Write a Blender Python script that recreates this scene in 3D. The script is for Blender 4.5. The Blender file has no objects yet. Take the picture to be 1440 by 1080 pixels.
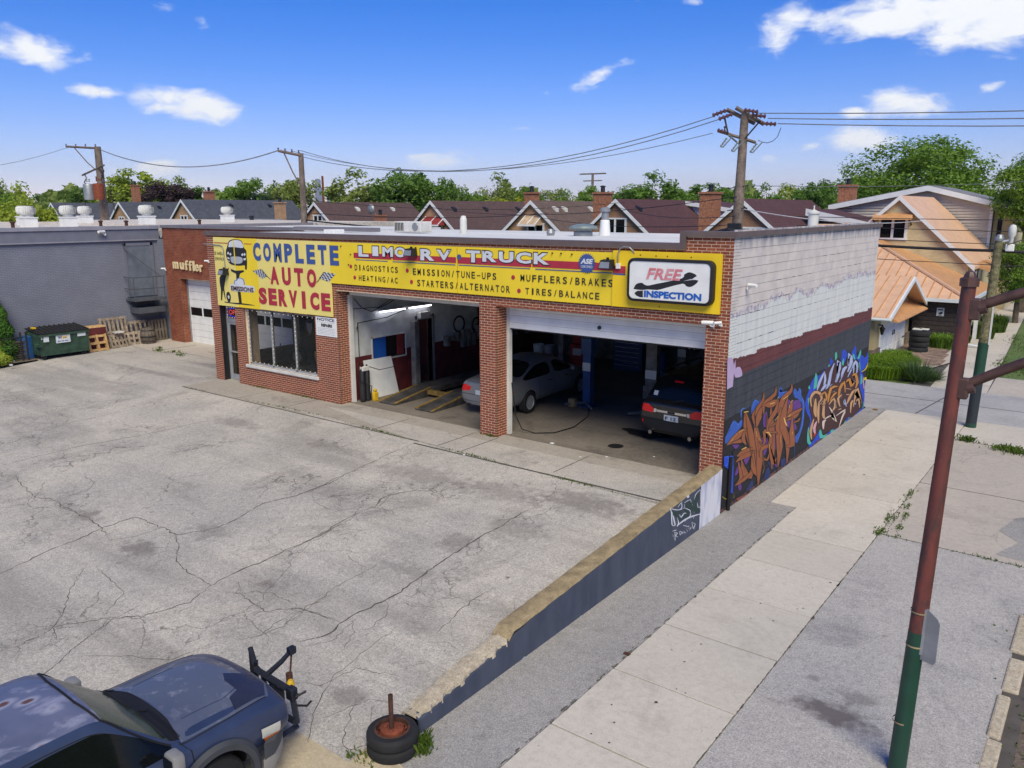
import bpy, bmesh, math, random
from mathutils import Vector, Matrix
from mathutils.bvhtree import BVHTree
random.seed(7)
sc = bpy.context.scene
C = sc.collection
R = math.radians
# ------------------------------------------------------------------ camera
cam_d = bpy.data.cameras.new('camera'); cam = bpy.data.objects.new('camera', cam_d); C.objects.link(cam); sc.camera = cam
YAW, PITCH, ROLL = R(37.147), R(12.228), R(-0.08)
fwd = Vector((-math.sin(YAW)*math.cos(PITCH), math.cos(YAW)*math.cos(PITCH), -math.sin(PITCH)))
rt = Vector((math.cos(YAW), math.sin(YAW), 0)); up = rt.cross(fwd)
r2 = math.cos(ROLL)*rt + math.sin(ROLL)*up; u2 = -math.sin(ROLL)*rt + math.cos(ROLL)*up
cam.matrix_world = Matrix(((r2.x, u2.x, -fwd.x, 6.4404), (r2.y, u2.y, -fwd.y, -16.0466), (r2.z, u2.z, -fwd.z, 5.8633), (0, 0, 0, 1)))
cam_d.sensor_fit = 'HORIZONTAL'; cam_d.sensor_width = 36; cam_d.lens = 36*1133.871/1440
cam_d.clip_start = .1; cam_d.clip_end = 30000
# ------------------------------------------------------------------ light
SUN_EL, SUN_AZ = R(48), R(134)      # azimuth clockwise from +y
wd = bpy.data.worlds.new('World'); sc.world = wd; wd.use_nodes = True
wn = wd.node_tree; wn.nodes.clear()
def WN(t, **k):
    n = wn.nodes.new(t)
    for a, b in k.items():
        if a in n.inputs.keys(): n.inputs[a].default_value = b
        else: setattr(n, a, b)
    return n
wout = WN('ShaderNodeOutputWorld'); wbg = WN('ShaderNodeBackground'); wbg.inputs['Strength'].default_value = .09
sky = WN('ShaderNodeTexSky', sky_type='NISHITA', sun_disc=False, sun_elevation=SUN_EL, sun_rotation=SUN_AZ, altitude=200, air_density=1.0, dust_density=.12, ozone_density=2.2)
hsv = WN('ShaderNodeHueSaturation'); hsv.inputs['Saturation'].default_value = 1.4
tint = WN('ShaderNodeMixRGB', blend_type='MULTIPLY'); tint.inputs['Fac'].default_value = 1; tint.inputs['Color2'].default_value = (.98, .93, 1.27, 1)
wn.links.new(sky.outputs[0], tint.inputs['Color1']); wn.links.new(tint.outputs[0], hsv.inputs['Color'])
tc = WN('ShaderNodeTexCoord'); sep = WN('ShaderNodeSeparateXYZ'); wn.links.new(tc.outputs['Generated'], sep.inputs[0])
def WM(op, a, b=None, c=None):
    n = wn.nodes.new('ShaderNodeMath'); n.operation = op
    for i, x in enumerate((a, b, c)):
        if x is None: continue
        if isinstance(x, (int, float)): n.inputs[i].default_value = x
        else: wn.links.new(x, n.inputs[i])
    return n.outputs[0]
az = WM('ARCTAN2', sep.outputs[0], sep.outputs[1]); el = WM('ARCSINE', sep.outputs[2])
cz = WN('ShaderNodeCombineXYZ'); wn.links.new(az, cz.inputs[0]); wn.links.new(WM('MULTIPLY', el, 2.1), cz.inputs[1])
n1 = WN('ShaderNodeTexNoise', Scale=24.0, Detail=9.0, Roughness=.6, Distortion=.35); wn.links.new(cz.outputs[0], n1.inputs['Vector'])
n2 = WN('ShaderNodeTexNoise', Scale=9.0, Detail=3.0); wn.links.new(cz.outputs[0], n2.inputs['Vector'])
def sky_dir(px, py):
    d = (fwd + r2*((px-720)/1133.871) - u2*((py-540)/1133.871)).normalized()
    return math.atan2(d.x, d.y), math.asin(d.z)
acc = None
# each cloud: where it stands in the sky, half width, half height, tilt, density
CLOUDS = [(40,70,50,22,.1,1.05),(132,128,36,11,0,1.),(265,150,66,22,.12,1.15),(235,14,44,12,0,.62),(282,28,14,14,0,.45),(838,109,46,12,-.38,.85),(1300,16,170,27,-.05,1.15),(1105,40,45,30,-.5,.9),(1420,22,110,36,0,1.3),(1274,146,58,18,.05,1.15),(1207,157,20,10,0,1.),(1215,200,50,17,.05,1.1),(1140,206,20,8,-.1,.8),(1081,223,18,9,0,.7),(1391,124,16,8,-.3,.7),
          (615,224,42,14,0,.95),(222,236,34,12,0,1.),(160,240,20,10,0,.8),(740,181,22,5,0,.55),(482,55,12,18,0,.34),(770,132,10,6,0,.4),(128,80,14,8,0,.4),(890,4,12,6,0,.5),(975,2,24,6,0,.5),(1360,165,14,6,0,.4)]
extra = random.Random(3)
cl = [(*sky_dir(x, y), w/1133.871, h/1133.871, t, d) for x, y, w, h, t, d in CLOUDS]
for k in range(16):
    a = extra.uniform(.1, 5.2); e = extra.uniform(.08, .9)
    aa = -YAW + .65 + a*.98
    aa = (aa+math.pi) % (2*math.pi) - math.pi
    cl.append((aa, e, extra.uniform(.03, .1), extra.uniform(.012, .03), 0, 1))
for a0, e0, w, h, t, d in cl:
    da = WM('MULTIPLY', WM('SUBTRACT', az, a0), math.cos(e0)); de = WM('SUBTRACT', el, e0)
    ct, st = math.cos(t), math.sin(t)
    X = WM('MULTIPLY', WM('SUBTRACT', WM('MULTIPLY', da, ct), WM('MULTIPLY', de, st)), 1/w)
    Y = WM('MULTIPLY', WM('ADD', WM('MULTIPLY', da, st), WM('MULTIPLY', de, ct)), 1/h)
    q = WM('ADD', WM('MULTIPLY', X, X), WM('MULTIPLY', Y, Y))
    g = WM('MULTIPLY', WM('EXPONENT', WM('MULTIPLY', q, -1.0)), d)
    acc = g if acc is None else WM('MAXIMUM', acc, g)
nn = WM('ADD', WM('MULTIPLY', WM('SUBTRACT', n1.outputs[0], .5), 1.7), WM('MULTIPLY', WM('SUBTRACT', n2.outputs[0], .5), .6))
cm = WM('MULTIPLY', WM('ADD', acc, nn), WM('GREATER_THAN', acc, .04))
mr = WN('ShaderNodeMapRange', interpolation_type='SMOOTHSTEP'); mr.inputs['From Min'].default_value = .34; mr.inputs['From Max'].default_value = 1.05
wn.links.new(WM('MULTIPLY', cm, WM('MINIMUM', WM('MULTIPLY', acc, 4.0), 1.0)), mr.inputs['Value'])
mx = WN('ShaderNodeMixRGB'); mx.inputs['Color2'].default_value = (9.2, 9.4, 9.7, 1)
wn.links.new(hsv.outputs[0], mx.inputs['Color1']); wn.links.new(mr.outputs[0], mx.inputs['Fac'])
wn.links.new(mx.outputs[0], wbg.inputs['Color']); wn.links.new(wbg.outputs[0], wout.inputs['Surface'])
sl = bpy.data.lights.new('sun', 'SUN'); sl.energy = 3.6; sl.angle = R(38); sl.color = (1, .92, .685)
so = bpy.data.objects.new('sun', sl); C.objects.link(so)
sdir = Vector((math.sin(SUN_AZ)*math.cos(SUN_EL), math.cos(SUN_AZ)*math.cos(SUN_EL), math.sin(SUN_EL)))
so.rotation_euler = sdir.to_track_quat('Z', 'Y').to_euler(); so.location = (0, 0, 60)
sc.view_settings.view_transform = 'Standard'; sc.view_settings.look = 'None'; sc.view_settings.gamma = 1; sc.view_settings.exposure = .3
sc.view_settings.use_curve_mapping = False
sc.cycles.max_bounces = 7; sc.cycles.diffuse_bounces = 5; sc.cycles.glossy_bounces = 3; sc.cycles.transmission_bounces = 5; sc.cycles.transparent_max_bounces = 8
sc.cycles.use_denoising = True
# ------------------------------------------------------------------ materials
def lin(c):
    return tuple(((x/255)/12.92 if x/255 <= .04045 else (((x/255)+.055)/1.055)**2.4) for x in c)
MATS = {}
class NT:
    def __init__(s, name):
        s.m = bpy.data.materials.new(name); s.m.use_nodes = True; s.t = s.m.node_tree; s.b = s.t.nodes['Principled BSDF']; MATS[name] = s.m
        s._pos = None
    def n(s, t, **k):
        x = s.t.nodes.new(t)
        for a, b in k.items():
            if a in x.inputs.keys(): x.inputs[a].default_value = b
            else: setattr(x, a, b)
        return x
    def l(s, a, b): s.t.links.new(a, b)
    def pos(s):
        if s._pos is None: s._pos = s.n('ShaderNodeNewGeometry')
        return s._pos.outputs['Position']
    def obj(s): return s.n('ShaderNodeTexCoord').outputs['Object']
    def math(s, op, a, b=None, c=None):
        x = s.t.nodes.new('ShaderNodeMath'); x.operation = op
        for i, y in enumerate((a, b, c)):
            if y is None: continue
            if isinstance(y, (int, float)): x.inputs[i].default_value = y
            else: s.l(y, x.inputs[i])
        return x.outputs[0]
    def noise(s, v, scale, detail=4, rough=.55, dist=0, sx=None):
        if sx:
            mp = s.n('ShaderNodeMapping'); mp.inputs['Scale'].default_value = sx; s.l(v, mp.inputs['Vector']); v = mp.outputs[0]
        x = s.n('ShaderNodeTexNoise', Scale=float(scale), Detail=float(detail), Roughness=float(rough), Distortion=float(dist)); s.l(v, x.inputs['Vector']); return x.outputs[0]
    def ramp(s, f, a, b):
        x = s.n('ShaderNodeMapRange'); x.inputs['From Min'].default_value = a; x.inputs['From Max'].default_value = b; s.l(f, x.inputs['Value']); return x.outputs[0]
    def mix(s, f, a, b, mode='MIX'):
        x = s.n('ShaderNodeMixRGB', blend_type=mode)
        for i, y in ((0, f), (1, a), (2, b)):
            if isinstance(y, (int, float)): x.inputs[i].default_value = y
            elif isinstance(y, tuple): x.inputs[i].default_value = (*y[:3], 1)
            else: s.l(y, x.inputs[i])
        return x.outputs[0]
    def bump(s, h, strength, dist=.01):
        x = s.n('ShaderNodeBump', Strength=float(strength), Distance=float(dist)); s.l(h, x.inputs['Height']); s.l(x.outputs[0], s.b.inputs['Normal'])
    def out(s, col, rough=.7, metal=0, spec=None):
        if isinstance(col, tuple): s.b.inputs['Base Color'].default_value = (*col[:3], 1)
        else: s.l(col, s.b.inputs['Base Color'])
        if isinstance(rough, (int, float)): s.b.inputs['Roughness'].default_value = rough
        else: s.l(rough, s.b.inputs['Roughness'])
        s.b.inputs['Metallic'].default_value = metal
        if spec is not None: s.b.inputs['Specular IOR Level'].default_value = spec
        return s.m
def simple(name, c, rough=.6, metal=0, var=.12, scale=3, bump=0, bs=40, fine=.0, spec=None, c2=None, obj=True):
    """paint, metal, plastic or wood with broad mottling and a fine grain"""
    m = NT(name); v = m.obj() if obj else m.pos()
    c = lin(c); c2 = lin(c2) if c2 else tuple(x*(1-var*2) for x in c)
    col = m.mix(m.ramp(m.noise(v, scale, 5), .35, .68), tuple(min(1, x*(1+var*.4)) for x in c), c2)
    h = None
    if fine or bump: h = m.noise(v, bs, 3)
    if fine: col = m.mix(fine, col, m.mix(m.ramp(h, .35, .65), (.0, .0, .0), (1., 1., 1.)), 'OVERLAY')
    if bump: m.bump(h, bump)
    return m.out(col, rough, metal, spec)
def glass(name, c=(30, 36, 36), rough=.05, alpha=.6):
    m = NT(name); m.out(lin(c), rough, 0, .3); m.b.inputs['Alpha'].default_value = alpha; return m.m
def emit(name, c, s):
    m = NT(name); m.out(lin(c), .5); m.b.inputs['Emission Color'].default_value = (*lin(c), 1); m.b.inputs['Emission Strength'].default_value = s; return m.m
simple('dark_metal', (42, 42, 44), .5, .3); simple('black_plastic', (24, 24, 26), .55); simple('rubber', (30, 30, 32), .82, var=.3, bump=.2)
simple('white_paint', (226, 226, 224), .5, var=.05); simple('off_white', (205, 204, 198), .6, var=.08); simple('grey_metal', (150, 153, 156), .45, .4); simple('aluminium', (180, 183, 186), .4, .5, var=.06)
simple('brown_coping', (104, 90, 88), .55, .1, var=.08, obj=False); simple('grey_coping', (122, 118, 124), .5, .1, var=.08, obj=False)
simple('fascia_lip', (140, 140, 150), .5, var=.05, obj=False); simple('fascia_grey', (112, 114, 126), .6, var=.06, obj=False)
simple('wood_pole', (118, 104, 94), .85, var=.25, bump=.5, bs=18, fine=.25); simple('old_wood', (150, 135, 118), .85, var=.25, fine=.3, bs=14); simple('new_wood', (186, 150, 100), .8, var=.15, fine=.2, bs=14); simple('grey_wood', (104, 94, 84), .9, var=.25, fine=.3)
simple('black_wire', (30, 30, 32), .6); simple('grey_wire', (110, 112, 118), .6); simple('insulator', (92, 60, 62), .3); simple('grey_insulator', (120, 132, 130), .4)
simple('chrome', (205, 205, 208), .12, 1, var=.02); simple('rust', (128, 62, 36), .85, var=.3, scale=9, bump=.5, bs=30); simple('dark_rust', (78, 48, 36), .85, var=.3, scale=9, bump=.3)
simple('yellow_paint', (212, 170, 30), .6, var=.15); simple('gold_trim', (156, 138, 104), .8, var=.2, scale=5, bump=.3, fine=.2)
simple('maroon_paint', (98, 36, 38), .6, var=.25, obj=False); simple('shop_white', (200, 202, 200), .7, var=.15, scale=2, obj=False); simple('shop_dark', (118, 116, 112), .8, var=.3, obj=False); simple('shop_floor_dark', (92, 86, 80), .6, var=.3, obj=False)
simple('blue_lift', (38, 74, 120), .5, var=.15); simple('blue_plastic', (42, 92, 150), .5); simple('tool_blue', (32, 52, 96), .4); simple('red_paint', (150, 26, 30), .45); simple('cardboard', (176, 140, 90), .85)
simple('dumpster_green', (48, 76, 60), .6, var=.25, scale=4, fine=.15); simple('white_sticker', (200, 208, 212), .5, var=.05); simple('ink', (14, 14, 18), .7, var=0); simple('ramp_steel', (84, 82, 80), .6, .3, var=.3); simple('safety_yellow', (140, 112, 52), .7, var=.3, scale=8)
simple('turbine_white', (214, 214, 210), .55, var=.1, scale=6); simple('trim_white', (214, 216, 218), .6, var=.04); simple('brick_chimney', (158, 106, 80), .9, var=.2, scale=8, fine=.25, bs=12)
simple('siding_grey', (196, 186, 172), .7, var=.05); simple('siding_white', (206, 206, 206), .7, var=.05); simple('tan_stucco', (176, 158, 120), .85, var=.08); simple('dark_boards', (66, 56, 52), .75, var=.25, scale=6)
simple('red_fabric', (138, 44, 44), .8); simple('beige_fabric', (190, 165, 135), .8, var=.2); simple('orange_metal', (212, 172, 138), .5, var=.07, scale=2); simple('orange_metal_dark', (196, 146, 98), .5, var=.1, scale=3)
simple('stone_veneer', (128, 112, 98), .9, var=.35, scale=9, fine=.3, bs=14); simple('bark', (92, 80, 68), .95, var=.3, bump=.4)
simple('green_pole', (26, 66, 50), .5, var=.12); simple('gutter_white', (200, 206, 208), .5, var=.04); simple('cable_white', (190, 190, 196), .6)
glass('window_glass', (16, 18, 20), .12, .9); glass('clear_glass', (32, 38, 38), .03, .34); glass('car_glass', (12, 15, 16), .05, .9); glass('truck_glass', (92, 106, 90), .1, .72)
emit('tube_light', (240, 240, 255), 7); emit('neon_red', (255, 96, 90), 1.6); emit('neon_blue', (70, 70, 235), 1.5); emit('bulb', (235, 220, 190), .45)
PC = dict(blue=(44, 88, 176), skyblue=(70, 116, 206), purple=(96, 50, 130), navy=(34, 48, 96), brown=(148, 84, 46), dbrown=(96, 54, 36), ink=(20, 20, 26), gold=(232, 188, 96), royal=(32, 70, 190), teal=(72, 178, 156), dmaroon=(66, 34, 34),
    lav=(168, 178, 214), orange=(190, 128, 52), tan=(196, 152, 106), cream=(214, 196, 180), pinkish=(206, 158, 168), red=(176, 44, 44), rust=(130, 70, 56), yellow=(222, 196, 40), blueblk=(52, 60, 60), lilac=(184, 162, 196), white=(205, 208, 216), dgreen=(34, 58, 54), black=(32, 32, 36), grey=(168, 172, 178), redl=(176, 60, 44), signred=(168, 42, 62), signblue=(60, 84, 146), inspblue=(24, 90, 178))
for k, c in PC.items(): simple('paint_'+k, c, .62, var=.06, obj=False)
MATS['paint_yellow'].node_tree.nodes['Principled BSDF']
# brick and mortar
m = NT('brick'); oi = m.n('ShaderNodeObjectInfo'); ge = m.n('ShaderNodeNewGeometry')
rnd = m.math('FRACT', m.math('ADD', oi.outputs['Random'], ge.outputs['Random Per Island']))
c = m.mix(m.ramp(rnd, 0, 1), lin((134, 68, 42)), lin((166, 90, 58))); c = m.mix(m.ramp(m.noise(m.pos(), 30, 4), .35, .7), c, lin((96, 46, 36)))
big = m.ramp(m.noise(m.pos(), .8, 4), .52, .72); c = m.mix(m.math('MULTIPLY', big, .45), c, lin((92, 36, 26)))
m.bump(m.noise(m.pos(), 120, 2), .25, .004); m.out(c, .85)
m = NT('mortar'); c = m.mix(m.ramp(m.noise(m.pos(), 9, 5), .3, .7), lin((232, 208, 178)), lin((206, 180, 150))); m.out(c, .95)
m = NT('mortar_dark'); c = m.mix(m.ramp(m.noise(m.pos(), 2, 5), .3, .7), lin((172, 140, 112)), lin((112, 70, 54))); m.out(c, .95)
# painted block wall: colours follow the paint bands on the wall
def bandwall(name, joint=0):
    m = NT(name); p = m.pos(); s3 = m.n('ShaderNodeSeparateXYZ'); m.l(p, s3.inputs[0]); z = s3.outputs[2]; y = s3.outputs[1]
    n1 = m.noise(p, 1.3, 5); n2 = m.noise(p, 7, 4)
    zz = m.math('ADD', z, m.math('MULTIPLY', m.math('SUBTRACT', n1, .5), .16)); zf = m.math('ADD', z, m.math('MULTIPLY', m.math('SUBTRACT', n2, .5), .09))
    drip = m.noise(p, 5, 4, sx=(1, 1, .12))
    lilac = m.mix(m.ramp(m.noise(p, 2.2, 5), .35, .7), lin((212, 202, 197)), lin((190, 182, 180)))
    lilac = m.mix(m.math('MULTIPLY', m.ramp(drip, .5, .75), .35), lilac, lin((192, 190, 188)))
    topstain = m.math('MULTIPLY', m.ramp(zf, 4.95, 5.25), m.ramp(m.noise(p, 4, 5, sx=(1, 1, .35)), .38, .6)); lilac = m.mix(m.math('MULTIPLY', topstain, .8), lilac, lin((112, 118, 134)))
    white = m.mix(m.ramp(drip, .42, .8), lin((208, 210, 207)), lin((188, 188, 194)))
    e1 = m.math('ADD', m.math('MULTIPLY', m.math('SUBTRACT', m.noise(p, .9, 6, .6), .5), .8), m.math('ADD', z, m.math('MULTIPLY', y, -.012)))
    c = m.mix(m.math('GREATER_THAN', e1, 3.72), white, lilac)
    edge = m.math('MULTIPLY', m.math('LESS_THAN', m.math('ABSOLUTE', m.math('SUBTRACT', e1, 3.74)), .07), m.ramp(n2, .44, .56)); c = m.mix(m.math('MULTIPLY', edge, .8), c, lin((150, 142, 168)))
    mar = m.mix(m.ramp(n1, .3, .7), lin((104, 54, 56)), lin((88, 46, 50)))
    step = m.math('MULTIPLY', m.math('SUBTRACT', m.math('FRACT', m.math('MULTIPLY', y, .62)), .5), .07)
    c = m.mix(m.math('GREATER_THAN', m.math('ADD', zf, step), 2.72), mar, c)
    blk = m.mix(m.ramp(drip, .3, .75), lin((46, 50, 58)), lin((64, 68, 76)))
    up_ = m.math('GREATER_THAN', zf, 1.45); blk = m.mix(up_, lin((30, 30, 35)), blk)
    c = m.mix(m.math('GREATER_THAN', zf, 2.34), blk, c)
    base = m.math('MULTIPLY', m.math('LESS_THAN', z, -.6), m.ramp(n2, .4, .6)); c = m.mix(base, c, lin((110, 70, 64)))
    if joint: c = m.mix(.8, c, lin((60, 56, 60)))
    m.bump(m.noise(p, 60, 3), .35, .006); m.out(c, .8)
bandwall('painted_block'); bandwall('block_joint', 1)
# concrete, asphalt
def ground(name, a, b, stain, speck=.35, crack=0, grain=160, stainscale=.8, wide=.0):
    m = NT(name); p = m.pos()
    c = m.mix(m.ramp(m.noise(p, .35, 6, .6), .35, .68), lin(a), lin(b))
    c = m.mix(m.math('MULTIPLY', m.ramp(m.noise(p, 2.2, 6, .65), .42, .72), .5), c, lin(b))
    st = m.ramp(m.noise(p, stainscale, 8, .72, .6), .53, .72); c = m.mix(m.math('MULTIPLY', st, .62), c, lin(stain))
    st = m.ramp(m.noise(p, 3.4, 5, .6), .66, .78); c = m.mix(m.math('MULTIPLY', st, .4), c, lin(stain))
    md = m.noise(p, 9, 6, .7); c = m.mix(m.math('MULTIPLY', m.ramp(md, .5, .7), .3), c, lin(stain)); c = m.mix(m.math('MULTIPLY', m.ramp(md, .5, .32), .22), c, tuple(min(1, x*1.25) for x in lin(a)))
    if 'concrete' in name: oi = m.n('ShaderNodeObjectInfo'); c = m.mix(m.math('MULTIPLY', oi.outputs['Random'], .28), c, tuple(x*.72 for x in lin(b)))
    g = m.noise(p, grain, 3, .7); g2 = m.noise(p, grain*.33, 3, .7)
    c = m.mix(speck, c, m.mix(m.ramp(g, .32, .68), (0., 0., 0.), (1., 1., 1.)), 'OVERLAY'); c = m.mix(speck*.7, c, m.mix(m.ramp(g2, .32, .68), (0., 0., 0.), (1., 1., 1.)), 'OVERLAY')
    if wide:
        tr = m.ramp(m.noise(p, .55, 6, .6, .4, sx=(.22, 1.4, 1)), .5, .75); c = m.mix(m.math('MULTIPLY', tr, wide), c, lin(stain))
    if crack:
        dv = m.n('ShaderNodeVectorMath', operation='ADD'); nz = m.n('ShaderNodeTexNoise', Scale=3.0, Detail=4.0); m.l(p, nz.inputs['Vector'])
        sc_ = m.n('ShaderNodeVectorMath', operation='SCALE'); sc_.inputs['Scale'].default_value = .45; m.l(nz.outputs['Color'], sc_.inputs[0]); m.l(p, dv.inputs[0]); m.l(sc_.outputs[0], dv.inputs[1])
        for s_, th, zone in ((.75, .011, .47), (2.6, .02, .55)):
            vo = m.n('ShaderNodeTexVoronoi', feature='DISTANCE_TO_EDGE', Scale=float(s_)); m.l(dv.outputs[0], vo.inputs['Vector'])
            k = m.math('MULTIPLY', m.ramp(vo.outputs['Distance'], th, 0), m.ramp(m.noise(p, .5, 3), zone, zone+.12)); c = m.mix(m.math('MULTIPLY', k, crack), c, lin((70, 66, 64)))
    m.bump(g2, .35, .01); m.out(c, .9); return m
ground('lot_asphalt', (184, 176, 165), (158, 154, 148), (108, 104, 100), .4, .75, 90, .5, .55)
ground('strip_asphalt', (156, 152, 147), (138, 135, 132), (92, 90, 90), .42, 0, 130)
ground('park_asphalt', (172, 167, 161), (158, 154, 150), (104, 103, 106), .4, 0, 110, .7)
ground('slab_concrete', (200, 192, 179), (186, 178, 165), (146, 138, 128), .14, 0, 200, .6)
ground('drive_concrete', (188, 178, 166), (172, 163, 152), (120, 114, 110), .14, .4, 180, .45)
ground('alley_concrete', (176, 173, 170), (158, 156, 155), (118, 117, 118), .12, 0, 200, .6, .5)
ground('apron_concrete', (170, 162, 150), (150, 142, 132), (104, 96, 88), .14, 0, 200, .8)
ground('shop_floor', (132, 122, 111), (102, 95, 87), (52, 48, 46), .12, 0, 200, .7, .4)
ground('old_concrete', (190, 178, 156), (162, 150, 130), (132, 112, 84), .3, 0, 60, 1.6)
ground('cream_concrete', (190, 174, 144), (176, 162, 136), (128, 116, 98), .2, 0, 160)
ground('dirt', (112, 98, 84), (90, 80, 70), (66, 60, 52), .4, 0, 60)
ground('white_roof', (216, 216, 214), (198, 198, 197), (166, 164, 162), .08, 0, 60, .6)
ground('gravel_roof', (206, 198, 186), (188, 178, 166), (150, 138, 126), .4, 0, 24, 1.2)
ground('lawn', (92, 112, 52), (74, 96, 42), (98, 96, 62), .3, 0, 40)
simple('crack', (90, 86, 82), .95, var=.25, obj=False); simple('joint_dark', (86, 80, 74), .95, var=.15, obj=False); simple('oil_stain', (96, 90, 86), .7, var=.2, obj=False)
m = NT('curb_navy'); p = m.pos(); s3 = m.n('ShaderNodeSeparateXYZ'); m.l(p, s3.inputs[0])
c = m.mix(m.ramp(m.noise(p, 3, 5, sx=(1, 1, .4)), .35, .7), lin((56, 63, 80)), lin((72, 78, 94)))
edge = m.math('LESS_THAN', m.math('ADD', s3.outputs[2], m.math('MULTIPLY', m.math('SUBTRACT', m.noise(p, 3.5, 5), .5), .35)), -.72)
c = m.mix(m.math('MULTIPLY', edge, .8), c, lin((138, 170, 196)))
chips = m.ramp(m.noise(p, 7, 5, .7, sx=(1, 1, .5)), .70, .74); c = m.mix(m.math('MULTIPLY', chips, .7), c, lin((120, 160, 195)))
c = m.mix(m.math('MULTIPLY', m.ramp(m.noise(p, 16, 5, .7), .7, .73), .6), c, lin((150, 150, 150)))
m.bump(m.noise(p, 40, 3), .3); m.out(c, .75)
m = NT('curb_white'); p = m.pos(); c = m.mix(m.ramp(m.noise(p, 4, 5, sx=(1, 1, .3)), .45, .7), lin((206, 206, 212)), lin((150, 152, 182))); m.out(c, .75)
# far brick in courses, siding and shingles, too small here to pick apart
def coursed(name, a, b, mortar, sx=1, sz=1, axes='xz', var=.3, off=.5, msize=.012, bw=.203, rh=.0677, bumpy=.4):
    m = NT(name); p = m.obj(); s3 = m.n('ShaderNodeSeparateXYZ'); m.l(p, s3.inputs[0]); cb = m.n('ShaderNodeCombineXYZ')
    m.l(m.math('ADD', s3.outputs[0], s3.outputs[1]), cb.inputs[0]); m.l(s3.outputs[2], cb.inputs[1])
    bt = m.n('ShaderNodeTexBrick'); bt.inputs['Scale'].default_value = 1; bt.inputs['Brick Width'].default_value = bw*sx; bt.inputs['Row Height'].default_value = rh*sz; bt.inputs['Mortar Size'].default_value = msize; bt.offset = off
    bt.inputs['Color1'].default_value = (*lin(a), 1); bt.inputs['Color2'].default_value = (*lin(b), 1); bt.inputs['Mortar'].default_value = (*lin(mortar), 1); m.l(cb.outputs[0], bt.inputs['Vector'])
    c = m.mix(var, bt.outputs['Color'], m.mix(m.ramp(m.noise(p, 1.5, 5), .3, .7), (.25, .25, .25), (.75, .75, .75)), 'OVERLAY')
    x = m.n('ShaderNodeBump', Strength=float(bumpy), Distance=.01); x.invert = True; m.l(bt.outputs['Fac'], x.inputs['Height']); m.l(x.outputs[0], m.b.inputs['Normal'])
    m.out(c, .85)
coursed('blue_brick', (116, 119, 131), (122, 125, 137), (102, 105, 118), var=.16, msize=.012, bumpy=.2)
coursed('tan_brick', (186, 142, 104), (160, 118, 86), (170, 146, 120), 1.2, 1.2); coursed('brown_brick', (156, 112, 80), (132, 92, 66), (150, 124, 100), 1.2, 1.2); coursed('cream_brick', (196, 180, 142), (184, 168, 130), (188, 174, 140), 1.2, 1.2)
coursed('paver_brick', (150, 128, 110), (132, 112, 98), (104, 92, 82))
coursed('shingle_brown', (92, 70, 66), (78, 60, 58), (66, 50, 48), .012*100/2.03*1.0, 2.2, msize=.01, bumpy=.3, var=.2); coursed('shingle_tan', (108, 90, 80), (92, 76, 68), (74, 60, 56), .6, 2.2, msize=.01, bumpy=.3)
coursed('shingle_maroon', (86, 54, 54), (74, 46, 48), (60, 40, 40), .6, 2.2, msize=.01, bumpy=.3); coursed('shingle_slate', (78, 82, 92), (64, 68, 78), (56, 58, 66), .6, 2.2, msize=.01, bumpy=.3); coursed('shingle_grey', (134, 134, 138), (116, 116, 122), (98, 98, 104), .6, 2.2, msize=.01, bumpy=.3)
# leaves
def leafmat(name, a, b, tr=.35):
    m = NT(name); ge = m.n('ShaderNodeNewGeometry'); oi = m.n('ShaderNodeObjectInfo'); c = m.mix(ge.outputs['Random Per Island'], lin(a), lin(b))
    c = m.mix(m.math('MULTIPLY', m.ramp(m.noise(m.obj(), 2.4, 3), .35, .65), .5), c, tuple(x*.55 for x in lin(a)))
    m.out(c, .6); m.b.inputs['Specular IOR Level'].default_value = .25
    t = m.n('ShaderNodeBsdfTranslucent'); m.l(m.mix(1.0, c, (1.2, 1.3, .6), 'MULTIPLY'), t.inputs['Color'])
    s = m.n('ShaderNodeMixShader'); s.inputs[0].default_value = tr; m.l(m.b.outputs[0], s.inputs[1]); m.l(t.outputs[0], s.inputs[2]); m.l(s.outputs[0], m.t.nodes['Material Output'].inputs['Surface'])
leafmat('leaf_green', (92, 126, 44), (136, 166, 66)); leafmat('leaf_deep', (82, 116, 48), (120, 152, 64)); leafmat('leaf_yellow', (132, 152, 50), (172, 184, 72)); leafmat('leaf_olive', (118, 134, 66), (152, 164, 88)); leafmat('leaf_purple', (52, 38, 42), (76, 56, 58), .15)
leafmat('leaf_lime', (142, 150, 30), (170, 176, 50)); leafmat('leaf_cedar', (52, 92, 28), (86, 128, 40), .2); leafmat('leaf_conifer', (38, 58, 40), (56, 78, 50), .15); leafmat('leaf_lily', (84, 122, 30), (142, 168, 48)); leafmat('leaf_yucca', (64, 92, 56), (112, 130, 84)); leafmat('leaf_weed', (66, 96, 32), (110, 130, 50))
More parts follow.
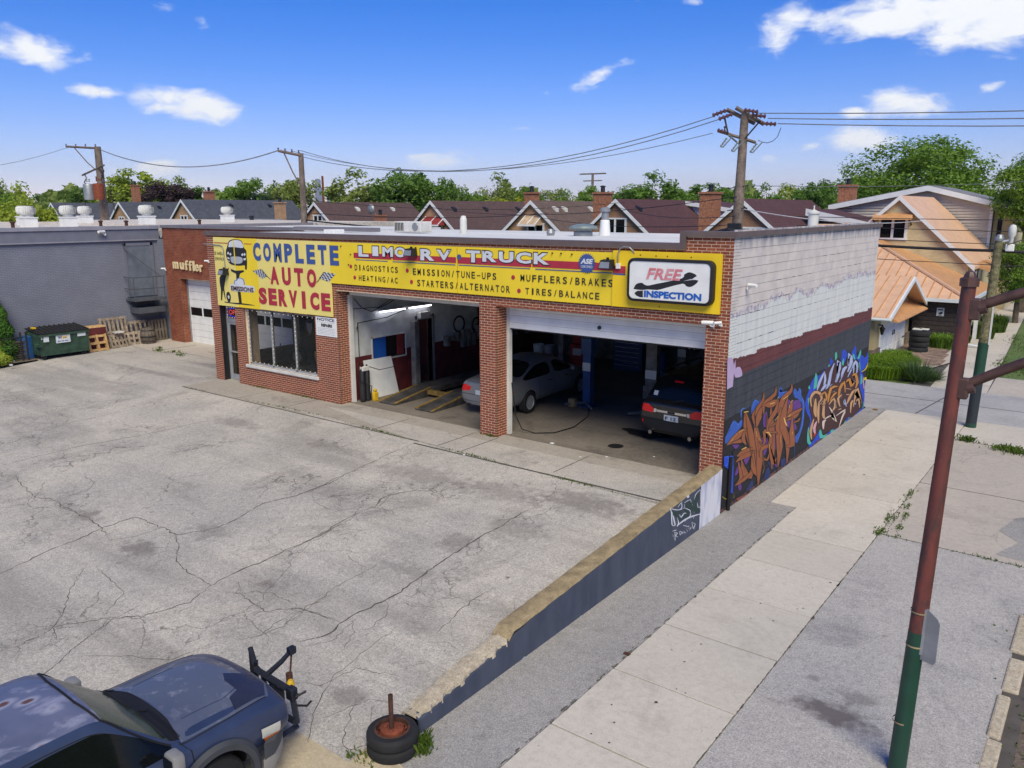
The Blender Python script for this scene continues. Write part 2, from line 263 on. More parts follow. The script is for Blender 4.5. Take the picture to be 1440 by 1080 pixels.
# ------------------------------------------------------------------ mesh helpers
class MB:
    def __init__(s): s.v = []; s.f = []; s.mi = []; s.cur = 0
    def add(s, vs, fs):
        o = len(s.v); s.v.extend([tuple(x) for x in vs]); s.f.extend([tuple(i+o for i in f) for f in fs]); s.mi.extend([s.cur]*len(fs)); return s
    def box(s, x0, x1, y0, y1, z0, z1):
        return s.add([(x0,y0,z0),(x1,y0,z0),(x1,y1,z0),(x0,y1,z0),(x0,y0,z1),(x1,y0,z1),(x1,y1,z1),(x0,y1,z1)], [(0,3,2,1),(4,5,6,7),(0,1,5,4),(1,2,6,5),(2,3,7,6),(3,0,4,7)])
    def bbox(s, x0, x1, y0, y1, z0, z1, b=.02):
        """a box with chamfered edges"""
        bm = bmesh.new(); bmesh.ops.create_cube(bm, size=1)
        for v in bm.verts: v.co = ((x0+x1)/2+v.co.x*(x1-x0), (y0+y1)/2+v.co.y*(y1-y0), (z0+z1)/2+v.co.z*(z1-z0))
        bmesh.ops.bevel(bm, geom=bm.edges[:], offset=b, segments=2, affect='EDGES', profile=.5)
        bm.verts.index_update(); s.add([v.co[:] for v in bm.verts], [[v.index for v in f.verts] for f in bm.faces]); bm.free(); return s
    def hexa(s, p):
        return s.add(p, [(0,3,2,1),(4,5,6,7),(0,1,5,4),(1,2,6,5),(2,3,7,6),(3,0,4,7)])
    def poly(s, pts): return s.add(pts, [tuple(range(len(pts)))])
    def slab(s, pts, off):
        """a flat outline given a thickness along off"""
        n = len(pts); q = [tuple(a+b for a, b in zip(p, off)) for p in pts]
        return s.add(list(pts)+q, [tuple(range(n))[::-1], tuple(range(n, 2*n))]+[(i, (i+1) % n, n+(i+1) % n, n+i) for i in range(n)])
    def tube(s, pts, r, n=8, cap=True):
        P = [Vector(p) for p in pts]; rs = r if isinstance(r, (list, tuple)) else [r]*len(P); vs = []
        prev = None
        for i, p in enumerate(P):
            d = (P[min(i+1, len(P)-1)]-P[max(i-1, 0)]).normalized()
            a = prev if prev is not None else (Vector((0, 0, 1)) if abs(d.z) < .9 else Vector((1, 0, 0)))
            x = d.cross(a).normalized() if prev is None else (prev-d*prev.dot(d)).normalized()
            prev = x; y = d.cross(x)
            for k in range(n):
                t = 2*math.pi*k/n; vs.append(p+(x*math.cos(t)+y*math.sin(t))*rs[i])
        fs = [(i*n+k, i*n+(k+1) % n, (i+1)*n+(k+1) % n, (i+1)*n+k) for i in range(len(P)-1) for k in range(n)]
        if cap: fs += [tuple(range(n))[::-1], tuple((len(P)-1)*n+k for k in range(n))]
        return s.add(vs, fs)
    def lathe(s, prof, n=24, o=(0, 0, 0), axis='z'):
        vs = []
        for r, h in prof:
            for k in range(n):
                t = 2*math.pi*k/n; a, b = r*math.cos(t), r*math.sin(t)
                p = (a, b, h) if axis == 'z' else ((h, a, b) if axis == 'x' else (a, h, b)); vs.append(tuple(x+y for x, y in zip(p, o)))
        fs = [(i*n+k, i*n+(k+1) % n, (i+1)*n+(k+1) % n, (i+1)*n+k) for i in range(len(prof)-1) for k in range(n)]
        return s.add(vs, fs)
    def obj(s, name, mat, parent=None, loc=None, smooth=False, label=None, kind=None):
        me = bpy.data.meshes.new(name); me.from_pydata(s.v, [], s.f)
        for mm in (mat if isinstance(mat, (list, tuple)) else [mat]): me.materials.append(MATS[mm] if isinstance(mm, str) else mm)
        if isinstance(mat, (list, tuple)): me.polygons.foreach_set('material_index', s.mi)
        me.validate()
        if smooth:
            me.polygons.foreach_set('use_smooth', [True]*len(me.polygons))
            try: me.set_sharp_from_angle(angle=R(38))
            except Exception: pass
        o = bpy.data.objects.new(name, me); C.objects.link(o)
        if parent is not None:
            o.parent = parent; o.location = loc if loc is not None else parent.get('_off', (0, 0, 0))
        elif loc is not None: o.location = loc
        if label: o['label'] = label
        if kind: o['kind'] = kind
        return o
def tag(o, label, cat, group=None):
    o['label'] = label; o['category'] = cat
    if group: o['group'] = group
    return o
def thing(name, label, cat, loc=(0, 0, 0), rz=0, group=None, world=False):
    """an Empty at the thing's base; with world=True its parts are given in world coordinates"""
    o = bpy.data.objects.new(name, None); C.objects.link(o); o.location = loc; o.rotation_euler = (0, 0, rz)
    o.empty_display_size = .2
    if world: OFF[o.name] = tuple(-x for x in loc)
    return tag(o, label, cat, group)
OFF = {}
_obj0 = MB.obj
def _obj(s, name, mat, parent=None, loc=None, **k):
    if parent is not None and loc is None:
        loc = OFF.get(parent.name)
        if loc is None: loc = (0, 0, 0)
    return _obj0(s, name, mat, parent, loc, **k)
MB.obj = _obj
def structure(name, mb, mat, **k):
    o = mb.obj(name, mat, **k); o['kind'] = 'structure'; return o
def inst(src, parent, loc, rot=(0, 0, 0), scale=None, name=None):
    o = src.copy(); C.objects.link(o); o.parent = parent; o.location = loc; o.rotation_euler = rot
    if scale: o.scale = scale
    return o
def copy_tree(o, parent=None):
    c = o.copy(); C.objects.link(c); c.parent = parent
    if o.name in OFF: OFF[c.name] = OFF[o.name]
    for ch in list(o.children): copy_tree(ch, c)
    return c
def text_mb(s, w, h, bold=0, shear=0, depth=0):
    """lettering as flat or raised outlines fitted to w x h in the x-z plane, origin at lower left"""
    cu = bpy.data.curves.new('t', 'FONT'); cu.body = s; cu.size = 1; cu.offset = bold; cu.extrude = depth; cu.shear = shear; cu.resolution_u = 3
    ob = bpy.data.objects.new('t', cu); C.objects.link(ob); bpy.context.view_layer.update()
    me = bpy.data.meshes.new_from_object(ob.evaluated_get(bpy.context.evaluated_depsgraph_get()))
    vs = [v.co.copy() for v in me.vertices]; fs = [tuple(p.vertices) for p in me.polygons]
    bpy.data.objects.remove(ob); bpy.data.curves.remove(cu); bpy.data.meshes.remove(me)
    if not vs: return MB()
    x0 = min(v.x for v in vs); x1 = max(v.x for v in vs); y0 = min(v.y for v in vs); y1 = max(v.y for v in vs)
    kx = w/(x1-x0) if w else h/(y1-y0); ky = h/(y1-y0)
    mb = MB(); mb.add([((v.x-x0)*kx, -v.z, (v.y-y0)*ky) for v in vs], fs); return mb
def lotz(y, x=0):
    return 0 if y > -1.6 else max(-.665, -.0742*(-1.6-y))
# paint strokes of the murals, the tag and the painted signs: colour, coat, outline
TR = {'g1':[('blue',1,'10 214 14 4 14 6 14 6 10 10 8 12 10 8 12 4 14 -2 12 -2 8 -6 6 -8 8 -4 14 4 18 6 14 2 8 -6 6 -12 -4 -12 -18 -8 -26 -6 -26 -6 -20 -8 -18 -6 -18 -6 -20 -4 -18 0 -16 2 -6 8 0 12'),('blue',1,'298 284 4 10 6 8 6 6 12 4 12 4 12 0 10 -6 10 -6 12 -6 14 0 14 2 8 0 2 -8 -4 -10 -8 -8 -16 -4 -22 -4 -18 -4 -16 -6 -14 -6 -12 0 -6 8 -4 14'),('blue',1,'656 278 2 12 2 12 6 8 10 4 12 0 10 -4 8 -8 4 -10 10 -8 24 -4 28 -2 18 -2 4 -4 -8 -6 -10 -4 -14 -2 -18 2 -18 0 -18 -2 -18 -4 -14 0 -8 6 -6 8'),('blue',1,'884 248 2 8 4 10 8 4 18 -8 24 -14 18 -8 8 4 2 10 4 6 14 -6 16 -8 12 -10 2 -10 -6 -10 2 -10 16 -12 22 -10 18 -14 12 -18 6 -22 6 -22 2 -26 0 -28 -4 -22 -8 -14 -10 -10 -12 -8 -12 -16 -14 -16 -12 -12 -14 -4 -12 2 -12 6 -10 10 -8 14 0 10 16 6 24 4 22 8 14 16 10 18 6 18 2 16 0 18 -2 16 -2 18 -4 16 -10 14 -22 14 -28 14 -26 12 -18 6 -16 4 -14 4 -12 10 -12 10'),('skyblue',3,'184 260 -2 22 2 16 20 2 30 -4 -2 2 -32 6 -28 -2 0 -18 8 -24'),('skyblue',3,'12 204 36 30 34 26 20 4 14 -4 18 -14 22 -14 20 6 18 8 -2 2 -20 -10 -18 -2 -14 10 -20 14 -22 8 -22 -6 -32 -26 -34 -32'),('skyblue',3,'308 266 8 18 10 16 16 8 16 2 16 -10 12 -12 -8 -2 -16 -2 0 -2 20 2 12 4 -12 12 -24 12 -22 0 -16 -10 -8 -16 -6 -20'),('skyblue',3,'676 268 -2 24 4 16 12 -10 30 -20 36 -4 36 0 -2 0 -36 2 -30 6 -26 16 -28 14 -2 -18 6 -26'),('skyblue',3,'908 224 -2 26 2 16 20 -14 32 -20 22 10 8 10 4 -14 12 -26 30 -20 30 -26 12 -36 2 -38 -6 -38 -14 -36 -20 -28 -24 -18 -26 12 -24 4 6 -48 14 -64 2 -2 -12 66 -6 48 18 -6 34 -14 26 18 22 30 16 34 6 38 -2 40 -12 36 -30 26 -32 22 -10 24 -12 18 -20 -10 -14 -10 -26 18 -28 16 -4 -16 4 -26'),('purple',1,'738 204 20 8 20 10 22 4 24 -2 24 -10 28 -8 36 -4 42 -4 34 -6 24 -16 18 -18 6 -14 -10 -6 -22 -2 -22 -6 -18 -12 -20 -14 -8 -14 14 -18 22 -18 12 -12 -8 -8 -20 -2 -26 2 -30 12 -36 16 -32 20 -28 24 -22 26 -18 24 -12 18 -8 14'),('purple',1,'464 212 14 8 14 8 14 -2 12 -18 10 -26 22 -22 52 -14 66 -10 52 -12 22 -20 8 -24 0 -24 0 -26 -4 -26 -16 -16 -32 2 -40 14 -34 22 -26 32 -20 40 -22 32 -30 14 -30 6 -22 10 -10 16 0 18'),('purple',1,'424 96 26 6 24 6 24 0 22 -10 20 -16 12 -16 4 -16 -2 -16 -10 -12 -16 -12 -20 -8 -22 0 -20 10 -20 18 -14 20 -6 14 -2 16'),('purple',1,'94 158 32 -6 32 -8 18 -6 -4 -6 -16 -4 -18 0 -14 8 -16 10'),('purple',1,'236 64 24 4 24 6 20 0 14 -4 10 -8 0 -10 -12 -12 -20 -14 -18 -6 -16 10 -14 16'),('navy',1,'522 -114 18 18 20 20 16 6 20 -10 16 -24 6 -18 -8 -8 -18 -4 -20 0 -16 4 -16 8'),('navy',1,'298 -108 24 10 24 12 20 4 14 -8 8 -16 -2 -10 -20 -4 -30 0 -22 2 -10 2 -4 4'),('purple',1,'192 -56 12 0 12 0 10 -2 8 -8 4 -12 0 -8 -8 -4 -12 0 -10 4 -6 8 -6 10'),('purple',1,'142 6 16 20 18 18 12 10 10 -4 8 -10 0 -12 -8 -12 -14 -10 -14 -6 -10 -2 -8 4'),('navy',1,'572 -44 24 -2 24 -2 18 -8 16 -16 10 -20 0 -12 -12 0 -20 10 -20 10 -14 12 -14 14'),('purple',1,'640 -62 18 0 18 -2 14 -4 14 -16 12 -18 0 -10 -18 10 -30 20'),('navy',1,'760 -80 32 -2 32 -4 26 -4 16 -10 10 -12 -2 -10 -24 -4 -34 -2 -30 4 -12 12 -6 16'),('ink',2,'216 284 -8 -30 0 -36 42 -56 46 -62 62 -66 60 -68 28 -6 -18 62 -20 62 -50 64 -44 56 -40 40 -34 36'),('brown',3,'222 284 -8 -30 0 -36 42 -58 46 -62 62 -66 62 -68 12 -2 -18 62 -20 60 -50 66 -42 54 -40 42 -34 36'),('ink',2,'40 168 44 -4 48 -2 48 6 42 6 18 8 16 8 -12 10 -34 6 -42 6 -46 -8 -46 -8 -24 -10 -24 -10'),('brown',3,'36 170 44 -4 48 -2 46 8 44 6 18 8 16 6 -4 4 -34 8 -42 4 -46 -6 -46 -8 -24 -10 -24 -10'),('ink',2,'82 166 60 -14 54 -10 32 -2 18 6 -8 8 -30 8 -30 6 -48 4 -54 2'),('brown',3,'80 168 62 -14 52 -10 32 0 18 4 -2 4 -30 8 -32 4 -50 4 -52 2'),('ink',2,'220 194 -22 -14 -6 -20 26 -22 36 -20 16 0 -10 18 -10 14 -4 16 -8 22'),('brown',3,'226 192 -22 -14 -4 -20 22 -20 38 -20 4 0 -10 18 -10 14 -4 18 -8 22'),('ink',2,'162 84 62 -12 52 -4 44 0 38 10 -12 10 -62 14 -54 6 -44 -4 -36 -10'),('brown',3,'160 88 60 -12 52 -6 44 2 38 8 -4 4 -62 14 -56 6 -44 -2 -34 -10'),('ink',2,'154 60 36 -2 42 -4 62 -4 64 -6 30 4 18 4 -10 10 -32 6 -38 8 -64 4 -66 4 -34 -6 -22 -8'),('brown',3,'150 64 36 -2 42 -4 62 -6 64 -4 30 2 18 6 -2 2 -32 6 -38 8 -64 6 -66 4 -32 -8 -24 -8'),('ink',2,'204 60 6 -36 10 -36 52 -36 92 -26 18 26 -2 28 -22 10 -36 -16 -24 0 24 -4 -18 12 -38 32 -40 42'),('brown',3,'210 60 6 -36 10 -36 50 -34 84 -24 16 24 -2 30 -10 4 -34 -16 -26 -2 14 -2 -20 14 -40 34 -38 42'),('ink',2,'166 58 20 -46 14 -36 -14 -8 -28 -6 10 -10 54 -8 38 14 -28 46 -48 52'),('brown',3,'172 58 20 -48 14 -36 -16 -8 -28 -8 2 -2 52 -8 36 12 -26 44 -48 54'),('ink',2,'156 -52 60 -6 62 -2 66 8 64 12 -14 10 -82 -2 -70 -2 -52 -4 -44 -6'),('brown',3,'152 -48 60 -8 60 0 68 6 64 14 -4 2 -84 0 -70 -4 -52 -2 -46 -6'),('ink',2,'330 240 8 -40 10 -44 24 -52 28 -54 4 -42 4 -44 18 -46 18 -44 24 -8 10 38 12 36 12 40 -4 48 -30 58 -44 58 -38 48 -34 44'),('brown',3,'336 238 8 -40 10 -42 26 -54 28 -54 2 -42 6 -44 16 -46 18 -46 10 -2 12 38 10 38 14 38 -4 48 -32 58 -44 58 -36 46 -34 44'),('ink',2,'440 334 -8 -20 -14 -16 -38 -12 -40 -14 -28 -12 -10 -20 22 -30 32 -32 18 -2 -16 30 -6 24 16 8 24 10 42 14 34 18 0 26 -8 24'),('brown',3,'446 334 -6 -22 -16 -16 -38 -14 -40 -12 -28 -12 -10 -18 24 -30 32 -32 4 -2 -16 30 -6 24 16 10 24 10 42 14 32 20 2 24 -10 24'),('ink',2,'428 272 -40 -16 -24 -20 -4 -28 10 -32 22 -6 30 20 18 24 10 22 0 28'),('brown',3,'434 268 -38 -14 -26 -20 -4 -28 12 -32 6 -2 30 20 20 24 10 24 -2 26'),('ink',2,'602 334 -6 -18 -16 -14 -50 -4 -56 -6 -34 -10 -10 -16 12 -24 18 -24 20 -4 -2 22 4 16 16 8 24 6 54 6 54 12 4 22 -10 24'),('brown',3,'610 332 -6 -18 -18 -14 -52 -6 -56 -6 -32 -8 -10 -16 12 -22 20 -26 6 0 -4 22 4 16 18 8 24 6 54 6 52 12 4 22 -10 22'),('ink',2,'466 258 60 -18 64 -10 50 6 28 16 -16 10 -66 8 -46 4 -38 0 -42 -6'),('brown',3,'464 262 60 -20 62 -10 50 6 28 16 -8 4 -66 10 -46 2 -40 0 -44 -4'),('ink',2,'548 240 -6 -42 -4 -48 16 -60 14 -62 28 -60 24 -60 26 -8 12 52 8 52 -16 64 -16 62 -32 56 -30 50'),('brown',3,'554 240 -4 -44 -4 -48 16 -60 14 -62 28 -60 24 -60 10 -4 12 52 8 52 -14 64 -18 62 -32 54 -30 52'),('ink',2,'648 262 -16 -24 -26 -22 -52 -20 -52 -22 14 -24 30 -20 20 0 -8 12 8 10 46 18 58 24 6 32 -6 30'),('brown',3,'656 260 -18 -24 -26 -22 -52 -22 -50 -20 14 -24 30 -18 4 0 -6 14 6 10 48 20 56 22 6 32 -6 30'),('ink',2,'834 304 -4 -16 -14 -10 -58 -6 -66 -12 -26 -26 -10 -30 2 -28 -2 -22 -44 -8 -64 -6 14 -10 76 -2 70 4 28 24 4 28 8 26 18 22 52 10 54 14 2 24 -16 20'),('brown',3,'842 304 -4 -18 -14 -12 -60 -4 -66 -12 -24 -26 -10 -30 2 -28 -2 -22 -48 -10 -64 -4 6 -4 76 -2 68 4 26 22 4 28 8 26 20 22 52 12 52 12 2 22 -16 22'),('ink',2,'698 212 -36 -38 -26 -44 18 -58 20 -58 20 -58 16 -60 28 -8 24 48 20 52 -24 62 -18 56 -12 50 -4 48'),('brown',3,'706 210 -36 -38 -26 -44 18 -58 20 -58 20 -58 16 -60 12 -4 24 50 20 50 -24 62 -18 56 -12 50 -4 50'),('ink',2,'784 244 -36 -28 -32 -30 -18 -38 8 -48 46 -48 50 -46 26 -60 18 -66 28 -8 16 58 6 58 -40 52 -40 42 -8 40 -2 40 0 38 6 36'),('brown',3,'792 240 -36 -26 -32 -30 -20 -38 10 -48 44 -46 54 -48 26 -60 16 -66 12 -4 16 58 6 58 -38 52 -42 40 -8 42 -2 42 0 36 6 36'),('ink',2,'862 216 -34 -20 -20 -20 -6 -12 4 -14 22 -10 38 0 24 10 6 26 -10 34'),('brown',3,'870 214 -34 -22 -20 -20 -6 -12 4 -14 8 -2 36 0 24 8 6 26 -10 34'),('ink',2,'808 130 64 -12 64 -4 68 2 62 12 -18 12 -92 8 -74 4 -48 -2 -38 -8'),('brown',3,'804 134 64 -12 64 -6 66 4 62 12 -6 4 -92 8 -74 4 -50 -2 -38 -8'),('ink',2,'794 116 82 -10 74 -6 42 4 20 10 -16 10 -42 2 -40 -2 -62 2 -68 0'),('brown',3,'790 120 82 -12 74 -6 40 6 20 10 -4 2 -42 2 -42 0 -62 0 -68 0'),('ink',2,'906 80 54 -8 48 -4 24 8 8 10 -20 6 -20 -4 -18 -2 -38 0 -46 2'),('brown',3,'902 84 54 -8 46 -4 22 6 6 10 -2 2 -20 -4 -20 -4 -40 2 -46 0'),('ink',2,'880 126 -12 -42 -12 -40 20 -44 8 -24 -10 0 -56 8 0 -8 70 -24 86 -10 -2 38 -20 44 -24 46 -22 50'),('brown',3,'888 124 -12 -42 -12 -40 20 -44 8 -24 -16 -2 -58 10 0 -4 68 -22 80 -10 -2 36 -22 44 -22 46 -22 50'),('ink',2,'416 96 26 -18 32 -16 36 -2 14 12 -6 26 -4 22 -4 -2 26 -14 22 -18 0 -16 -12 -12 -38 2 -56 2 -18 -20 12 -28 52 -30 66 -22 28 14 4 20 -4 20 -8 20 -22 4 4 -18 -2 -16 -10 -18 -10 -6 -24 10 -28 18 0 14 10 12 38 -2 58 -4 24 20 -2 26 -34 30 -46 24 -52 14 -28 -8 10 -28 12 -24 -6 -8 0 -4 -18 8 -28 18'),('brown',3,'422 96 24 -16 28 -16 28 0 16 10 -8 26 -4 22 4 0 4 -2 28 -16 24 -18 0 -18 -14 -14 -40 4 -54 2 -18 -20 12 -28 48 -28 60 -18 24 12 4 20 -4 20 -8 20 -6 0 2 -18 0 -16 -10 -18 -16 -8 -30 14 -30 18 -2 16 12 14 40 -4 56 -2 22 18 -2 26 -32 28 -42 24 -46 12 -26 -8 12 -26 10 -26 -4 -10 -10 -2 -20 10 -28 16'),('ink',2,'344 70 -16 -36 4 -40 32 -36 50 -32 20 -2 -12 26 -14 28 -16 40 -26 48'),('brown',3,'352 68 -16 -36 2 -40 32 -36 50 -30 6 -2 -10 26 -16 28 -16 40 -26 48'),('ink',2,'470 40 42 -104 20 -4 -42 104'),('brown',3,'478 38 40 -104 6 0 -42 102'),('ink',2,'542 68 32 -76 40 -64 80 -12 4 30 -22 8 -34 -16 28 -14 -44 58 -64 82'),('brown',3,'550 68 32 -78 38 -62 66 -8 4 30 -6 2 -34 -16 14 -12 -46 60 -64 82'),('ink',2,'502 210 0 -44 14 -42 68 -28 58 -10 18 -8 22 -8 14 2 -16 12 -36 16 -56 10 -36 12 -20 38 -12 46'),('brown',3,'508 208 2 -44 12 -40 64 -24 56 -12 24 -8 22 -10 2 0 -16 12 -30 16 -56 10 -42 14 -22 38 -12 48'),('dbrown',4,'228 272 24 -72 32 -72 46 -72 56 -76 2 0 -46 74 -44 72 -34 72 -32 74'),('dbrown',4,'382 156 58 -144 2 0 -56 144'),('dbrown',4,'588 140 38 -168 2 0 -38 168'),('dbrown',4,'700 116 30 -140 4 0 -32 140'),('dbrown',4,'812 78 44 -82 4 -2 -44 84'),('dbrown',4,'188 152 42 -2 -2 0 -40 2'),('dbrown',4,'472 256 110 -16 -112 16'),('dbrown',4,'822 126 182 0 -2 0 -180 0'),('dbrown',4,'224 42 58 -62 2 0 -58 62'),('gold',5,'206 282 56 -8 -2 4 -56 8'),('gold',5,'72 178 70 22 -4 0 -68 -20'),('gold',5,'162 200 60 0 -4 2 -60 0'),('gold',5,'542 254 64 -4 -4 4 -64 4'),('gold',5,'722 244 76 2 -4 4 -76 -4'),('gold',5,'840 204 46 6 -6 2 -46 -6'),('gold',5,'832 178 4 18 -6 2 -6 -18'),('gold',5,'628 154 44 14 -6 2 -42 -14'),('gold',5,'754 146 12 -20 16 -18 18 -12 20 -12 4 0 -10 10 -14 14 -18 18 -22 20'),('gold',5,'502 124 24 -8 20 -6 20 -14 20 -14 4 0 -14 14 -20 16 -28 8 -26 6'),('gold',5,'412 116 50 -28 2 0 -50 28'),('gold',5,'206 108 60 -4 -6 6 -58 2'),('gold',5,'568 50 14 -32 4 0 -14 32'),('gold',5,'726 56 10 -38 4 -2 -10 38'),('gold',5,'910 20 6 14 -6 2 -6 -14'),('gold',5,'374 158 16 -32 4 0 -16 32'),('gold',5,'832 132 34 6 -6 2 -34 -4'),('gold',5,'644 262 16 8 -6 2 -14 -8'),('gold',5,'422 204 14 14 -2 0 -16 -14'),('gold',5,'512 -64 -12 -20 2 0 12 20'),('ink',6,'248 116 100 -2 -2 0 -98 2'),('ink',6,'380 306 -28 -28 -14 -34 24 -52 40 -56 -36 56 -22 50 12 34 24 30'),('ink',6,'482 230 38 -76 -36 76'),('ink',6,'638 200 -46 -8 48 8'),('ink',6,'742 178 -20 -66 0 -2 20 68'),('ink',6,'280 86 -66 -16 68 16'),('ink',6,'480 38 36 -38 2 0 -38 38'),('royal',2,'2 128 106 -22 8 -54 -36 4 -2 -58 -22 58 -48 28'),('royal',2,'74 72 44 -10 10 -138 -32 14'),('skyblue',5,'10 120 22 0 12 -4 4 -18 -4 -16 -10 -2 -12 2 0 -2 16 -4 14 2 4 18 -4 20 -22 6 -20 0'),('skyblue',5,'88 102 2 -16 2 -18 -2 -22 -4 -24 2 0 8 22 4 22 -2 18 -8 16'),('yellow',5,'8 -56 20 -14 22 -12 18 0 14 4 0 2 -18 -4 -14 0 -18 10 -22 14'),('yellow',5,'140 -68 4 -36 2 0 -6 34'),('ink',5,'96 128 16 -2 14 -2 12 -4 8 -4 4 -4 2 -6 2 -6 0 -6 -4 -2 -12 0 -16 6 -14 6 -6 8 -4 8'),('rust',2,'174 -114 126 -16 90 -8 0 -10 -100 2 -100 12'),],
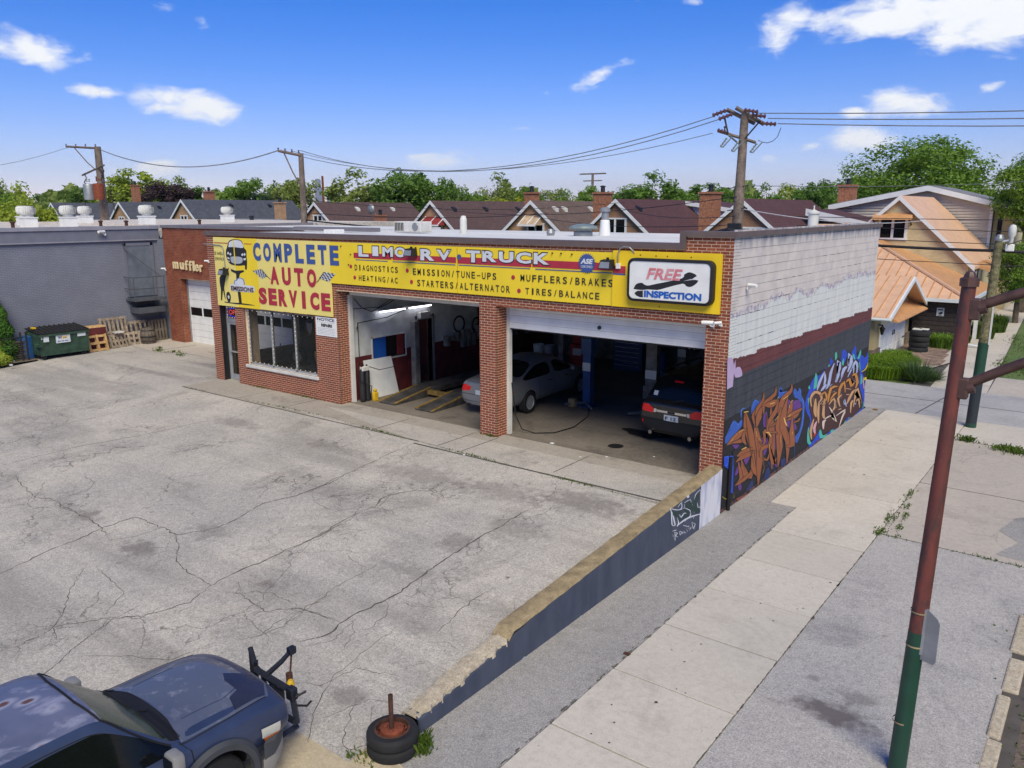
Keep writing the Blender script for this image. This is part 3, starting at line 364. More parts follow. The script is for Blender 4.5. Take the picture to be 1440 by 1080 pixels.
'g2':[('royal',1,'1202 -96 -12 26 -12 26 -4 24 14 18 20 14 8 16 -22 26 -38 26 -30 24 -16 20 -10 16 -2 16 10 20 18 20 18 18 12 16 8 14 14 10 18 10 22 8 26 6 30 -2 32 -6 32 -2 24 6 22 10 22 8 30 0 32 0 24 4 10 14 0 20 8 10 16 -6 22 -16 30 -12 48 -6 58 -6 42 2 12 14 -6 20 2 14 16 6 22 2 24 -4 26 -12 28 -18 26 -12 22 -6 22 -2 24 4 30 14 34 18 28 6 16 -20 14 -32 18 -26 32 -4 40 2 38 0 40 -12 38 -16 34 -8 26 10 20 18 14 4 14 -26 8 -40 -8 -32 -38 -8 -52 0 -32 -6 14 -20 34 -28 28 -26 14 -24 10 -24 8 -28 12 -38 10 -44 0 -34 -18 -16 -28 -6 -34 -2 -40 0 -44 6 -46 6 -48 2 -48 0 -46 0 -36 0 -34 0 -44 -2 -68 -2 -78 -2 -70 0 -52 2 -44 2 -50 4 -66 2 -70 4 -62 2 -44 -4 -34 -6 -30 0 -20 8 -16 14'),('teal',2,'1132 228 4 6 4 8 6 0 10 -6 10 -12 4 -8 -8 2 -16 4'),('teal',2,'1226 206 4 32 4 30 6 22 10 4 10 -6 10 -10 8 -8 6 -12 4 -12 0 -12 -2 -16 -6 -10 -16 -4 -20 2'),('teal',2,'1452 266 10 14 8 14 10 10 10 0 10 -4 6 -6 4 -12 -2 -14 -6 -10 -14 0 -18 4'),('teal',2,'1608 308 -8 16 -8 16 -2 12 8 6 12 2 12 -2 8 -10 8 -14 2 -12 -6 -6 -14 -4'),('teal',2,'1742 244 6 16 6 14 8 10 10 8 12 4 8 -4 4 -12 2 -18 -4 -14 -14 -4 -18 0'),('teal',2,'1986 246 -4 16 -2 18 2 10 10 4 12 -2 14 -6 18 -14 16 -18 4 -14 -16 -2 -28 4'),('teal',2,'2102 248 20 16 20 18 18 10 12 0 10 -8 2 -10 -6 -12 -12 -14 -14 -8 -16 0 -16 4'),('teal',2,'1138 170 10 2 12 0 14 -8 24 -28 28 -40 16 -26 -12 -2 -24 10 -24 16 -16 22 -14 28'),('teal',2,'1178 -32 4 14 4 16 10 0 22 -26 28 -40 18 -32 0 -12 -10 -2 -14 2 -16 4 -18 8 -16 12 -6 16 -4 20'),('teal',2,'1404 -96 -2 40 0 38 6 18 12 -22 18 -42 24 -32 36 -6 42 6 30 0 6 -12 -8 -16 -18 -12 -34 0 -42 6 -36 8 -16 8 -10 10'),('teal',2,'1632 -104 14 2 14 4 14 -2 14 -8 12 -14 4 -10 -16 -6 -26 -2 -20 2 -6 10 -2 12'),('teal',2,'1874 -124 12 10 12 10 12 6 18 -4 20 -6 14 -8 0 -8 -4 -10 -12 -6 -20 4 -26 6'),('teal',2,'2010 -126 2 18 2 18 6 8 14 -8 18 -20 8 -14 -10 -4 -20 2'),('teal',2,'2286 -88 4 16 2 16 6 8 20 -8 26 -16 20 -16 8 -18 2 -16 -8 -8 -22 8 -28 18'),('teal',2,'2174 -120 2 16 2 16 8 6 24 -8 30 -18 14 -14 -16 -2 -32 2'),('teal',2,'2238 58 -2 28 0 28 4 12 18 -14 22 -28 12 -20 -10 -6 -22 0'),('teal',2,'2144 194 8 12 10 10 10 0 14 -18 16 -30 4 -16 -14 6 -24 18'),('ink',3,'1162 178 32 2 34 2 36 12 48 30 52 40 42 28 20 0 8 -12 16 -8 36 8 48 16 44 10 44 6 42 4 36 -4 30 -20 26 -28 28 -14 34 18 40 32 34 22 30 -2 26 -14 22 -14 20 -14 18 -14 22 -12 30 -4 36 -2 34 -10 26 -24 22 -32 18 -34 6 -28 0 -30 12 -32 34 -36 48 -40 36 -34 20 -32 8 -26 -8 -16 -38 6 -52 18 -48 10 -30 -12 -26 -20 -26 -12 -26 6 -26 14 -28 10 -34 -2 -38 -8 -38 -8 -42 -10 -42 -10 -42 -4 -40 8 -38 14 -38 10 -42 0 -42 -2 -38 -2 -38 0 -36 4 -28 6 -20 16 -14 20 -18 12 -28 -4 -30 -14 -30 -10 -26 -8 -24 -6 -20 0 -16 6 -12 12 -8 20 0 32 4 38 -2 36 -20 28 -24 24 -20 24 -6 22 0 20'),('dmaroon',4,'1182 162 26 4 28 4 32 12 42 28 48 40 52 30 58 12 60 2 54 2 38 8 30 4 32 -2 40 -20 44 -30 42 -16 36 18 32 34 32 18 32 -12 34 -28 34 -22 34 -6 34 0 30 -8 26 -22 22 -30 16 -32 6 -28 0 -30 12 -32 32 -36 44 -38 34 -34 24 -28 12 -22 -12 -16 -50 -12 -70 -4 -72 -2 -68 6 -66 10 -60 6 -42 -8 -34 -12 -48 -6 -78 6 -90 12 -70 8 -42 2 -28 0 -22 4 -18 14 -12 20 -20 10 -30 -4 -36 -12 -30 -10 -26 -6 -20 -4 -16 0 -14 6 -8 12 -6 18 -2 30 0 38 -4 34 -16 26 -22 22 -16 20 -4 18 0 18'),('ink',5,'1306 184 28 16 24 20 34 24 32 28 -26 8 -56 -20 -42 -24 -18 -22 0 -22'),('lav',6,'1300 186 28 16 26 20 32 24 32 28 -14 4 -56 -20 -42 -22 -18 -22 0 -24'),('ink',5,'1400 274 2 -22 4 -24 -4 -28 -4 -30 26 -6 26 24 14 28 -14 28 -28 28'),('lav',6,'1406 274 2 -24 4 -24 -4 -28 -4 -30 14 -2 26 24 12 28 -12 28 -28 26'),('ink',5,'1470 160 38 4 38 12 12 30 10 34 16 26 22 26 -28 6 -40 -20 -36 -24 -12 -32 -10 -28 -12 -16 -20 -10'),('lav',6,'1466 162 38 4 36 12 12 30 10 32 16 28 22 26 -16 4 -40 -22 -36 -22 -10 -34 -12 -28 -12 -16 -20 -10'),('ink',5,'1546 164 50 4 -18 8 -48 -4'),('lav',6,'1540 166 50 4 -8 4 -48 -4'),('ink',5,'1690 222 10 42 14 24 -60 0 12 -30 -10 -38 -26 -42 34 -8 50 36 38 36 -16 36 -102 30 10 -34 14 -46'),('lav',6,'1682 222 12 44 12 24 -46 -2 14 -32 -12 -38 -24 -42 20 -6 48 38 38 34 -14 38 -90 28 10 -36 16 -46'),('ink',5,'1682 166 30 18 18 16 4 8 -4 6 -24 8 -22 0 -14 -6 -10 -18 -4 -26'),('lav',6,'1676 168 28 18 20 16 4 6 -4 8 -12 4 -20 0 -16 -6 -10 -18 -2 -24'),('ink',5,'1916 230 18 42 14 22 -54 -4 20 -32 -10 -28 -24 -30 38 -10 52 24 40 26 -24 42 -116 38 0 -36 12 -48'),('lav',6,'1908 230 18 44 16 22 -42 -6 20 -34 -8 -28 -24 -30 22 -6 54 22 38 28 -24 40 -102 36 0 -36 12 -48'),('ink',5,'1776 176 44 22 30 18 16 4 18 4 -14 12 -48 6 -48 -4 -22 -24 -6 -32'),('lav',6,'1770 178 42 22 32 18 18 4 20 4 -10 8 -46 6 -46 -4 -22 -24 -4 -30'),('ink',5,'1748 154 68 34 -30 8 -62 -34'),('lav',6,'1742 156 66 34 -14 4 -64 -34'),('ink',5,'1922 156 54 22 52 18 42 20 10 8 -16 -2 24 -26 8 -24 0 -28 34 -8 16 26 6 24 -16 30 -76 30 -58 -10 -32 -24 -36 -22 -38 -26'),('lav',6,'1916 158 54 22 50 18 44 20 14 8 -6 -4 24 -26 8 -26 0 -28 18 -4 16 26 8 24 -18 28 -66 28 -52 -10 -34 -24 -36 -22 -36 -26'),('ink',5,'1990 192 38 10 -20 10 4 -18 10 -32 28 -6 10 30 -6 26 -68 2 -18 -16'),('lav',6,'1982 194 40 10 -8 8 6 -18 10 -34 12 -2 10 30 -4 24 -54 0 -20 -16'),('ink',5,'1374 166 50 4 38 6 12 6 0 8 -24 8 -22 2 -20 -4 -30 -8 -26 -14'),('lav',6,'1368 168 50 4 38 6 14 6 -2 8 -14 4 -22 2 -20 -2 -28 -10 -26 -14'),('dmaroon',6,'1228 108 -16 28 -4 20 26 12 32 6 28 -6 32 -10 26 -16 16 -14 -12 -8 -26 -6 22 -10 40 4 28 8 -12 24 -42 24 -64 22 -70 10 -50 -8 -24 -20 14 -26 26 -30'),('tan',7,'1222 110 -16 26 -6 22 28 12 34 6 34 -6 36 -12 26 -16 18 -16 -14 -8 -26 -6 12 -6 38 4 26 8 -10 22 -40 24 -60 20 -66 10 -48 -8 -22 -20 14 -26 26 -28'),('dmaroon',6,'1258 148 -12 -34 0 -34 20 -24 32 -22 32 -4 2 16 -6 20 -12 34 -18 40'),('tan',7,'1266 146 -14 -34 2 -32 18 -26 34 -22 18 -2 2 16 -8 20 -10 36 -20 40'),('dmaroon',6,'1334 116 -14 -30 -2 -32 14 -32 28 -36 28 -6 -2 30 -8 32 -4 32 -10 36'),('tan',7,'1342 116 -16 -30 -2 -32 16 -34 26 -36 14 -2 -2 30 -6 32 -6 32 -8 36'),('dmaroon',6,'1362 138 52 4 26 0 16 -12 12 -20 -26 -10 -48 -10 20 -10 62 6 48 10 -16 30 -58 30 -64 0 -46 -8'),('orange',7,'1356 140 54 4 32 0 20 -14 14 -22 -28 -12 -48 -8 8 -6 62 6 46 10 -16 28 -52 28 -56 0 -46 -10'),('dmaroon',6,'1540 70 26 42 28 28 46 0 72 -8 -4 12 -90 18 -88 0 -24 -36 0 -48'),('orange',7,'1534 72 24 40 28 32 50 0 76 -8 -4 4 -88 18 -82 2 -24 -36 0 -48'),('dmaroon',6,'1574 74 48 10 38 8 24 2 22 4 -14 10 -38 4 -38 -2 -36 -12 -30 -14'),('orange',7,'1568 76 46 10 38 8 28 4 22 2 -6 4 -38 6 -36 -2 -36 -12 -30 -16'),('dmaroon',6,'1428 116 -12 -50 2 -44 24 -24 36 -16 22 2 -6 8 -8 16 -10 46 -16 56'),('tan',7,'1436 114 -12 -50 0 -44 24 -22 34 -14 14 0 -8 10 -10 16 -10 46 -14 56'),('dmaroon',6,'1562 52 58 10 16 6 6 -14 8 -28 -20 -14 -36 -10 24 -12 52 8 44 12 -8 34 -54 38 -72 -4 -46 -16'),('tan',7,'1556 54 56 12 26 4 12 -16 8 -30 -22 -14 -36 -12 12 -4 52 6 42 12 -8 34 -48 34 -64 -4 -44 -16'),('dmaroon',6,'1758 28 8 42 18 34 38 22 0 10 14 -20 30 -44 32 -6 -10 42 -34 38 -94 0 -46 -24 0 -40 10 -46'),('orange',7,'1750 30 8 42 18 34 40 22 10 8 18 -22 30 -44 16 -2 -10 40 -30 38 -84 -2 -44 -24 0 -40 10 -46'),('dmaroon',6,'1810 -6 -30 34 -16 24 22 6 40 6 -20 10 -62 2 -42 -10 26 -32 52 -36'),('tan',7,'1802 -4 -30 32 -16 26 24 6 40 6 -8 4 -62 4 -40 -10 26 -32 50 -36'),('dmaroon',6,'1900 128 40 4 -18 6 22 -22 46 -36 82 -2 24 16 -34 10 -42 -8 18 -8 -18 22 -44 34 -82 6 -26 -12'),('orange',7,'1894 130 40 4 -6 6 24 -24 42 -34 70 0 24 14 -18 6 -42 -8 4 -6 -20 22 -42 34 -68 4 -26 -12'),('dmaroon',6,'2032 144 38 0 -12 4 30 -22 24 -32 2 -18 -14 -18 36 -10 38 12 24 20 -32 38 -52 36 -82 10 -32 -8'),('orange',7,'2024 146 40 2 0 2 32 -26 26 -32 0 -18 -14 -18 20 -6 36 12 24 18 -30 38 -50 36 -70 8 -30 -8'),('dmaroon',6,'1872 92 146 -32 4 8 -148 32'),('tan',7,'1872 94 148 -32 0 4 -146 32'),('dmaroon',6,'1948 -24 38 12 38 12 30 14 30 14 22 6 26 6 -24 12 -44 0 -44 -2 -32 -14 -30 -16 -22 -16 -22 -16'),('tan',7,'1940 -20 38 10 38 12 30 16 30 12 24 8 26 6 -12 4 -42 2 -44 -4 -32 -12 -30 -16 -22 -16 -22 -18'),('dmaroon',6,'2126 -70 20 38 20 34 12 28 -36 14 66 -48 84 -72 34 -4 -70 70 -60 54 -86 4 -12 -30 -4 -38 -4 -42'),('tan',7,'2118 -68 18 38 22 34 10 28 -18 12 66 -48 86 -72 14 -2 -68 70 -58 52 -72 2 -12 -30 -4 -38 -2 -42'),('dmaroon',6,'2180 -54 38 10 -24 10 22 -24 36 -44 32 -6 -12 40 -28 36 -78 4 -18 -16'),('tan',7,'2172 -52 38 10 -10 8 24 -26 36 -42 14 -4 -10 40 -26 32 -64 4 -18 -18'),('dmaroon',6,'2064 -98 12 34 6 28 10 4 12 4 -18 10 -40 6 -30 -8 0 -30 14 -40'),('tan',7,'2056 -96 10 34 8 28 12 6 12 2 -8 6 -36 6 -30 -8 0 -30 14 -40'),('dmaroon',6,'1912 46 72 -14 -4 12 -72 14'),('tan',7,'1910 48 74 -14 -2 6 -74 14'),('dmaroon',6,'1814 -16 -66 6 14 -12 66 -6'),('tan',7,'1818 -18 -68 6 8 -6 68 -8'),('dmaroon',6,'1498 -22 62 -2 44 -4 62 -34 94 -32 -44 40 -70 52 -44 26 -40 20 -20 0 30 -20 32 -24 62 -48 38 -32 2 20 -88 42 -78 8 -60 -2'),('cream',7,'1494 -20 62 -2 50 -6 66 -34 82 -30 -46 40 -68 50 -44 26 -40 20 -8 0 30 -20 34 -24 60 -50 40 -32 -12 22 -84 40 -72 8 -60 -2'),('dmaroon',6,'1730 -52 116 0 72 -4 -38 2 -44 -20 -22 -28 -20 -30 26 -8 34 26 34 24 44 20 -14 30 -98 2 -108 -4'),('cream',7,'1726 -48 116 -2 76 -4 -30 -2 -44 -20 -22 -28 -20 -30 10 -2 34 24 34 24 44 20 -6 26 -92 2 -110 -4'),('dmaroon',6,'1276 -90 -8 24 -6 26 10 30 12 36 -28 8 -38 -28 -18 -30 14 -32 32 -28'),('tan',7,'1270 -88 -8 24 -6 24 10 32 10 36 -14 4 -36 -28 -20 -30 16 -30 32 -30'),('dmaroon',6,'1338 -80 -6 22 -6 20 8 18 10 20 -28 10 -36 -12 -18 -18 14 -28 32 -26'),('pinkish',7,'1332 -78 -8 22 -6 20 10 18 10 20 -14 4 -36 -10 -20 -18 16 -26 32 -28'),('dmaroon',6,'1492 -78 4 22 0 16 8 2 16 4 -16 12 -40 8 -34 -6 6 -24 22 -28'),('cream',7,'1484 -76 4 22 2 16 8 4 18 4 -8 6 -40 6 -32 -4 6 -22 24 -30'),('dmaroon',5,'1900 -12 2 20 -50 16 22 -18 46 -36 30 -4 -24 34 -32 28 -48 -8 20 -26'),('lav',6,'1892 -10 2 20 -36 14 24 -20 46 -34 14 -2 -24 32 -30 28 -34 -10 22 -26'),('dmaroon',5,'2160 -64 20 10 -32 10 -22 -10'),('lav',6,'2150 -62 20 10 -14 4 -22 -8'),('dmaroon',6,'1374 90 52 12 -18 8 -52 -14'),('cream',7,'1368 92 52 14 -6 2 -52 -14'),('dmaroon',6,'1428 66 64 12 -20 8 -64 -12'),('tan',7,'1422 68 64 12 -8 4 -66 -12'),('dmaroon',6,'1660 54 34 -46 24 -2 -34 44'),('cream',7,'1668 52 34 -44 8 -2 -34 44'),('cream',8,'1216 168 28 -40 2 0 -28 40'),('cream',8,'1302 116 16 -62 2 0 -16 62'),('cream',8,'1460 86 8 -62 2 0 -8 62'),('cream',8,'1570 126 84 -10 -2 2 -84 8'),('cream',8,'1772 102 28 -56 2 0 -28 56'),('cream',8,'2048 118 68 -26 2 2 -68 24'),('cream',8,'1960 28 -22 -34 2 0 24 34'),('cream',8,'2122 -2 6 -54 2 0 -6 54'),('cream',8,'1694 258 0 -36 4 -2 -2 38'),('cream',8,'1918 274 2 -44 4 -2 -4 46'),('cream',8,'2032 206 -2 -32 2 -2 2 34'),('cream',8,'1484 214 -6 -36 2 0 6 36'),('cream',8,'1238 -58 8 58 -2 0 -8 -58'),('red',9,'1284 -68 16 2 18 2 12 0 6 -4 0 -4 -4 -4 -10 -2 -14 -2 -12 0 -6 2 -2 6'),('yellow',6,'2224 142 64 -4 56 4 26 16 10 20 -4 2 -24 -18 -28 -14 -48 -4 -56 0'),('yellow',6,'2314 90 20 -2 20 0 14 -4 8 -6 2 -8 -4 -4 -14 0 -22 2 -16 4 -6 4 0 8'),('pinkish',5,'2276 106 10 -6 10 -8 10 -10 10 -24 10 -28 8 -16 4 8 4 20 4 12 2 -10 4 -20 -2 -12 -10 -2 -16 4 -14 12 -12 22 -12 30'),('blueblk',5,'2238 132 100 6 -2 0 -100 -4'),],
'g3':[('lilac',1,'0 424 -14 126 12 14 46 -12 16 -32 16 22 8 -56 -18 -2 -4 -58 -20 0'),('lilac',2,'66 484 6 8 8 8 8 4 12 2 16 -2 12 -2 8 -4 8 -6 6 -6 8 -10 6 -12 -4 -6 -20 -2 -28 2 -24 4 -10 6 -6 8'),],
'tag':[('white',4,'-505 47 8 -12 6 -14 3 -25 5 -24 15 -11 17 -4 -1 3 -14 4 -8 6 -4 23 -3 26 -9 15 -10 12'),('white',4,'-491 39 27 -12 27 -10 25 -6 24 -3 -2 2 -24 4 -23 6 -26 10 -27 11'),('white',4,'-484 24 11 -27 11 -24 5 -9 5 -5 6 -1 0 4 -4 9 -12 23 -16 29'),('white',4,'-436 -13 7 -13 4 -12 -3 -7 -5 -7 5 -2 9 5 4 8 -6 13 -11 15'),('white',4,'-431 -51 34 1 35 0 40 -3 40 -5 37 -6 37 -7 -2 3 -38 9 -39 8 -42 6 -40 3 -35 -2 -32 -3'),('white',4,'-431 27 17 7 10 3 4 -8 1 -11 -6 -3 -9 0 2 -2 11 -1 9 3 -1 12 -11 13 -15 -4 -15 -7'),('white',4,'-372 28 30 0 23 -2 3 -11 3 -13 20 -8 16 3 3 17 5 17 20 7 25 3 -3 2 -26 -3 -22 -6 -6 -18 -4 -16 -12 -2 -9 3 -2 12 -9 14 -27 4 -30 -1'),('white',4,'-383 9 34 -14 27 -14 11 -12 -3 -11 -22 -5 -30 -4 2 -2 32 3 25 5 3 12 -13 15 -30 15 -36 14'),('white',4,'-329 4 9 -6 10 -6 11 -5 10 -4 1 1 -10 5 -9 4 -10 6 -10 6'),('white',4,'-416 -8 7 -10 13 -9 13 4 11 6 10 -2 12 -5 1 2 -13 6 -16 3 -12 -5 -9 -4 -5 4 -8 10'),('white',4,'-278 -20 3 -26 4 -1 -3 26'),('white',4,'-250 -8 2 -12 6 -11 14 -5 12 0 -1 2 -13 1 -7 2 -5 9 -5 13'),('white',4,'-227 42 19 -109 3 -1 -19 110'),('white',4,'-281 -67 11 7 -3 2 -12 -7'),('white',4,'-374 24 2 -17 3 -1 -2 17'),('white',4,'-399 42 0 -30 2 -1 0 31'),('dgreen',3,'-481 24 87 -22 -2 -10 -45 11 44 -36 -17 -8 -20 28 -42 22'),('dgreen',3,'-383 4 12 2 45 -25 3 -23 -74 6 18 9 29 4'),('dgreen',3,'-367 27 50 -6 21 -26 25 32 40 5 0 -29 -22 -2 7 -30 31 -18 1 -14 -59 14 -9 29 -23 -25 -8 23 -42 24'),('white',4,'-357 54 7 -2 8 -1 6 -1 3 -3 2 -3 -1 -2 -4 -2 -6 0 -5 1 -4 3 -3 5'),('white',4,'-473 -59 11 -2 10 -3 9 -1 9 -1 -2 2 -9 2 -9 2 -10 1 -10 2'),('white',4,'-452 -68 4 -37 5 -2 -4 38'),('white',4,'-446 -73 11 -5 4 -2 -7 -3 -7 -4 11 -7 14 -7 1 1 -13 7 -6 4 6 3 8 3 -10 7 -12 4'),('white',4,'-414 -80 6 -11 8 -9 9 2 3 6 -4 6 -9 5 -7 0 -6 -2 3 -1 6 1 4 0 4 -3 3 -4 -3 -5 -2 -3 -5 6 -7 11'),('white',4,'-387 -87 3 -8 6 -7 6 3 3 6 -2 1 -5 -5 -2 -2 -2 3 -4 9'),('white',4,'-362 -95 -2 -4 3 -5 9 -3 9 0 -2 1 -9 2 -4 0 -1 3 0 5'),('white',4,'-344 -90 11 -17 3 -1 -12 18'),('white',4,'-376 -66 24 -11 21 -10 10 -2 4 2 -3 1 -4 1 -7 1 -20 9 -24 11'),('white',4,'-325 -93 11 -15 2 0 -11 15'),('white',4,'-313 -94 3 -7 7 -6 4 4 1 7 -2 1 -4 -6 -1 -3 -1 2 -4 7'),('white',4,'-296 -77 7 -19 9 -16 16 3 6 12 -16 9 -20 9 -1 -2 20 -8 11 -7 -6 -9 -7 -5 -7 12 -9 21'),('white',4,'-275 -104 5 -14 3 -1 -4 14'),('white',4,'-470 -73 6 -13 2 0 -6 13'),],
'sign':[('black',1,'-118 123 7 12 6 13 7 10 7 8 8 6 12 4 18 4 21 2 21 0 21 0 21 -2 16 -4 10 -7 7 -9 4 -9 3 -8 1 -8 3 -7 7 -5 9 -5 6 -7 1 -10 -1 -12 -2 -12 1 -11 1 -11 0 -13 -2 -18 -3 -20 -4 -14 -6 -4 -8 2 -5 4 0 7 2 10 -4 6 -15 0 -21 -3 -24 -2 -29 0 -32 2 -27 3 -17 7 -12 8 -8 10 -8 13 -5 15 -2 13 0 12 3 10 3 8 3 5 3 3'),('white',2,'-99 129 4 12 3 11 7 9 12 7 16 4 16 3 16 2 17 0 16 0 16 -1 15 -3 12 -6 11 -12 8 -15 -4 -11 -24 -2 -35 2 -34 2 -25 0 -24 -1'),('grey',2,'-85 65 16 2 16 2 18 1 27 0 30 -1 21 -4 8 -9 -1 -12 -5 -9 -11 -6 -17 -4 -18 -2 -22 -1 -23 1 -19 3 -10 4 -5 5 -3 7 -2 7 0 8'),('white',2,'-119 89 4 4 5 4 4 1 5 -1 4 -4 2 -4 -3 -3 -5 -4 -5 -2 -4 1 -4 4'),('white',2,'-95 82 5 4 4 4 5 2 4 -1 5 -4 1 -4 -2 -4 -6 -4 -5 -2 -4 2 -3 4'),('white',2,'39 84 4 4 5 3 4 2 4 -1 5 -4 1 -4 -2 -3 -6 -4 -5 -2 -3 1 -4 4'),('white',2,'63 86 5 4 4 4 4 2 5 -2 4 -3 2 -4 -3 -4 -5 -4 -5 -2 -4 2 -3 4'),('white',2,'-120 64 26 -6 -3 -10 -23 5'),('white',2,'60 60 28 4 -2 -13 -25 -4'),('white',2,'-113 42 19 -5 -1 -5 -16 3'),('yellow',3,'-41 177 12 0 -3 -167 -10 -1'),('black',1,'-90 -14 49 -10 94 7 4 -10 -46 -14 -13 -25 9 -171 -30 -2 -13 124 2 71 -24 7 -29 7'),('black',1,'-195 -239 91 -2 91 4 118 -2 52 -5 -73 -2 -148 -2 -122 3'),('white',4,'-62 -114 2 8 2 8 3 6 6 2 8 0 7 2 3 3 3 5 5 4 9 2 10 2 11 0 12 0 12 -2 10 -5 10 -10 7 -12 -6 -9 -29 -4 -42 0'),('blue',5,'-58 -114 2 12 4 8 9 2 13 2 8 8 7 6 12 3 14 0 16 -2 13 -7 5 -13 3 -16 8 1 -3 17 -6 14 -15 8 -19 3 -17 0 -16 -4 -9 -8 -6 -7 -10 -1 -13 -3 -6 -11 -2 -12'),('white',4,'-111 -140 1 8 1 8 11 6 26 3 35 1 39 1 47 -1 51 -1 38 -2 17 -3 4 -3 2 -5 0 -8 -2 -10 -6 -8 -8 -4 -11 -1 -20 0 -34 -1 -43 -1 -41 0 -36 0 -34 0 -24 2 -11 5 -1 7'),('black',1,'-226 -77 23 19 52 2 14 31 28 19 -8 -18 -23 -25 -20 -37 -23 -61 9 -84 -12 23 -12 48 -20 -74 -13 2 9 71 -8 54'),('black',1,'-166 -206 3 10 2 10 4 7 8 6 10 3 9 -1 7 -6 6 -9 4 -11 -1 -13 -4 -13 -5 -11 -8 -5 -10 -2 -8 3 -6 8 -5 12'),('white',2,'-150 -205 4 5 4 5 4 2 4 -1 5 -5 2 -5 -2 -5 -3 -6 -4 -3 -5 2 -4 6'),('redl',1,'-258 158 155 -1 -1 -5 -155 1'),('redl',1,'79 158 81 -1 -1 -4 -81 0'),('white',1,'151 -16 85 14 70 -41 -63 -20'),('black',2,'151 -16 13 2 14 -8 -11 -2'),('black',2,'182 -32 11 3 15 -8 -10 -2'),('black',2,'213 -47 10 2 15 -7 -10 -3'),('black',2,'178 -22 12 3 14 -8 -11 -2'),('black',2,'208 -37 11 2 14 -7 -10 -3'),('black',2,'238 -52 9 2 14 -7 -9 -3'),('black',2,'176 -12 12 2 14 -7 -12 -2'),('black',2,'204 -27 11 2 14 -7 -10 -3'),('black',2,'233 -42 10 2 14 -7 -10 -3'),('black',2,'202 -17 11 2 13 -8 -11 -2'),('black',2,'229 -32 11 2 13 -7 -10 -3'),('black',2,'257 -47 9 3 13 -7 -9 -3'),('black',2,'200 -8 12 2 13 -7 -12 -2'),('black',2,'226 -23 11 3 13 -7 -10 -3'),('black',2,'253 -37 10 2 12 -7 -9 -2'),('black',2,'225 -13 11 2 12 -7 -11 -2'),('black',2,'250 -27 11 2 12 -7 -10 -3'),('black',2,'275 -42 10 3 12 -7 -9 -3'),('black',2,'224 -4 12 2 12 -7 -12 -2'),('black',2,'248 -18 11 2 12 -7 -10 -2'),('black',2,'273 -32 10 3 11 -7 -9 -3'),('white',1,'810 -30 47 37 104 -6 -64 -50'),('black',2,'810 -30 7 6 15 -3 -7 -6'),('black',2,'839 -36 8 6 15 -3 -8 -6'),('black',2,'868 -43 9 7 15 -3 -9 -7'),('black',2,'832 -27 7 5 15 -2 -7 -6'),('black',2,'862 -33 8 6 15 -2 -8 -7'),('black',2,'892 -39 8 7 16 -3 -10 -7'),('black',2,'824 -19 6 5 16 -2 -7 -6'),('black',2,'854 -24 8 6 16 -3 -8 -6'),('black',2,'885 -29 8 6 16 -2 -9 -7'),('black',2,'846 -16 7 5 17 -1 -8 -6'),('black',2,'878 -21 8 7 16 -2 -9 -7'),('black',2,'909 -25 9 7 16 -2 -9 -7'),('black',2,'837 -9 7 6 17 -2 -8 -6'),('black',2,'870 -12 7 5 17 -1 -8 -6'),('black',2,'902 -16 8 6 16 -1 -8 -7'),('black',2,'861 -5 7 6 17 -2 -8 -6'),('black',2,'894 -8 7 6 17 -1 -8 -7'),('black',2,'926 -11 9 6 17 -1 -9 -7'),('black',2,'851 2 6 5 18 -1 -7 -5'),('black',2,'885 -1 7 6 17 -1 -8 -6'),('black',2,'918 -3 8 6 18 -1 -9 -7'),('black',3,'247 -5 25 -19 23 -18 20 -12 19 -11 4 2 -19 11 -20 13 -23 17 -24 19'),('black',3,'855 8 -20 -20 -19 -19 -18 -15 -17 -13 4 -2 17 13 18 15 19 19 20 20'),],
'wrench':[('black',1,'-233 29 4 9 4 8 7 6 8 4 10 2 10 0 9 -6 12 -4 13 1 27 7 65 15 60 16 10 9 -2 6 9 6 10 5 9 1 9 -2 14 -5 8 -7 -11 -7 -9 -7 14 -2 14 -3 -6 -10 -12 -10 -10 -6 -10 -3 -10 1 -9 4 -3 5 -10 3 -38 -10 -42 -13 -22 -7 -17 -4 -24 0 -21 0 -14 -2 -11 -2 -11 0 -10 0 -12 1'),('black',1,'-228 11 14 11 28 3 1 -30 -15 0 -18 6'),('white',2,'3 76 35 10 23 -2 -23 -2'),],
}
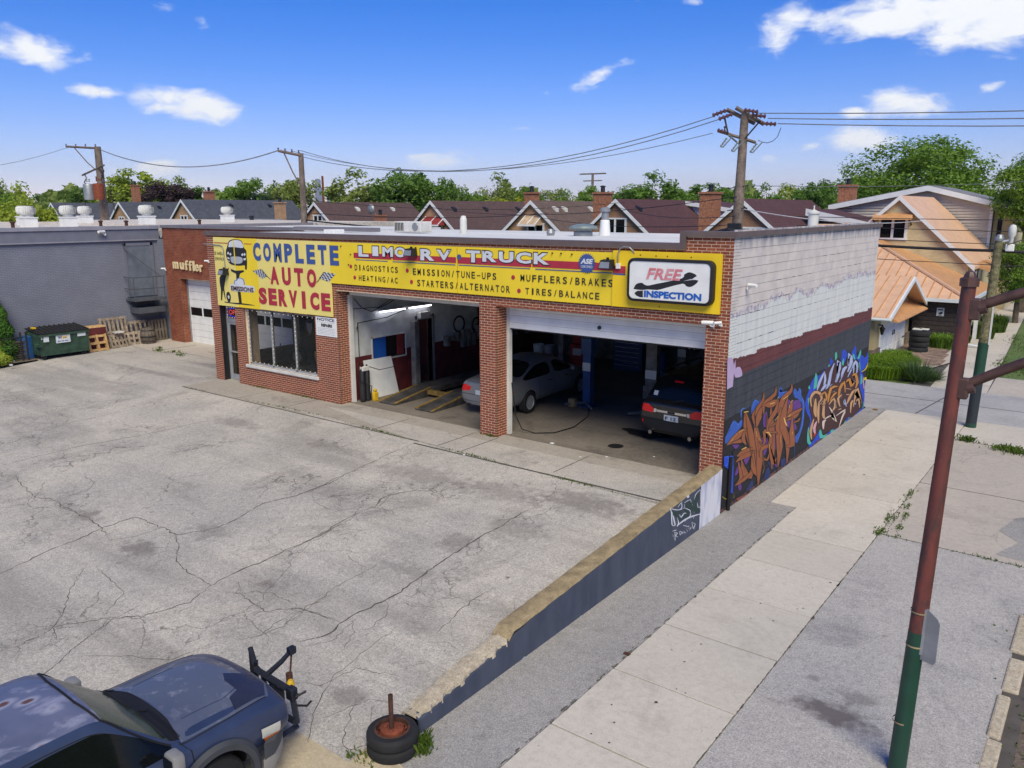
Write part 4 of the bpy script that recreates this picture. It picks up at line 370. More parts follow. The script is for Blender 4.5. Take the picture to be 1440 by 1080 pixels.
CRACKS = [(3, [(-7.44, -4.27), (-7.43, -4.83), (-7.55, -5.67), (-7.79, -6.11), (-7.74, -6.5), (-7.6, -6.89), (-7.58, -7.41), (-7.81, -7.8), (-8.04, -8.07), (-8.58, -8.01), (-8.96, -8.05), (-9.57, -8.03), (-9.66, -8.29), (-9.67, -8.68), (-9.58, -9.26), (-9.58, -9.85), (-9.34, -10.78)]), (2.2, [(-14.7, -8.38), (-13.74, -8.59), (-12.68, -8.75), (-12.26, -8.57), (-11.59, -8.62), (-10.46, -8.64), (-9.66, -8.74), (-9.23, -8.86), (-8.91, -8.93)]), (1.5, [(-13.14, -7.46), (-12.42, -7.55), (-12.02, -7.88), (-12.08, -8.23), (-12.21, -8.54)]), (1.6, [(-8.91, -8.93), (-8.64, -8.43), (-8.58, -8.01)]), (2, [(-8.04, -8.07), (-7.54, -8.29), (-7.05, -8.66), (-6.59, -8.8), (-5.97, -8.81), (-5.6, -8.87), (-5.4, -9.39), (-5.54, -9.74), (-5.64, -10.09), (-6.11, -10.4), (-6.55, -11.1)]), (3, [(-5.6, -8.87), (-5.64, -8.3), (-5.54, -7.77), (-5.55, -7.17), (-5.47, -6.66), (-5.52, -5.95)]), (1.6, [(-8.27, -9.75), (-7.68, -10.28), (-6.92, -10.74), (-6.55, -11.1), (-6.07, -11.24)]), (1.5, [(-6.11, -10.4), (-5.67, -10.85)]), (1.5, [(-8.11, -9.65), (-7.43, -9.73), (-6.72, -9.82), (-6.26, -10.37)]), (1.6, [(-5.32, -8.5), (-4.98, -8.76), (-4.5, -8.81), (-4.08, -8.89), (-3.84, -8.65), (-3.61, -8.5), (-3.04, -8.43), (-2.77, -8.37)]), (1.4, [(-3.61, -8.5), (-3.61, -8.92), (-3.53, -9.33), (-3.73, -9.62)]), (2, [(-7.64, -5.72), (-7.39, -5.27), (-7.52, -4.48), (-7.51, -3.54), (-7.59, -2.68), (-7.61, -1.9)]), (2.5, [(-5.5, -7.37), (-5.51, -6.8), (-5.52, -6.45), (-5.61, -5.75), (-5.62, -5.35)]), (7, [(-5.51, -5.08), (-5.77, -4.6), (-5.64, -4.3), (-5.41, -3.86)]), (3.5, [(-2.87, -9.13), (-2.65, -8.76), (-2.74, -8.4), (-2.68, -7.95), (-2.6, -7.33), (-2.68, -6.73), (-2.71, -6.15), (-2.74, -5.53), (-2.75, -4.97), (-2.69, -4.46), (-2.71, -3.65), (-2.67, -3.3)]), (1.4, [(-7.34, -5.24), (-6.84, -5.53), (-6.05, -5.62)]), (1.6, [(-3.87, -8.62), (-3.57, -8.48), (-3.04, -8.43), (-2.74, -8.4)]), (1.5, [(-2.63, -8.25), (-2.34, -8.49), (-2.21, -8.77), (-2.14, -9.02)]), (1.2, [(-2.63, -7.53), (-2.29, -7.82), (-2.23, -8.27), (-2.34, -8.41)]), (1.3, [(-3.57, -8.85), (-3.56, -8.38), (-3.52, -7.92)]), (1.2, [(-4.53, -6.76), (-3.92, -6.91), (-3.5, -7.25)]), (2, [(-1.27, -7.8), (-1.33, -7.29), (-1.41, -6.84), (-1.37, -6.28)]), (1.2, [(-1.25, -8.08), (-0.95, -7.89), (-0.64, -7.97)]), (1.5, [(-2.67, -3.3), (-2.71, -2.47), (-3.03, -1.9)]), (1.5, [(-5.13, -12.4), (-5.21, -11.81), (-5.7, -11.09), (-6.01, -10.37), (-6.03, -9.88)]), (1.3, [(-5.26, -11.19), (-4.84, -10.87), (-4.13, -10.48), (-3.96, -9.88)]), (1.2, [(-3.58, -9.52), (-3.43, -8.96), (-3.69, -7.56), (-3.62, -6.62)]), (1.2, [(-0.73, -10.72), (-1.41, -10.06), (-1.77, -9.38), (-1.86, -8.62), (-1.9, -7.97)]), (1.2, [(-2.15, -9.83), (-1.75, -9.65), (-1.64, -9.1), (-1.0, -8.88)]), (1.2, [(-1.16, -9.54), (-0.67, -10.21), (-0.2, -10.41)]), (1.1, [(-1.22, -10.1), (-0.94, -9.48), (-0.56, -9.32)]), (1, [(-2.68, -9.15), (-2.46, -8.79), (-2.63, -8.2)]), (1.4, [(-18.59, -7.19), (-18.04, -6.46), (-17.82, -5.15), (-17.51, -3.53)]), (2.2, [(-15.78, -8.28), (-15.62, -7.32), (-15.46, -6.48), (-14.78, -5.04), (-14.24, -3.17)])]
# ================================================================== setting
def sheet(name, pts, z, mat, **k):
    mb = MB(); mb.poly([(x, y, z) for x, y in pts]); return structure(name, mb, mat, **k)
def rect(x0, y0, x1, y1): return [(x0, y0), (x1, y0), (x1, y1), (x0, y1)]
mb = MB(); mb.box(-9000, 6000, -3000, 14000, -1.4, -.9); structure('ground', mb, 'lawn')
# forecourt: level by the doors, falling towards the street
mb = MB(); ys = [9.5, 4.2, 0, -1.6, -3, -4.5, -6, -8, -10.55, -14, -22]
for a, b in zip(ys[:-1], ys[1:]):
    x1 = -.3 if a > -9.5 else 0
    if b >= 0: x1 = -18.9
    mb.poly([(-29.2, b, lotz(b)), (x1, b, lotz(b)), (x1, a, lotz(a)), (-29.2, a, lotz(a))])
structure('parking_lot', mb, 'lot_asphalt')
mb = MB(); mb.poly([(-70, -22, -.7), (-29, -22, -.7), (-29, -3.2, 0), (-70, -3.2, 0)]); structure('side_yard', mb, 'dirt')
sheet('street', rect(-80, -40, 40, -14), -.86, 'park_asphalt')
# cracks in the forecourt, as open seams following its fall
crk = MB(); rr = random.Random(5)
def crackline(w, pts):
    P = []
    for (x0, y0), (x1, y1) in zip(pts[:-1], pts[1:]):
        L = math.hypot(x1-x0, y1-y0); n = max(2, int(L/.09))
        for i in range(n):
            t = i/n; P.append((x0+(x1-x0)*t+rr.gauss(0, .018), y0+(y1-y0)*t+rr.gauss(0, .018)))
    P.append(pts[-1]); a = []; b = []
    for i, p in enumerate(P):
        q0 = P[max(i-1, 0)]; q1 = P[min(i+1, len(P)-1)]; d = Vector((q1[0]-q0[0], q1[1]-q0[1])).normalized() if q1 != q0 else Vector((1, 0)); ww = w*.0044*rr.uniform(.35, 1.25)*min(1, .3+min(i, len(P)-1-i)*.15)
        a.append((p[0]-d.y*ww, p[1]+d.x*ww)); b.append((p[0]+d.y*ww, p[1]-d.x*ww))
    o = len(crk.v); z = lambda q: lotz(q[1])+.004
    crk.v.extend([(q[0], q[1], z(q)) for q in a]+[(q[0], q[1], z(q)) for q in b]); n = len(P)
    for i in range(n-1): crk.f.append((o+i, o+i+1, o+n+i+1, o+n+i)); crk.mi.append(0)
for w, pts in CRACKS: crackline(min(w, 4.5), pts)
co = structure('cracks', crk, 'crack')
# concrete apron and shop floor
ap = MB(); ap.poly([(-18.6, -1.5, .006), (-12.2, -1.2, .006), (-7.6, -1.52, .006), (-.3, -1.86, -.012), (-.3, .3, .006), (-18.6, .3, .006)])
ap.box(-18.6, -12.2, -1.5, -1.36, -.1, .004)
aproot = structure('apron', ap, 'apron_concrete')
j = MB()
for x in (-15.6, -13.4, -9.4, -6.95, -6.15, -3.4):
    j.box(x-.008, x+.008, -1.5, 0, .004, .0085)
j.box(-18.6, -7.6, -1.53, -1.49, -.02, .009); j.box(-7.6, -.3, -1.72, -1.66, -.03, .0)
j.obj('joint', 'crack', aproot)
sheet('shop_floor', rect(-12.3, .3, -.3, 11.7), .008, 'shop_floor')
# sidewalk along the block wall
H0 = -.68
sheet('asphalt_strip', [(-.3, -14), (1.2, -14), (1.21, 1.4), (.63, 1.4), (.62, 12.25), (0, 12.25), (0, -9.5), (-.3, -9.5)], H0, 'strip_asphalt')
mb = MB(); mb.poly([(.6, -14, -.7), (6.1, -14, -.7), (6.1, 12.3, -.7), (.6, 12.3, -.7)]); walk = structure('sidewalk', mb, 'joint_dark')
sl_ = {}
y = -14.8; k = 0
while y < 12.2:
    y1 = min(y+1.62, 12.26); x0 = 1.2 if y < 1.3 else .62
    b = MB(); b.bbox(x0+.012, 3.045, y+.013, y1-.013, -.78, -.672+.003*math.sin(k*2.3), .006); b.obj('slab', 'slab_concrete', walk); y = y1; k += 1
mb = MB(); mb.poly([(3.06, -14, H0-.004), (5.8, -14, H0-.004), (5.8, .85, H0-.004), (3.06, .95, H0-.004)]); structure('parkway_asphalt', mb, 'park_asphalt')
mb = MB(); mb.poly([(3.06, .96, H0+.002), (5.6, .86, H0+.002), (6.6, 3, H0-.0), (6.6, 8.8, H0-.0), (4.4, 9.5, H0+.002), (3.06, 9.66, H0+.002)]); dr = structure('driveway', mb, 'drive_concrete')
b = MB(); b.box(3.06, 6.5, 4.9, 4.93, H0-.01, H0+.004); b.obj('joint', 'crack', dr)
sheet('driveway_patch', [(5.1, 1.2), (6.6, 1.0), (6.6, 4.9), (5.9, 4.4), (5.2, 3.6), (5.0, 2.6), (5.4, 2.1)], H0+.006, 'strip_asphalt')
mb = MB(); mb.poly([(3.06, 9.7, H0), (4.5, 9.55, H0), (6.6, 8.9, H0), (9, 8.6, H0), (9, 12.3, H0), (3.06, 12.3, H0)]); structure('alley_apron', mb, 'slab_concrete')
for nm, a in (('alley', rect(-90, 12.27, 30, 17.05)),): sheet(nm, a, H0-.002, 'alley_concrete')
b = MB(); b.box(-60, 30, 14.55, 14.59, H0-.01, H0+.003)
for x in (-2.2, 1.5, 5.2): b.hexa([(x, 12.27, H0-.01), (x+.04, 12.27, H0-.01), (x+.55, 17.05, H0-.01), (x+.51, 17.05, H0-.01), (x, 12.27, H0+.003), (x+.04, 12.27, H0+.003), (x+.55, 17.05, H0+.003), (x+.51, 17.05, H0+.003)])
b.obj('joint', 'crack', bpy.data.objects['alley'])
# kerb stones along the right edge, with soil beyond
mb = MB(); mb.box(5.8, 9.5, -14, .8, -.9, -.71); structure('verge_soil', mb, 'dirt')
rr = random.Random(2); y = -13.9
kr = thing('kerb', 'broken row of old concrete kerb stones beside the bare soil', 'kerb', (5.8, -6, H0), world=True)
while y < -1.2:
    L = rr.uniform(.9, 1.5); b = MB(); w = rr.uniform(.15, .22); x0 = 5.76+rr.uniform(-.03, .03); b.bbox(x0, x0+w, y, y+L, -.85, -.665+rr.uniform(-.02, .015), .03); b.obj('kerb_stone', 'old_concrete', kr); y += L+rr.uniform(.03, .25)
for x, y, s in ((6.35, -4.2, .32), (6.6, -5.3, .24), (6.3, -3.3, .2), (6.45, -2.5, .26)):
    b = MB(); b.bbox(x, x+s, y, y+s*1.2, -.75, -.66, .03); o = b.obj('concrete_chunk', 'old_concrete'); tag(o, {.32: 'largest', .24: 'farthest left', .2: 'smallest', .26: 'farthest'}[s]+' broken concrete chunk lying in the soil beyond the kerb stones', 'rubble', 'concrete chunks in the verge')
# beyond the alley: sidewalk, lawn, yards
mb = MB(); mb.poly([(.3, 17.05, -.715), (3.1, 17.05, -.715), (1.4, 80, -.715), (-1.4, 80, -.715)]); far = structure('far_sidewalk', mb, 'crack')
y = 17.07
while y < 78:
    y1 = y+1.6+max(0, (y-30)*.12); f = lambda yy: -2.9*(yy-17)/62
    b = MB(); b.hexa([(1.1+f(y), y, -.74), (2.95+f(y), y, -.74), (2.95+f(y1), y1-.02, -.74), (1.1+f(y1), y1-.02, -.74), (1.1+f(y), y, -.69), (2.95+f(y), y, -.69), (2.95+f(y1), y1-.02, -.69), (1.1+f(y1), y1-.02, -.69)]); b.obj('slab', 'slab_concrete', far); y = y1
mb = MB(); mb.poly([(2.96, 17.07, -.695), (6.2, 17.07, -.695), (6, 20.6, -.695), (2.85, 20.6, -.695)]); structure('corner_paving', mb, 'drive_concrete')
b = MB(); b.box(4.4, 4.43, 17.07, 20.6, -.7, -.69); b.obj('joint', 'crack', bpy.data.objects['corner_paving'])
mb = MB(); mb.poly([(2.8, 20.7, -.71), (9, 20.7, -.71), (7, 80, -.71), (.1, 80, -.71)]); structure('parkway_lawn', mb, 'lawn')
sheet('cross_street', [(9, 12), (30, 12), (26, 300), (6, 300)], -.8, 'park_asphalt')
sheet('yard', rect(-110, 17.05, .3, 90), -.72, 'lawn')
# ================================================================== brickwork
def courses(x0, x1, z0, z1, holes, bond=0):
    ends = [x0, x1]+[h[0] for h in holes]+[h[1] for h in holes]
    out = []; row = int(round(z0/.0677)); z = row*.0677
    while z+.0677 <= z1+.02:
        off = (.1015 if row % 2 else 0)+bond; x = math.floor((x0-off)/.203)*.203+off
        while x < x1:
            a, b = max(x, x0), min(x+.203, x1)
            segs = [(a, b)]
            for hx0, hx1, hz0, hz1 in holes:
                if z+.0677 > hz0+.03 and z < hz1-.03:
                    ns = []
                    for a_, b_ in segs:
                        if b_ <= hx0 or a_ >= hx1: ns.append((a_, b_)); continue
                        if a_ < hx0: ns.append((a_, hx0))
                        if b_ > hx1: ns.append((hx1, b_))
                    segs = ns
            for a_, b_ in segs:
                e0 = 0 if any(abs(a_-q) < 1e-4 for q in ends) else .0075; e1 = 0 if any(abs(b_-q) < 1e-4 for q in ends) else .0075
                if b_-a_ > .03: out.append((a_+e0, b_-e1, z+.0075, z+.0602))
            x += .203
        row += 1; z = row*.0677
    return out
BR = {}
def brick_mesh(L):
    k = round(L, 2)
    if k not in BR:
        b = MB(); b.box(-k/2, k/2, 0, .03, -.0264, .0264); me = bpy.data.meshes.new('brick'); me.from_pydata(b.v, [], b.f); me.materials.append(MATS['brick']); BR[k] = me
    return BR[k]
def lay(parent, bricks, plane, val, singles=0, key=None):
    """plane 'y': front faces -y at val; plane 'x': faces +x at val. The nearest bricks are objects of their own"""
    bricks = sorted(bricks, key=key) if key else bricks
    one, many = bricks[:singles], bricks[singles:]
    off = OFF.get(parent.name, (0, 0, 0))
    for a, b, z0, z1 in one:
        o = bpy.data.objects.new('brick', brick_mesh(b-a)); C.objects.link(o); o.parent = parent
        p = Vector(((a+b)/2, val-.006, (z0+z1)/2)) if plane == 'y' else Vector((val+.006, (a+b)/2, (z0+z1)/2))
        o.location = p+Vector(off); o.rotation_euler = (0, 0, 0 if plane == 'y' else R(90))
    return many
def brick_block(many, plane, val, mb):
    for a, b, z0, z1 in many:
        if plane == 'y': mb.box(a, b, val-.006, val+.03, z0, z1)
        else: mb.box(val-.02, val+.006, a, b, z0, z1)
# ================================================================== the shop
shop = thing('auto_shop', 'long red brick auto repair shop with two open bays and a painted block side', 'auto shop', (-9.4, 0, 0), world=True)
holes = [(-18.39, -17.5, -1, 2.66), (-16.96, -13.35, .74, 2.66), (-12.3, -6.77, -1, 3.5), (-6.22, -.54, -1, 3.48)]
T = .5
w = MB()   # front wall core in mortar
w.box(-18.86, -18.39, .0, T, -.1, 5.02); w.box(-17.5, -16.96, 0, T, -.1, 2.66); w.box(-16.96, -13.35, 0, T, -.1, .66); w.box(-13.35, -12.3, 0, T, -.1, 2.66)
w.box(-6.77, -6.22, 0, T, -.1, 3.5); w.box(-.54, -.03, 0, T, -.1, 3.48)
w.box(-18.39, -12.3, 0, T, 2.66, 5.02); w.box(-12.3, -6.22, 0, T, 3.5, 5.02); w.box(-6.22, -1.16, 0, T, 3.48, 5.02); w.box(-1.16, -.03, 0, T, 3.48, 5.3)
w.obj('front_wall', 'mortar', shop)
sign_holes = [(-18.33, -12.46, 2.72, 4.93), (-12.5, -.3, 3.76, 4.9)]
fb = courses(-18.86, -.02, 0, 5.02, holes+sign_holes)+courses(-1.16, -.02, 5.03, 5.3, [])
many = lay(shop, fb, 'y', 0, 250, key=lambda q: -(q[0]+q[1]))
mm = MB(); brick_block(many, 'y', 0, mm)
rev1 = courses(.03, T, 0, 3.5, []); many2 = lay(shop, rev1, 'x', -6.22, 45, key=lambda q: -q[2]); brick_block(many2, 'x', -6.22, mm)
brick_block(courses(.03, T, 0, 3.5, []), 'x', -12.3, mm); brick_block(courses(.02, .3, 0, 2.6, [], .05), 'x', -13.352, mm)
mm.obj('brickwork', 'brick', shop, kind='stuff')
# side wall of painted blocks
side = MB(); side.box(-.3, -.03, T+.001, 11.86, -1.0, 5.3); side.box(-.031, -.027, .031, T, -1, 5.3); side.box(-.3, -.03, 0.001, T, -1, -.101); sw = side.obj('side_wall', 'block_joint', shop)
BL = {}
def block_mesh(L):
    k = round(L, 2)
    if k not in BL:
        b = MB(); b.box(-k/2+.0055, k/2-.0055, -.03, 0, -.0955, .0955); me = bpy.data.meshes.new('concrete_block'); me.from_pydata(b.v, [], b.f); me.materials.append(MATS['painted_block']); BL[k] = me
    return BL[k]
blocks = []
row = 0; z = -.75
qb = MB()
while z < 5.28:
    y = (.2 if row % 2 else 0)+.35
    if row % 2: blocks.append((.35, .55, z))
    while y < 11.85:
        blocks.append((y, min(y+.4, 11.86), z)); y += .4
    for k in range(3):     # the brick quoin at the corner, painted over
        z0 = z+k*.0667; o2 = .1 if (row*3+k) % 2 else 0
        for a, b in ((0.0, .17-o2*.8), (.17-o2*.8, .35)):
            if b-a > .03: qb.box(-.03, .0, a+.004, b-.004, z0+.004, z0+.0627)
    row += 1; z += .2
blocks.sort(key=lambda q: q[0])
for a, b, z in blocks[:290]:
    o = bpy.data.objects.new('concrete_block', block_mesh(b-a)); C.objects.link(o); o.parent = shop; o.location = Vector((0, (a+b)/2, z+.1))+Vector(OFF[shop.name]); o.rotation_euler = (0, 0, R(-90))
mb = MB()
for a, b, z in blocks[290:]: mb.box(-.03, 0, a+.004, b-.004, z+.003, z+.197)
mb.obj('blockwork', 'painted_block', shop, kind='stuff'); qb.obj('corner_quoin', 'painted_block', shop, kind='stuff')
rg = random.Random(6); mb = MB()
for z, y0, y1 in ((4.25, 2.6, 5.4), (4.25, 7.9, 11), (3.05, .45, 2.3), (3.45, 4, 7.5), (3.85, 1.2, 3.4), (4.65, 6, 8.2), (3.25, 8.5, 10.5), (3.65, .6, 1.8)):     # open joints
    y = y0
    while y < y1: L = rg.uniform(.06, .4); mb.box(-.02, .0015, y, y+L, z-.005, z+.004+rg.uniform(0, .006)); y += L+rg.uniform(.04, .5)
mb.obj('open_joint', 'ink', shop, kind='stuff')
# graffiti: flat paint, laid in thin coats
def coats(data, name, axis, parent, base, step=.0016, o=(0, 0)):
    by = {}
    for i, (c, lay_, s) in enumerate(data):      # outlines as steps of 5 mm, each coat over the last
        v = [int(t)/200 for t in s.split()]; P = []; u_, w_ = o
        for a, b in zip(v[::2], v[1::2]): u_ += a; w_ += b; P.append((u_, w_))
        by.setdefault(c, []).append((i*.07, P))
    for c, L in by.items():
        mb = MB()
        for lay_, P in L:
            d = base+step*lay_
            mb.poly([((d, a, b) if axis == 'x' else (a, -d, b)) for a, b in P])
        mb.obj(name, 'paint_'+c, parent)
coats(TR['g1'], 'mural_paint', 'x', shop, .003); coats(TR['g2'], 'mural_paint', 'x', shop, .003); coats(TR['g3'], 'mural_paint', 'x', shop, .003)
# downpipe stub painted into the mural, side lamp
mb = MB(); mb.tube([(.05, .32, -.66), (.05, .32, .55)], .045, 8); mb.obj('painted_pipe', 'ink', shop)
# coping
mb = MB(); mb.box(-18.92, -1.2, -.07, .28, 5.02, 5.15); mb.box(-1.2, -1.06, -.07, .28, 5.02, 5.41); mb.box(-1.06, .06, -.07, .3, 5.3, 5.41); mb.box(-.34, .06, .3, 11.95, 5.3, 5.41)
mb.obj('coping', 'brown_coping', shop)
mb = MB(); mb.box(-1.14, -.34, .28, .34, 5.06, 5.4); mb.box(-.4, -.34, .34, 11.8, 5.0, 5.39); mb.box(-18.8, -1.2, .28, .34, 5.0, 5.14); mb.obj('parapet_lining', 'white_paint', shop)
mb = MB(); mb.hexa([(-18.8, .3, 4.6), (-.3, .3, 4.6), (-.3, 12, 4.6), (-18.8, 12, 4.6), (-18.8, .3, 5.09), (-.3, .3, 5.09), (-.3, 12, 4.97), (-18.8, 12, 4.97)]); mb.obj('roof', 'white_roof', shop)
# rear and partition walls, ceiling
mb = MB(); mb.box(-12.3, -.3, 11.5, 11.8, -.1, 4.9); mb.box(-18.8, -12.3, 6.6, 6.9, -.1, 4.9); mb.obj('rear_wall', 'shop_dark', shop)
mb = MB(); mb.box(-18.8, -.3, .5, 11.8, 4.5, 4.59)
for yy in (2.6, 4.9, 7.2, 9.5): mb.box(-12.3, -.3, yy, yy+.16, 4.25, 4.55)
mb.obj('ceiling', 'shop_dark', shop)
def xwall(x0, x1, y0, y1, z0, z1, holes, mb):
    """a wall along y with rectangular openings (y0, y1, z0, z1)"""
    holes = [(a, b, max(c, z0), min(d, z1)) for a, b, c, d in holes if c < z1 and d > z0]
    ysx = sorted(set([y0, y1]+[h[0] for h in holes]+[h[1] for h in holes])); zs = sorted(set([z0, z1]+[h[2] for h in holes]+[h[3] for h in holes]))
    for a, b in zip(ysx[:-1], ysx[1:]):
        for c, d in zip(zs[:-1], zs[1:]):
            if not any(h[0] <= (a+b)/2 <= h[1] and h[2] <= (c+d)/2 <= h[3] for h in holes): mb.box(x0, x1, a, b, c, d)
ih = [(1.37, 2.83, 1.17, 1.88), (3.32, 4.15, 0, 2.24)]
mb = MB(); xwall(-12.5, -12.3, T, 4.5, 1.38, 4.55, ih, mb); mb.box(-12.5, -12.3, 4.5, 11.5, 1.38, 4.55); mb.obj('bay_wall_upper', 'shop_white', shop)
mb = MB(); xwall(-12.5, -12.295, T, 4.5, 0, 1.38, ih, mb); mb.box(-12.5, -12.295, 4.5, 11.5, 0, 1.38); mb.obj('bay_wall_dado', 'maroon_paint', shop)
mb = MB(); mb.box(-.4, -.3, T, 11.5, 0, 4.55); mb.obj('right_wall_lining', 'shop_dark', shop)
wf = MB()
for a, b, c, d in ((1.33, 1.37, 1.13, 1.92), (2.83, 2.87, 1.13, 1.92), (1.33, 2.87, 1.88, 1.92), (1.33, 2.87, 1.13, 1.17)): wf.box(-12.52, -12.27, a, b, c, d)
o = wf.obj('inner_window_frame', 'off_white', shop); b = MB(); b.box(-12.41, -12.4, 1.3, 2.95, 1.15, 1.98); b.obj('inner_window_pane', 'clear_glass', shop)
wf = MB(); wf.box(-12.52, -12.26, 3.32, 3.4, 0, 2.38); wf.box(-12.52, -12.26, 4.15, 4.23, 0, 2.38); wf.box(-12.52, -12.26, 3.32, 4.23, 2.3, 2.38); wf.obj('inner_door_frame', 'grey_metal', shop)
mb = MB(); mb.box(-18.6, -12.5, 4.2, 4.3, 0, 3.2); mb.obj('office_partition', 'maroon_paint', shop); mb = MB(); mb.box(-18.6, -12.5, .5, 4.2, .0, .012); mb.obj('office_floor', 'shop_floor_dark', shop)
# west office wall with its window
mb = MB(); xwall(-18.86, -18.6, T, 6.9, -.1, 5.02, [(.8, 3.5, .8, 2.6)], mb); mb.obj('west_wall', 'tan_brick', shop)
# bay tracks and headers
for x0, x1 in ((-12.29, -12.2), (-6.85, -6.78), (-6.21, -6.12), (-.63, -.55)):
    mb = MB(); mb.box(x0, x1, .42, .54, 0, 3.5); mb.obj('door_track', 'off_white', shop)
mb = MB(); mb.box(-12.29, -6.78, .42, .56, 3.34, 3.5); mb.obj('door_header', 'off_white', shop)
# half lowered door of the second bay: each panel its own part
dz = [(3.48, 3.33), (3.325, 3.2), (3.195, 3.02), (3.015, 2.86)]
for a, b_ in dz:
    b = MB(); b.bbox(-6.12, -.63, .44, .48, b_, a, .006)
    for q in (.3, .62): b.box(-6.1, -.65, .432, .442, b_+(a-b_)*q, b_+(a-b_)*q+.008)
    b.obj('door_panel', 'white_paint', shop)
b = MB(); b.box(-6.1, -.65, .445, .48, 2.83, 2.862); b.obj('rubber_seal', 'rubber', shop); b = MB(); b.lathe([(0, -.03), (.045, -.03), (.05, 0)], 12, (-3.42, .43, 3.1), 'y'); b.obj('door_lock', 'dark_metal', shop)
# shop front window
fr = MB()
for x in (-16.96, -15.72, -14.52, -13.41): fr.box(x, x+.06, .1, .18, .74, 2.66)
fr.box(-16.96, -13.35, .1, .18, .74, .8); fr.box(-16.96, -13.35, .1, .18, 2.6, 2.66)
wo = fr.obj('window_frame', 'aluminium', shop)
for a, b_ in ((-16.9, -15.72), (-15.66, -14.52), (-14.46, -13.41)):
    b = MB(); b.box(a, b_, .135, .143, .8, 2.6); b.obj('pane', 'clear_glass', wo)
b = MB(); b.bbox(-17.02, -13.28, -.06, .12, .64, .735, .01); b.obj('window_sill', 'off_white', shop)
# entrance door with transom
fr = MB(); fr.box(-18.38, -18.3, .22, .3, 0, 2.66); fr.box(-17.58, -17.5, .22, .3, 0, 2.66); fr.box(-18.3, -17.58, .22, .3, 2.06, 2.18); fr.box(-18.3, -17.58, .22, .3, 2.6, 2.66)
do = fr.obj('entrance_frame', 'aluminium', shop)
fr = MB(); fr.box(-18.3, -18.22, .24, .28, .02, 2.05); fr.box(-17.66, -17.58, .24, .28, .02, 2.05); fr.box(-18.22, -17.66, .24, .28, .02, .22); fr.box(-18.22, -17.66, .24, .28, 1.97, 2.05)
d2 = fr.obj('entrance_door', 'aluminium', shop); b = MB(); b.box(-18.22, -17.66, .255, .262, .22, 1.97); b.obj('pane', 'clear_glass', d2); b = MB(); b.box(-18.24, -17.64, .19, .24, 1.0, 1.04); b.tube([(-17.7, .18, .92), (-17.7, .18, 1.2)], .015); b.obj('door_handle', 'aluminium', d2)
b = MB(); b.box(-18.3, -17.58, .255, .262, 2.18, 2.6); b.obj('transom_pane', 'clear_glass', do)
b = MB(); b.box(-18.4, -18.37, .01, .3, 0, 2.66); b.obj('door_jamb', 'black_plastic', shop)
# ------------------------------------------------------------------ signs
def yel(name, shade):
    m = NT(name); p = m.pos(); c = m.mix(m.ramp(m.noise(p, .9, 5, sx=(1, 1, .5)), .3, .7), lin(shade), tuple(x*.9 for x in lin(shade))); c = m.mix(m.math('MULTIPLY', m.ramp(m.noise(p, 14, 4), .68, .75), .5), c, lin((120, 100, 50))); m.out(c, .45)
yel('sign_yellow', (238, 208, 44)); yel('sign_faded', (234, 216, 124)); yel('sign_gold', (240, 202, 30))
sg = thing('yellow_sign', 'long yellow fascia sign reading COMPLETE AUTO SERVICE across the brick front', 'shop sign', (-9, -.03, 3.7), world=True)
for i, (x0, x1, z0, z1, mt) in enumerate([(-18.35, -17.17, 2.66, 4.96, 'sign_faded'), (-17.165, -15.98, 2.67, 4.95, 'sign_yellow'), (-15.975, -14.8, 2.68, 4.94, 'sign_faded'), (-14.795, -13.62, 2.69, 4.94, 'sign_faded'), (-13.615, -12.43, 2.70, 4.94, 'sign_faded'),
        (-12.425, -9.82, 3.72, 4.93, 'sign_yellow'), (-9.815, -7.46, 3.72, 4.92, 'sign_yellow'), (-7.43, -5.06, 3.72, 4.92, 'sign_yellow'), (-5.055, -2.74, 3.71, 4.91, 'sign_yellow')]):
    b = MB(); b.box(x0, x1, -.066-(i % 2)*.003, -.03, z0, z1); b.obj('sign_panel', mt, sg)
b = MB(); b.box(-2.79, -.23, -.105, -.03, 3.71, 4.96); b.obj('sign_panel', 'sign_gold', sg)
coats(TR['sign'], 'painted_picture', 'y', sg, .072, .0018, (-17, 4))
def letters(s, x0, z0, w_, h_, mt, y, bold=.0, par=sg, shear=0, name='lettering', depth=0):
    t = text_mb(s, w_, h_, bold, shear, depth); t.v = [(a+x0, b+y, c+z0) for a, b, c in t.v]; return t.obj(name, mt, par)
def spaced(s, x0, x1, z0, h, mt, y, bold=.03, par=sg, cw=.82, slope=0):
    """narrow sign writer's capitals, one by one"""
    n = len(s); st = (x1-x0)/n; mb = MB()
    for i, ch in enumerate(s):
        if ch == ' ': continue
        k = cw*(.42 if ch in "I" else .6 if ch in '/' else 1.0); hh = h*.12 if ch in '-' else h
        t = text_mb(ch, st*k, hh, bold); zz = z0+(h*.42 if ch == '-' else 0)+slope*i
        mb.add([(a+x0+st*i+st*(1-k)/2, b+y, c+zz) for a, b, c in t.v], t.f)
    return mb.obj('lettering', mt, par)
spaced('COMPLETE', -16.22, -11.95, 4.25, .58, 'paint_signblue', -.078, .05, cw=.74)
spaced('AUTO', -15.42, -13.0, 3.54, .56, 'paint_signred', -.078, .055, cw=.72); spaced('SERVICE', -16.05, -12.44, 2.86, .54, 'paint_signred', -.078, .06, cw=.82)
letters('SE HABLA', -18.33, 4.37, .56, .11, 'paint_black', -.076, 0); letters('ESPAÑOL', -18.3, 4.19, .54, .13, 'paint_black', -.076, 0)
letters('EMISSIONS', -17.5, 3.215, 1.24, .15, 'paint_dmaroon', -.084, .03)
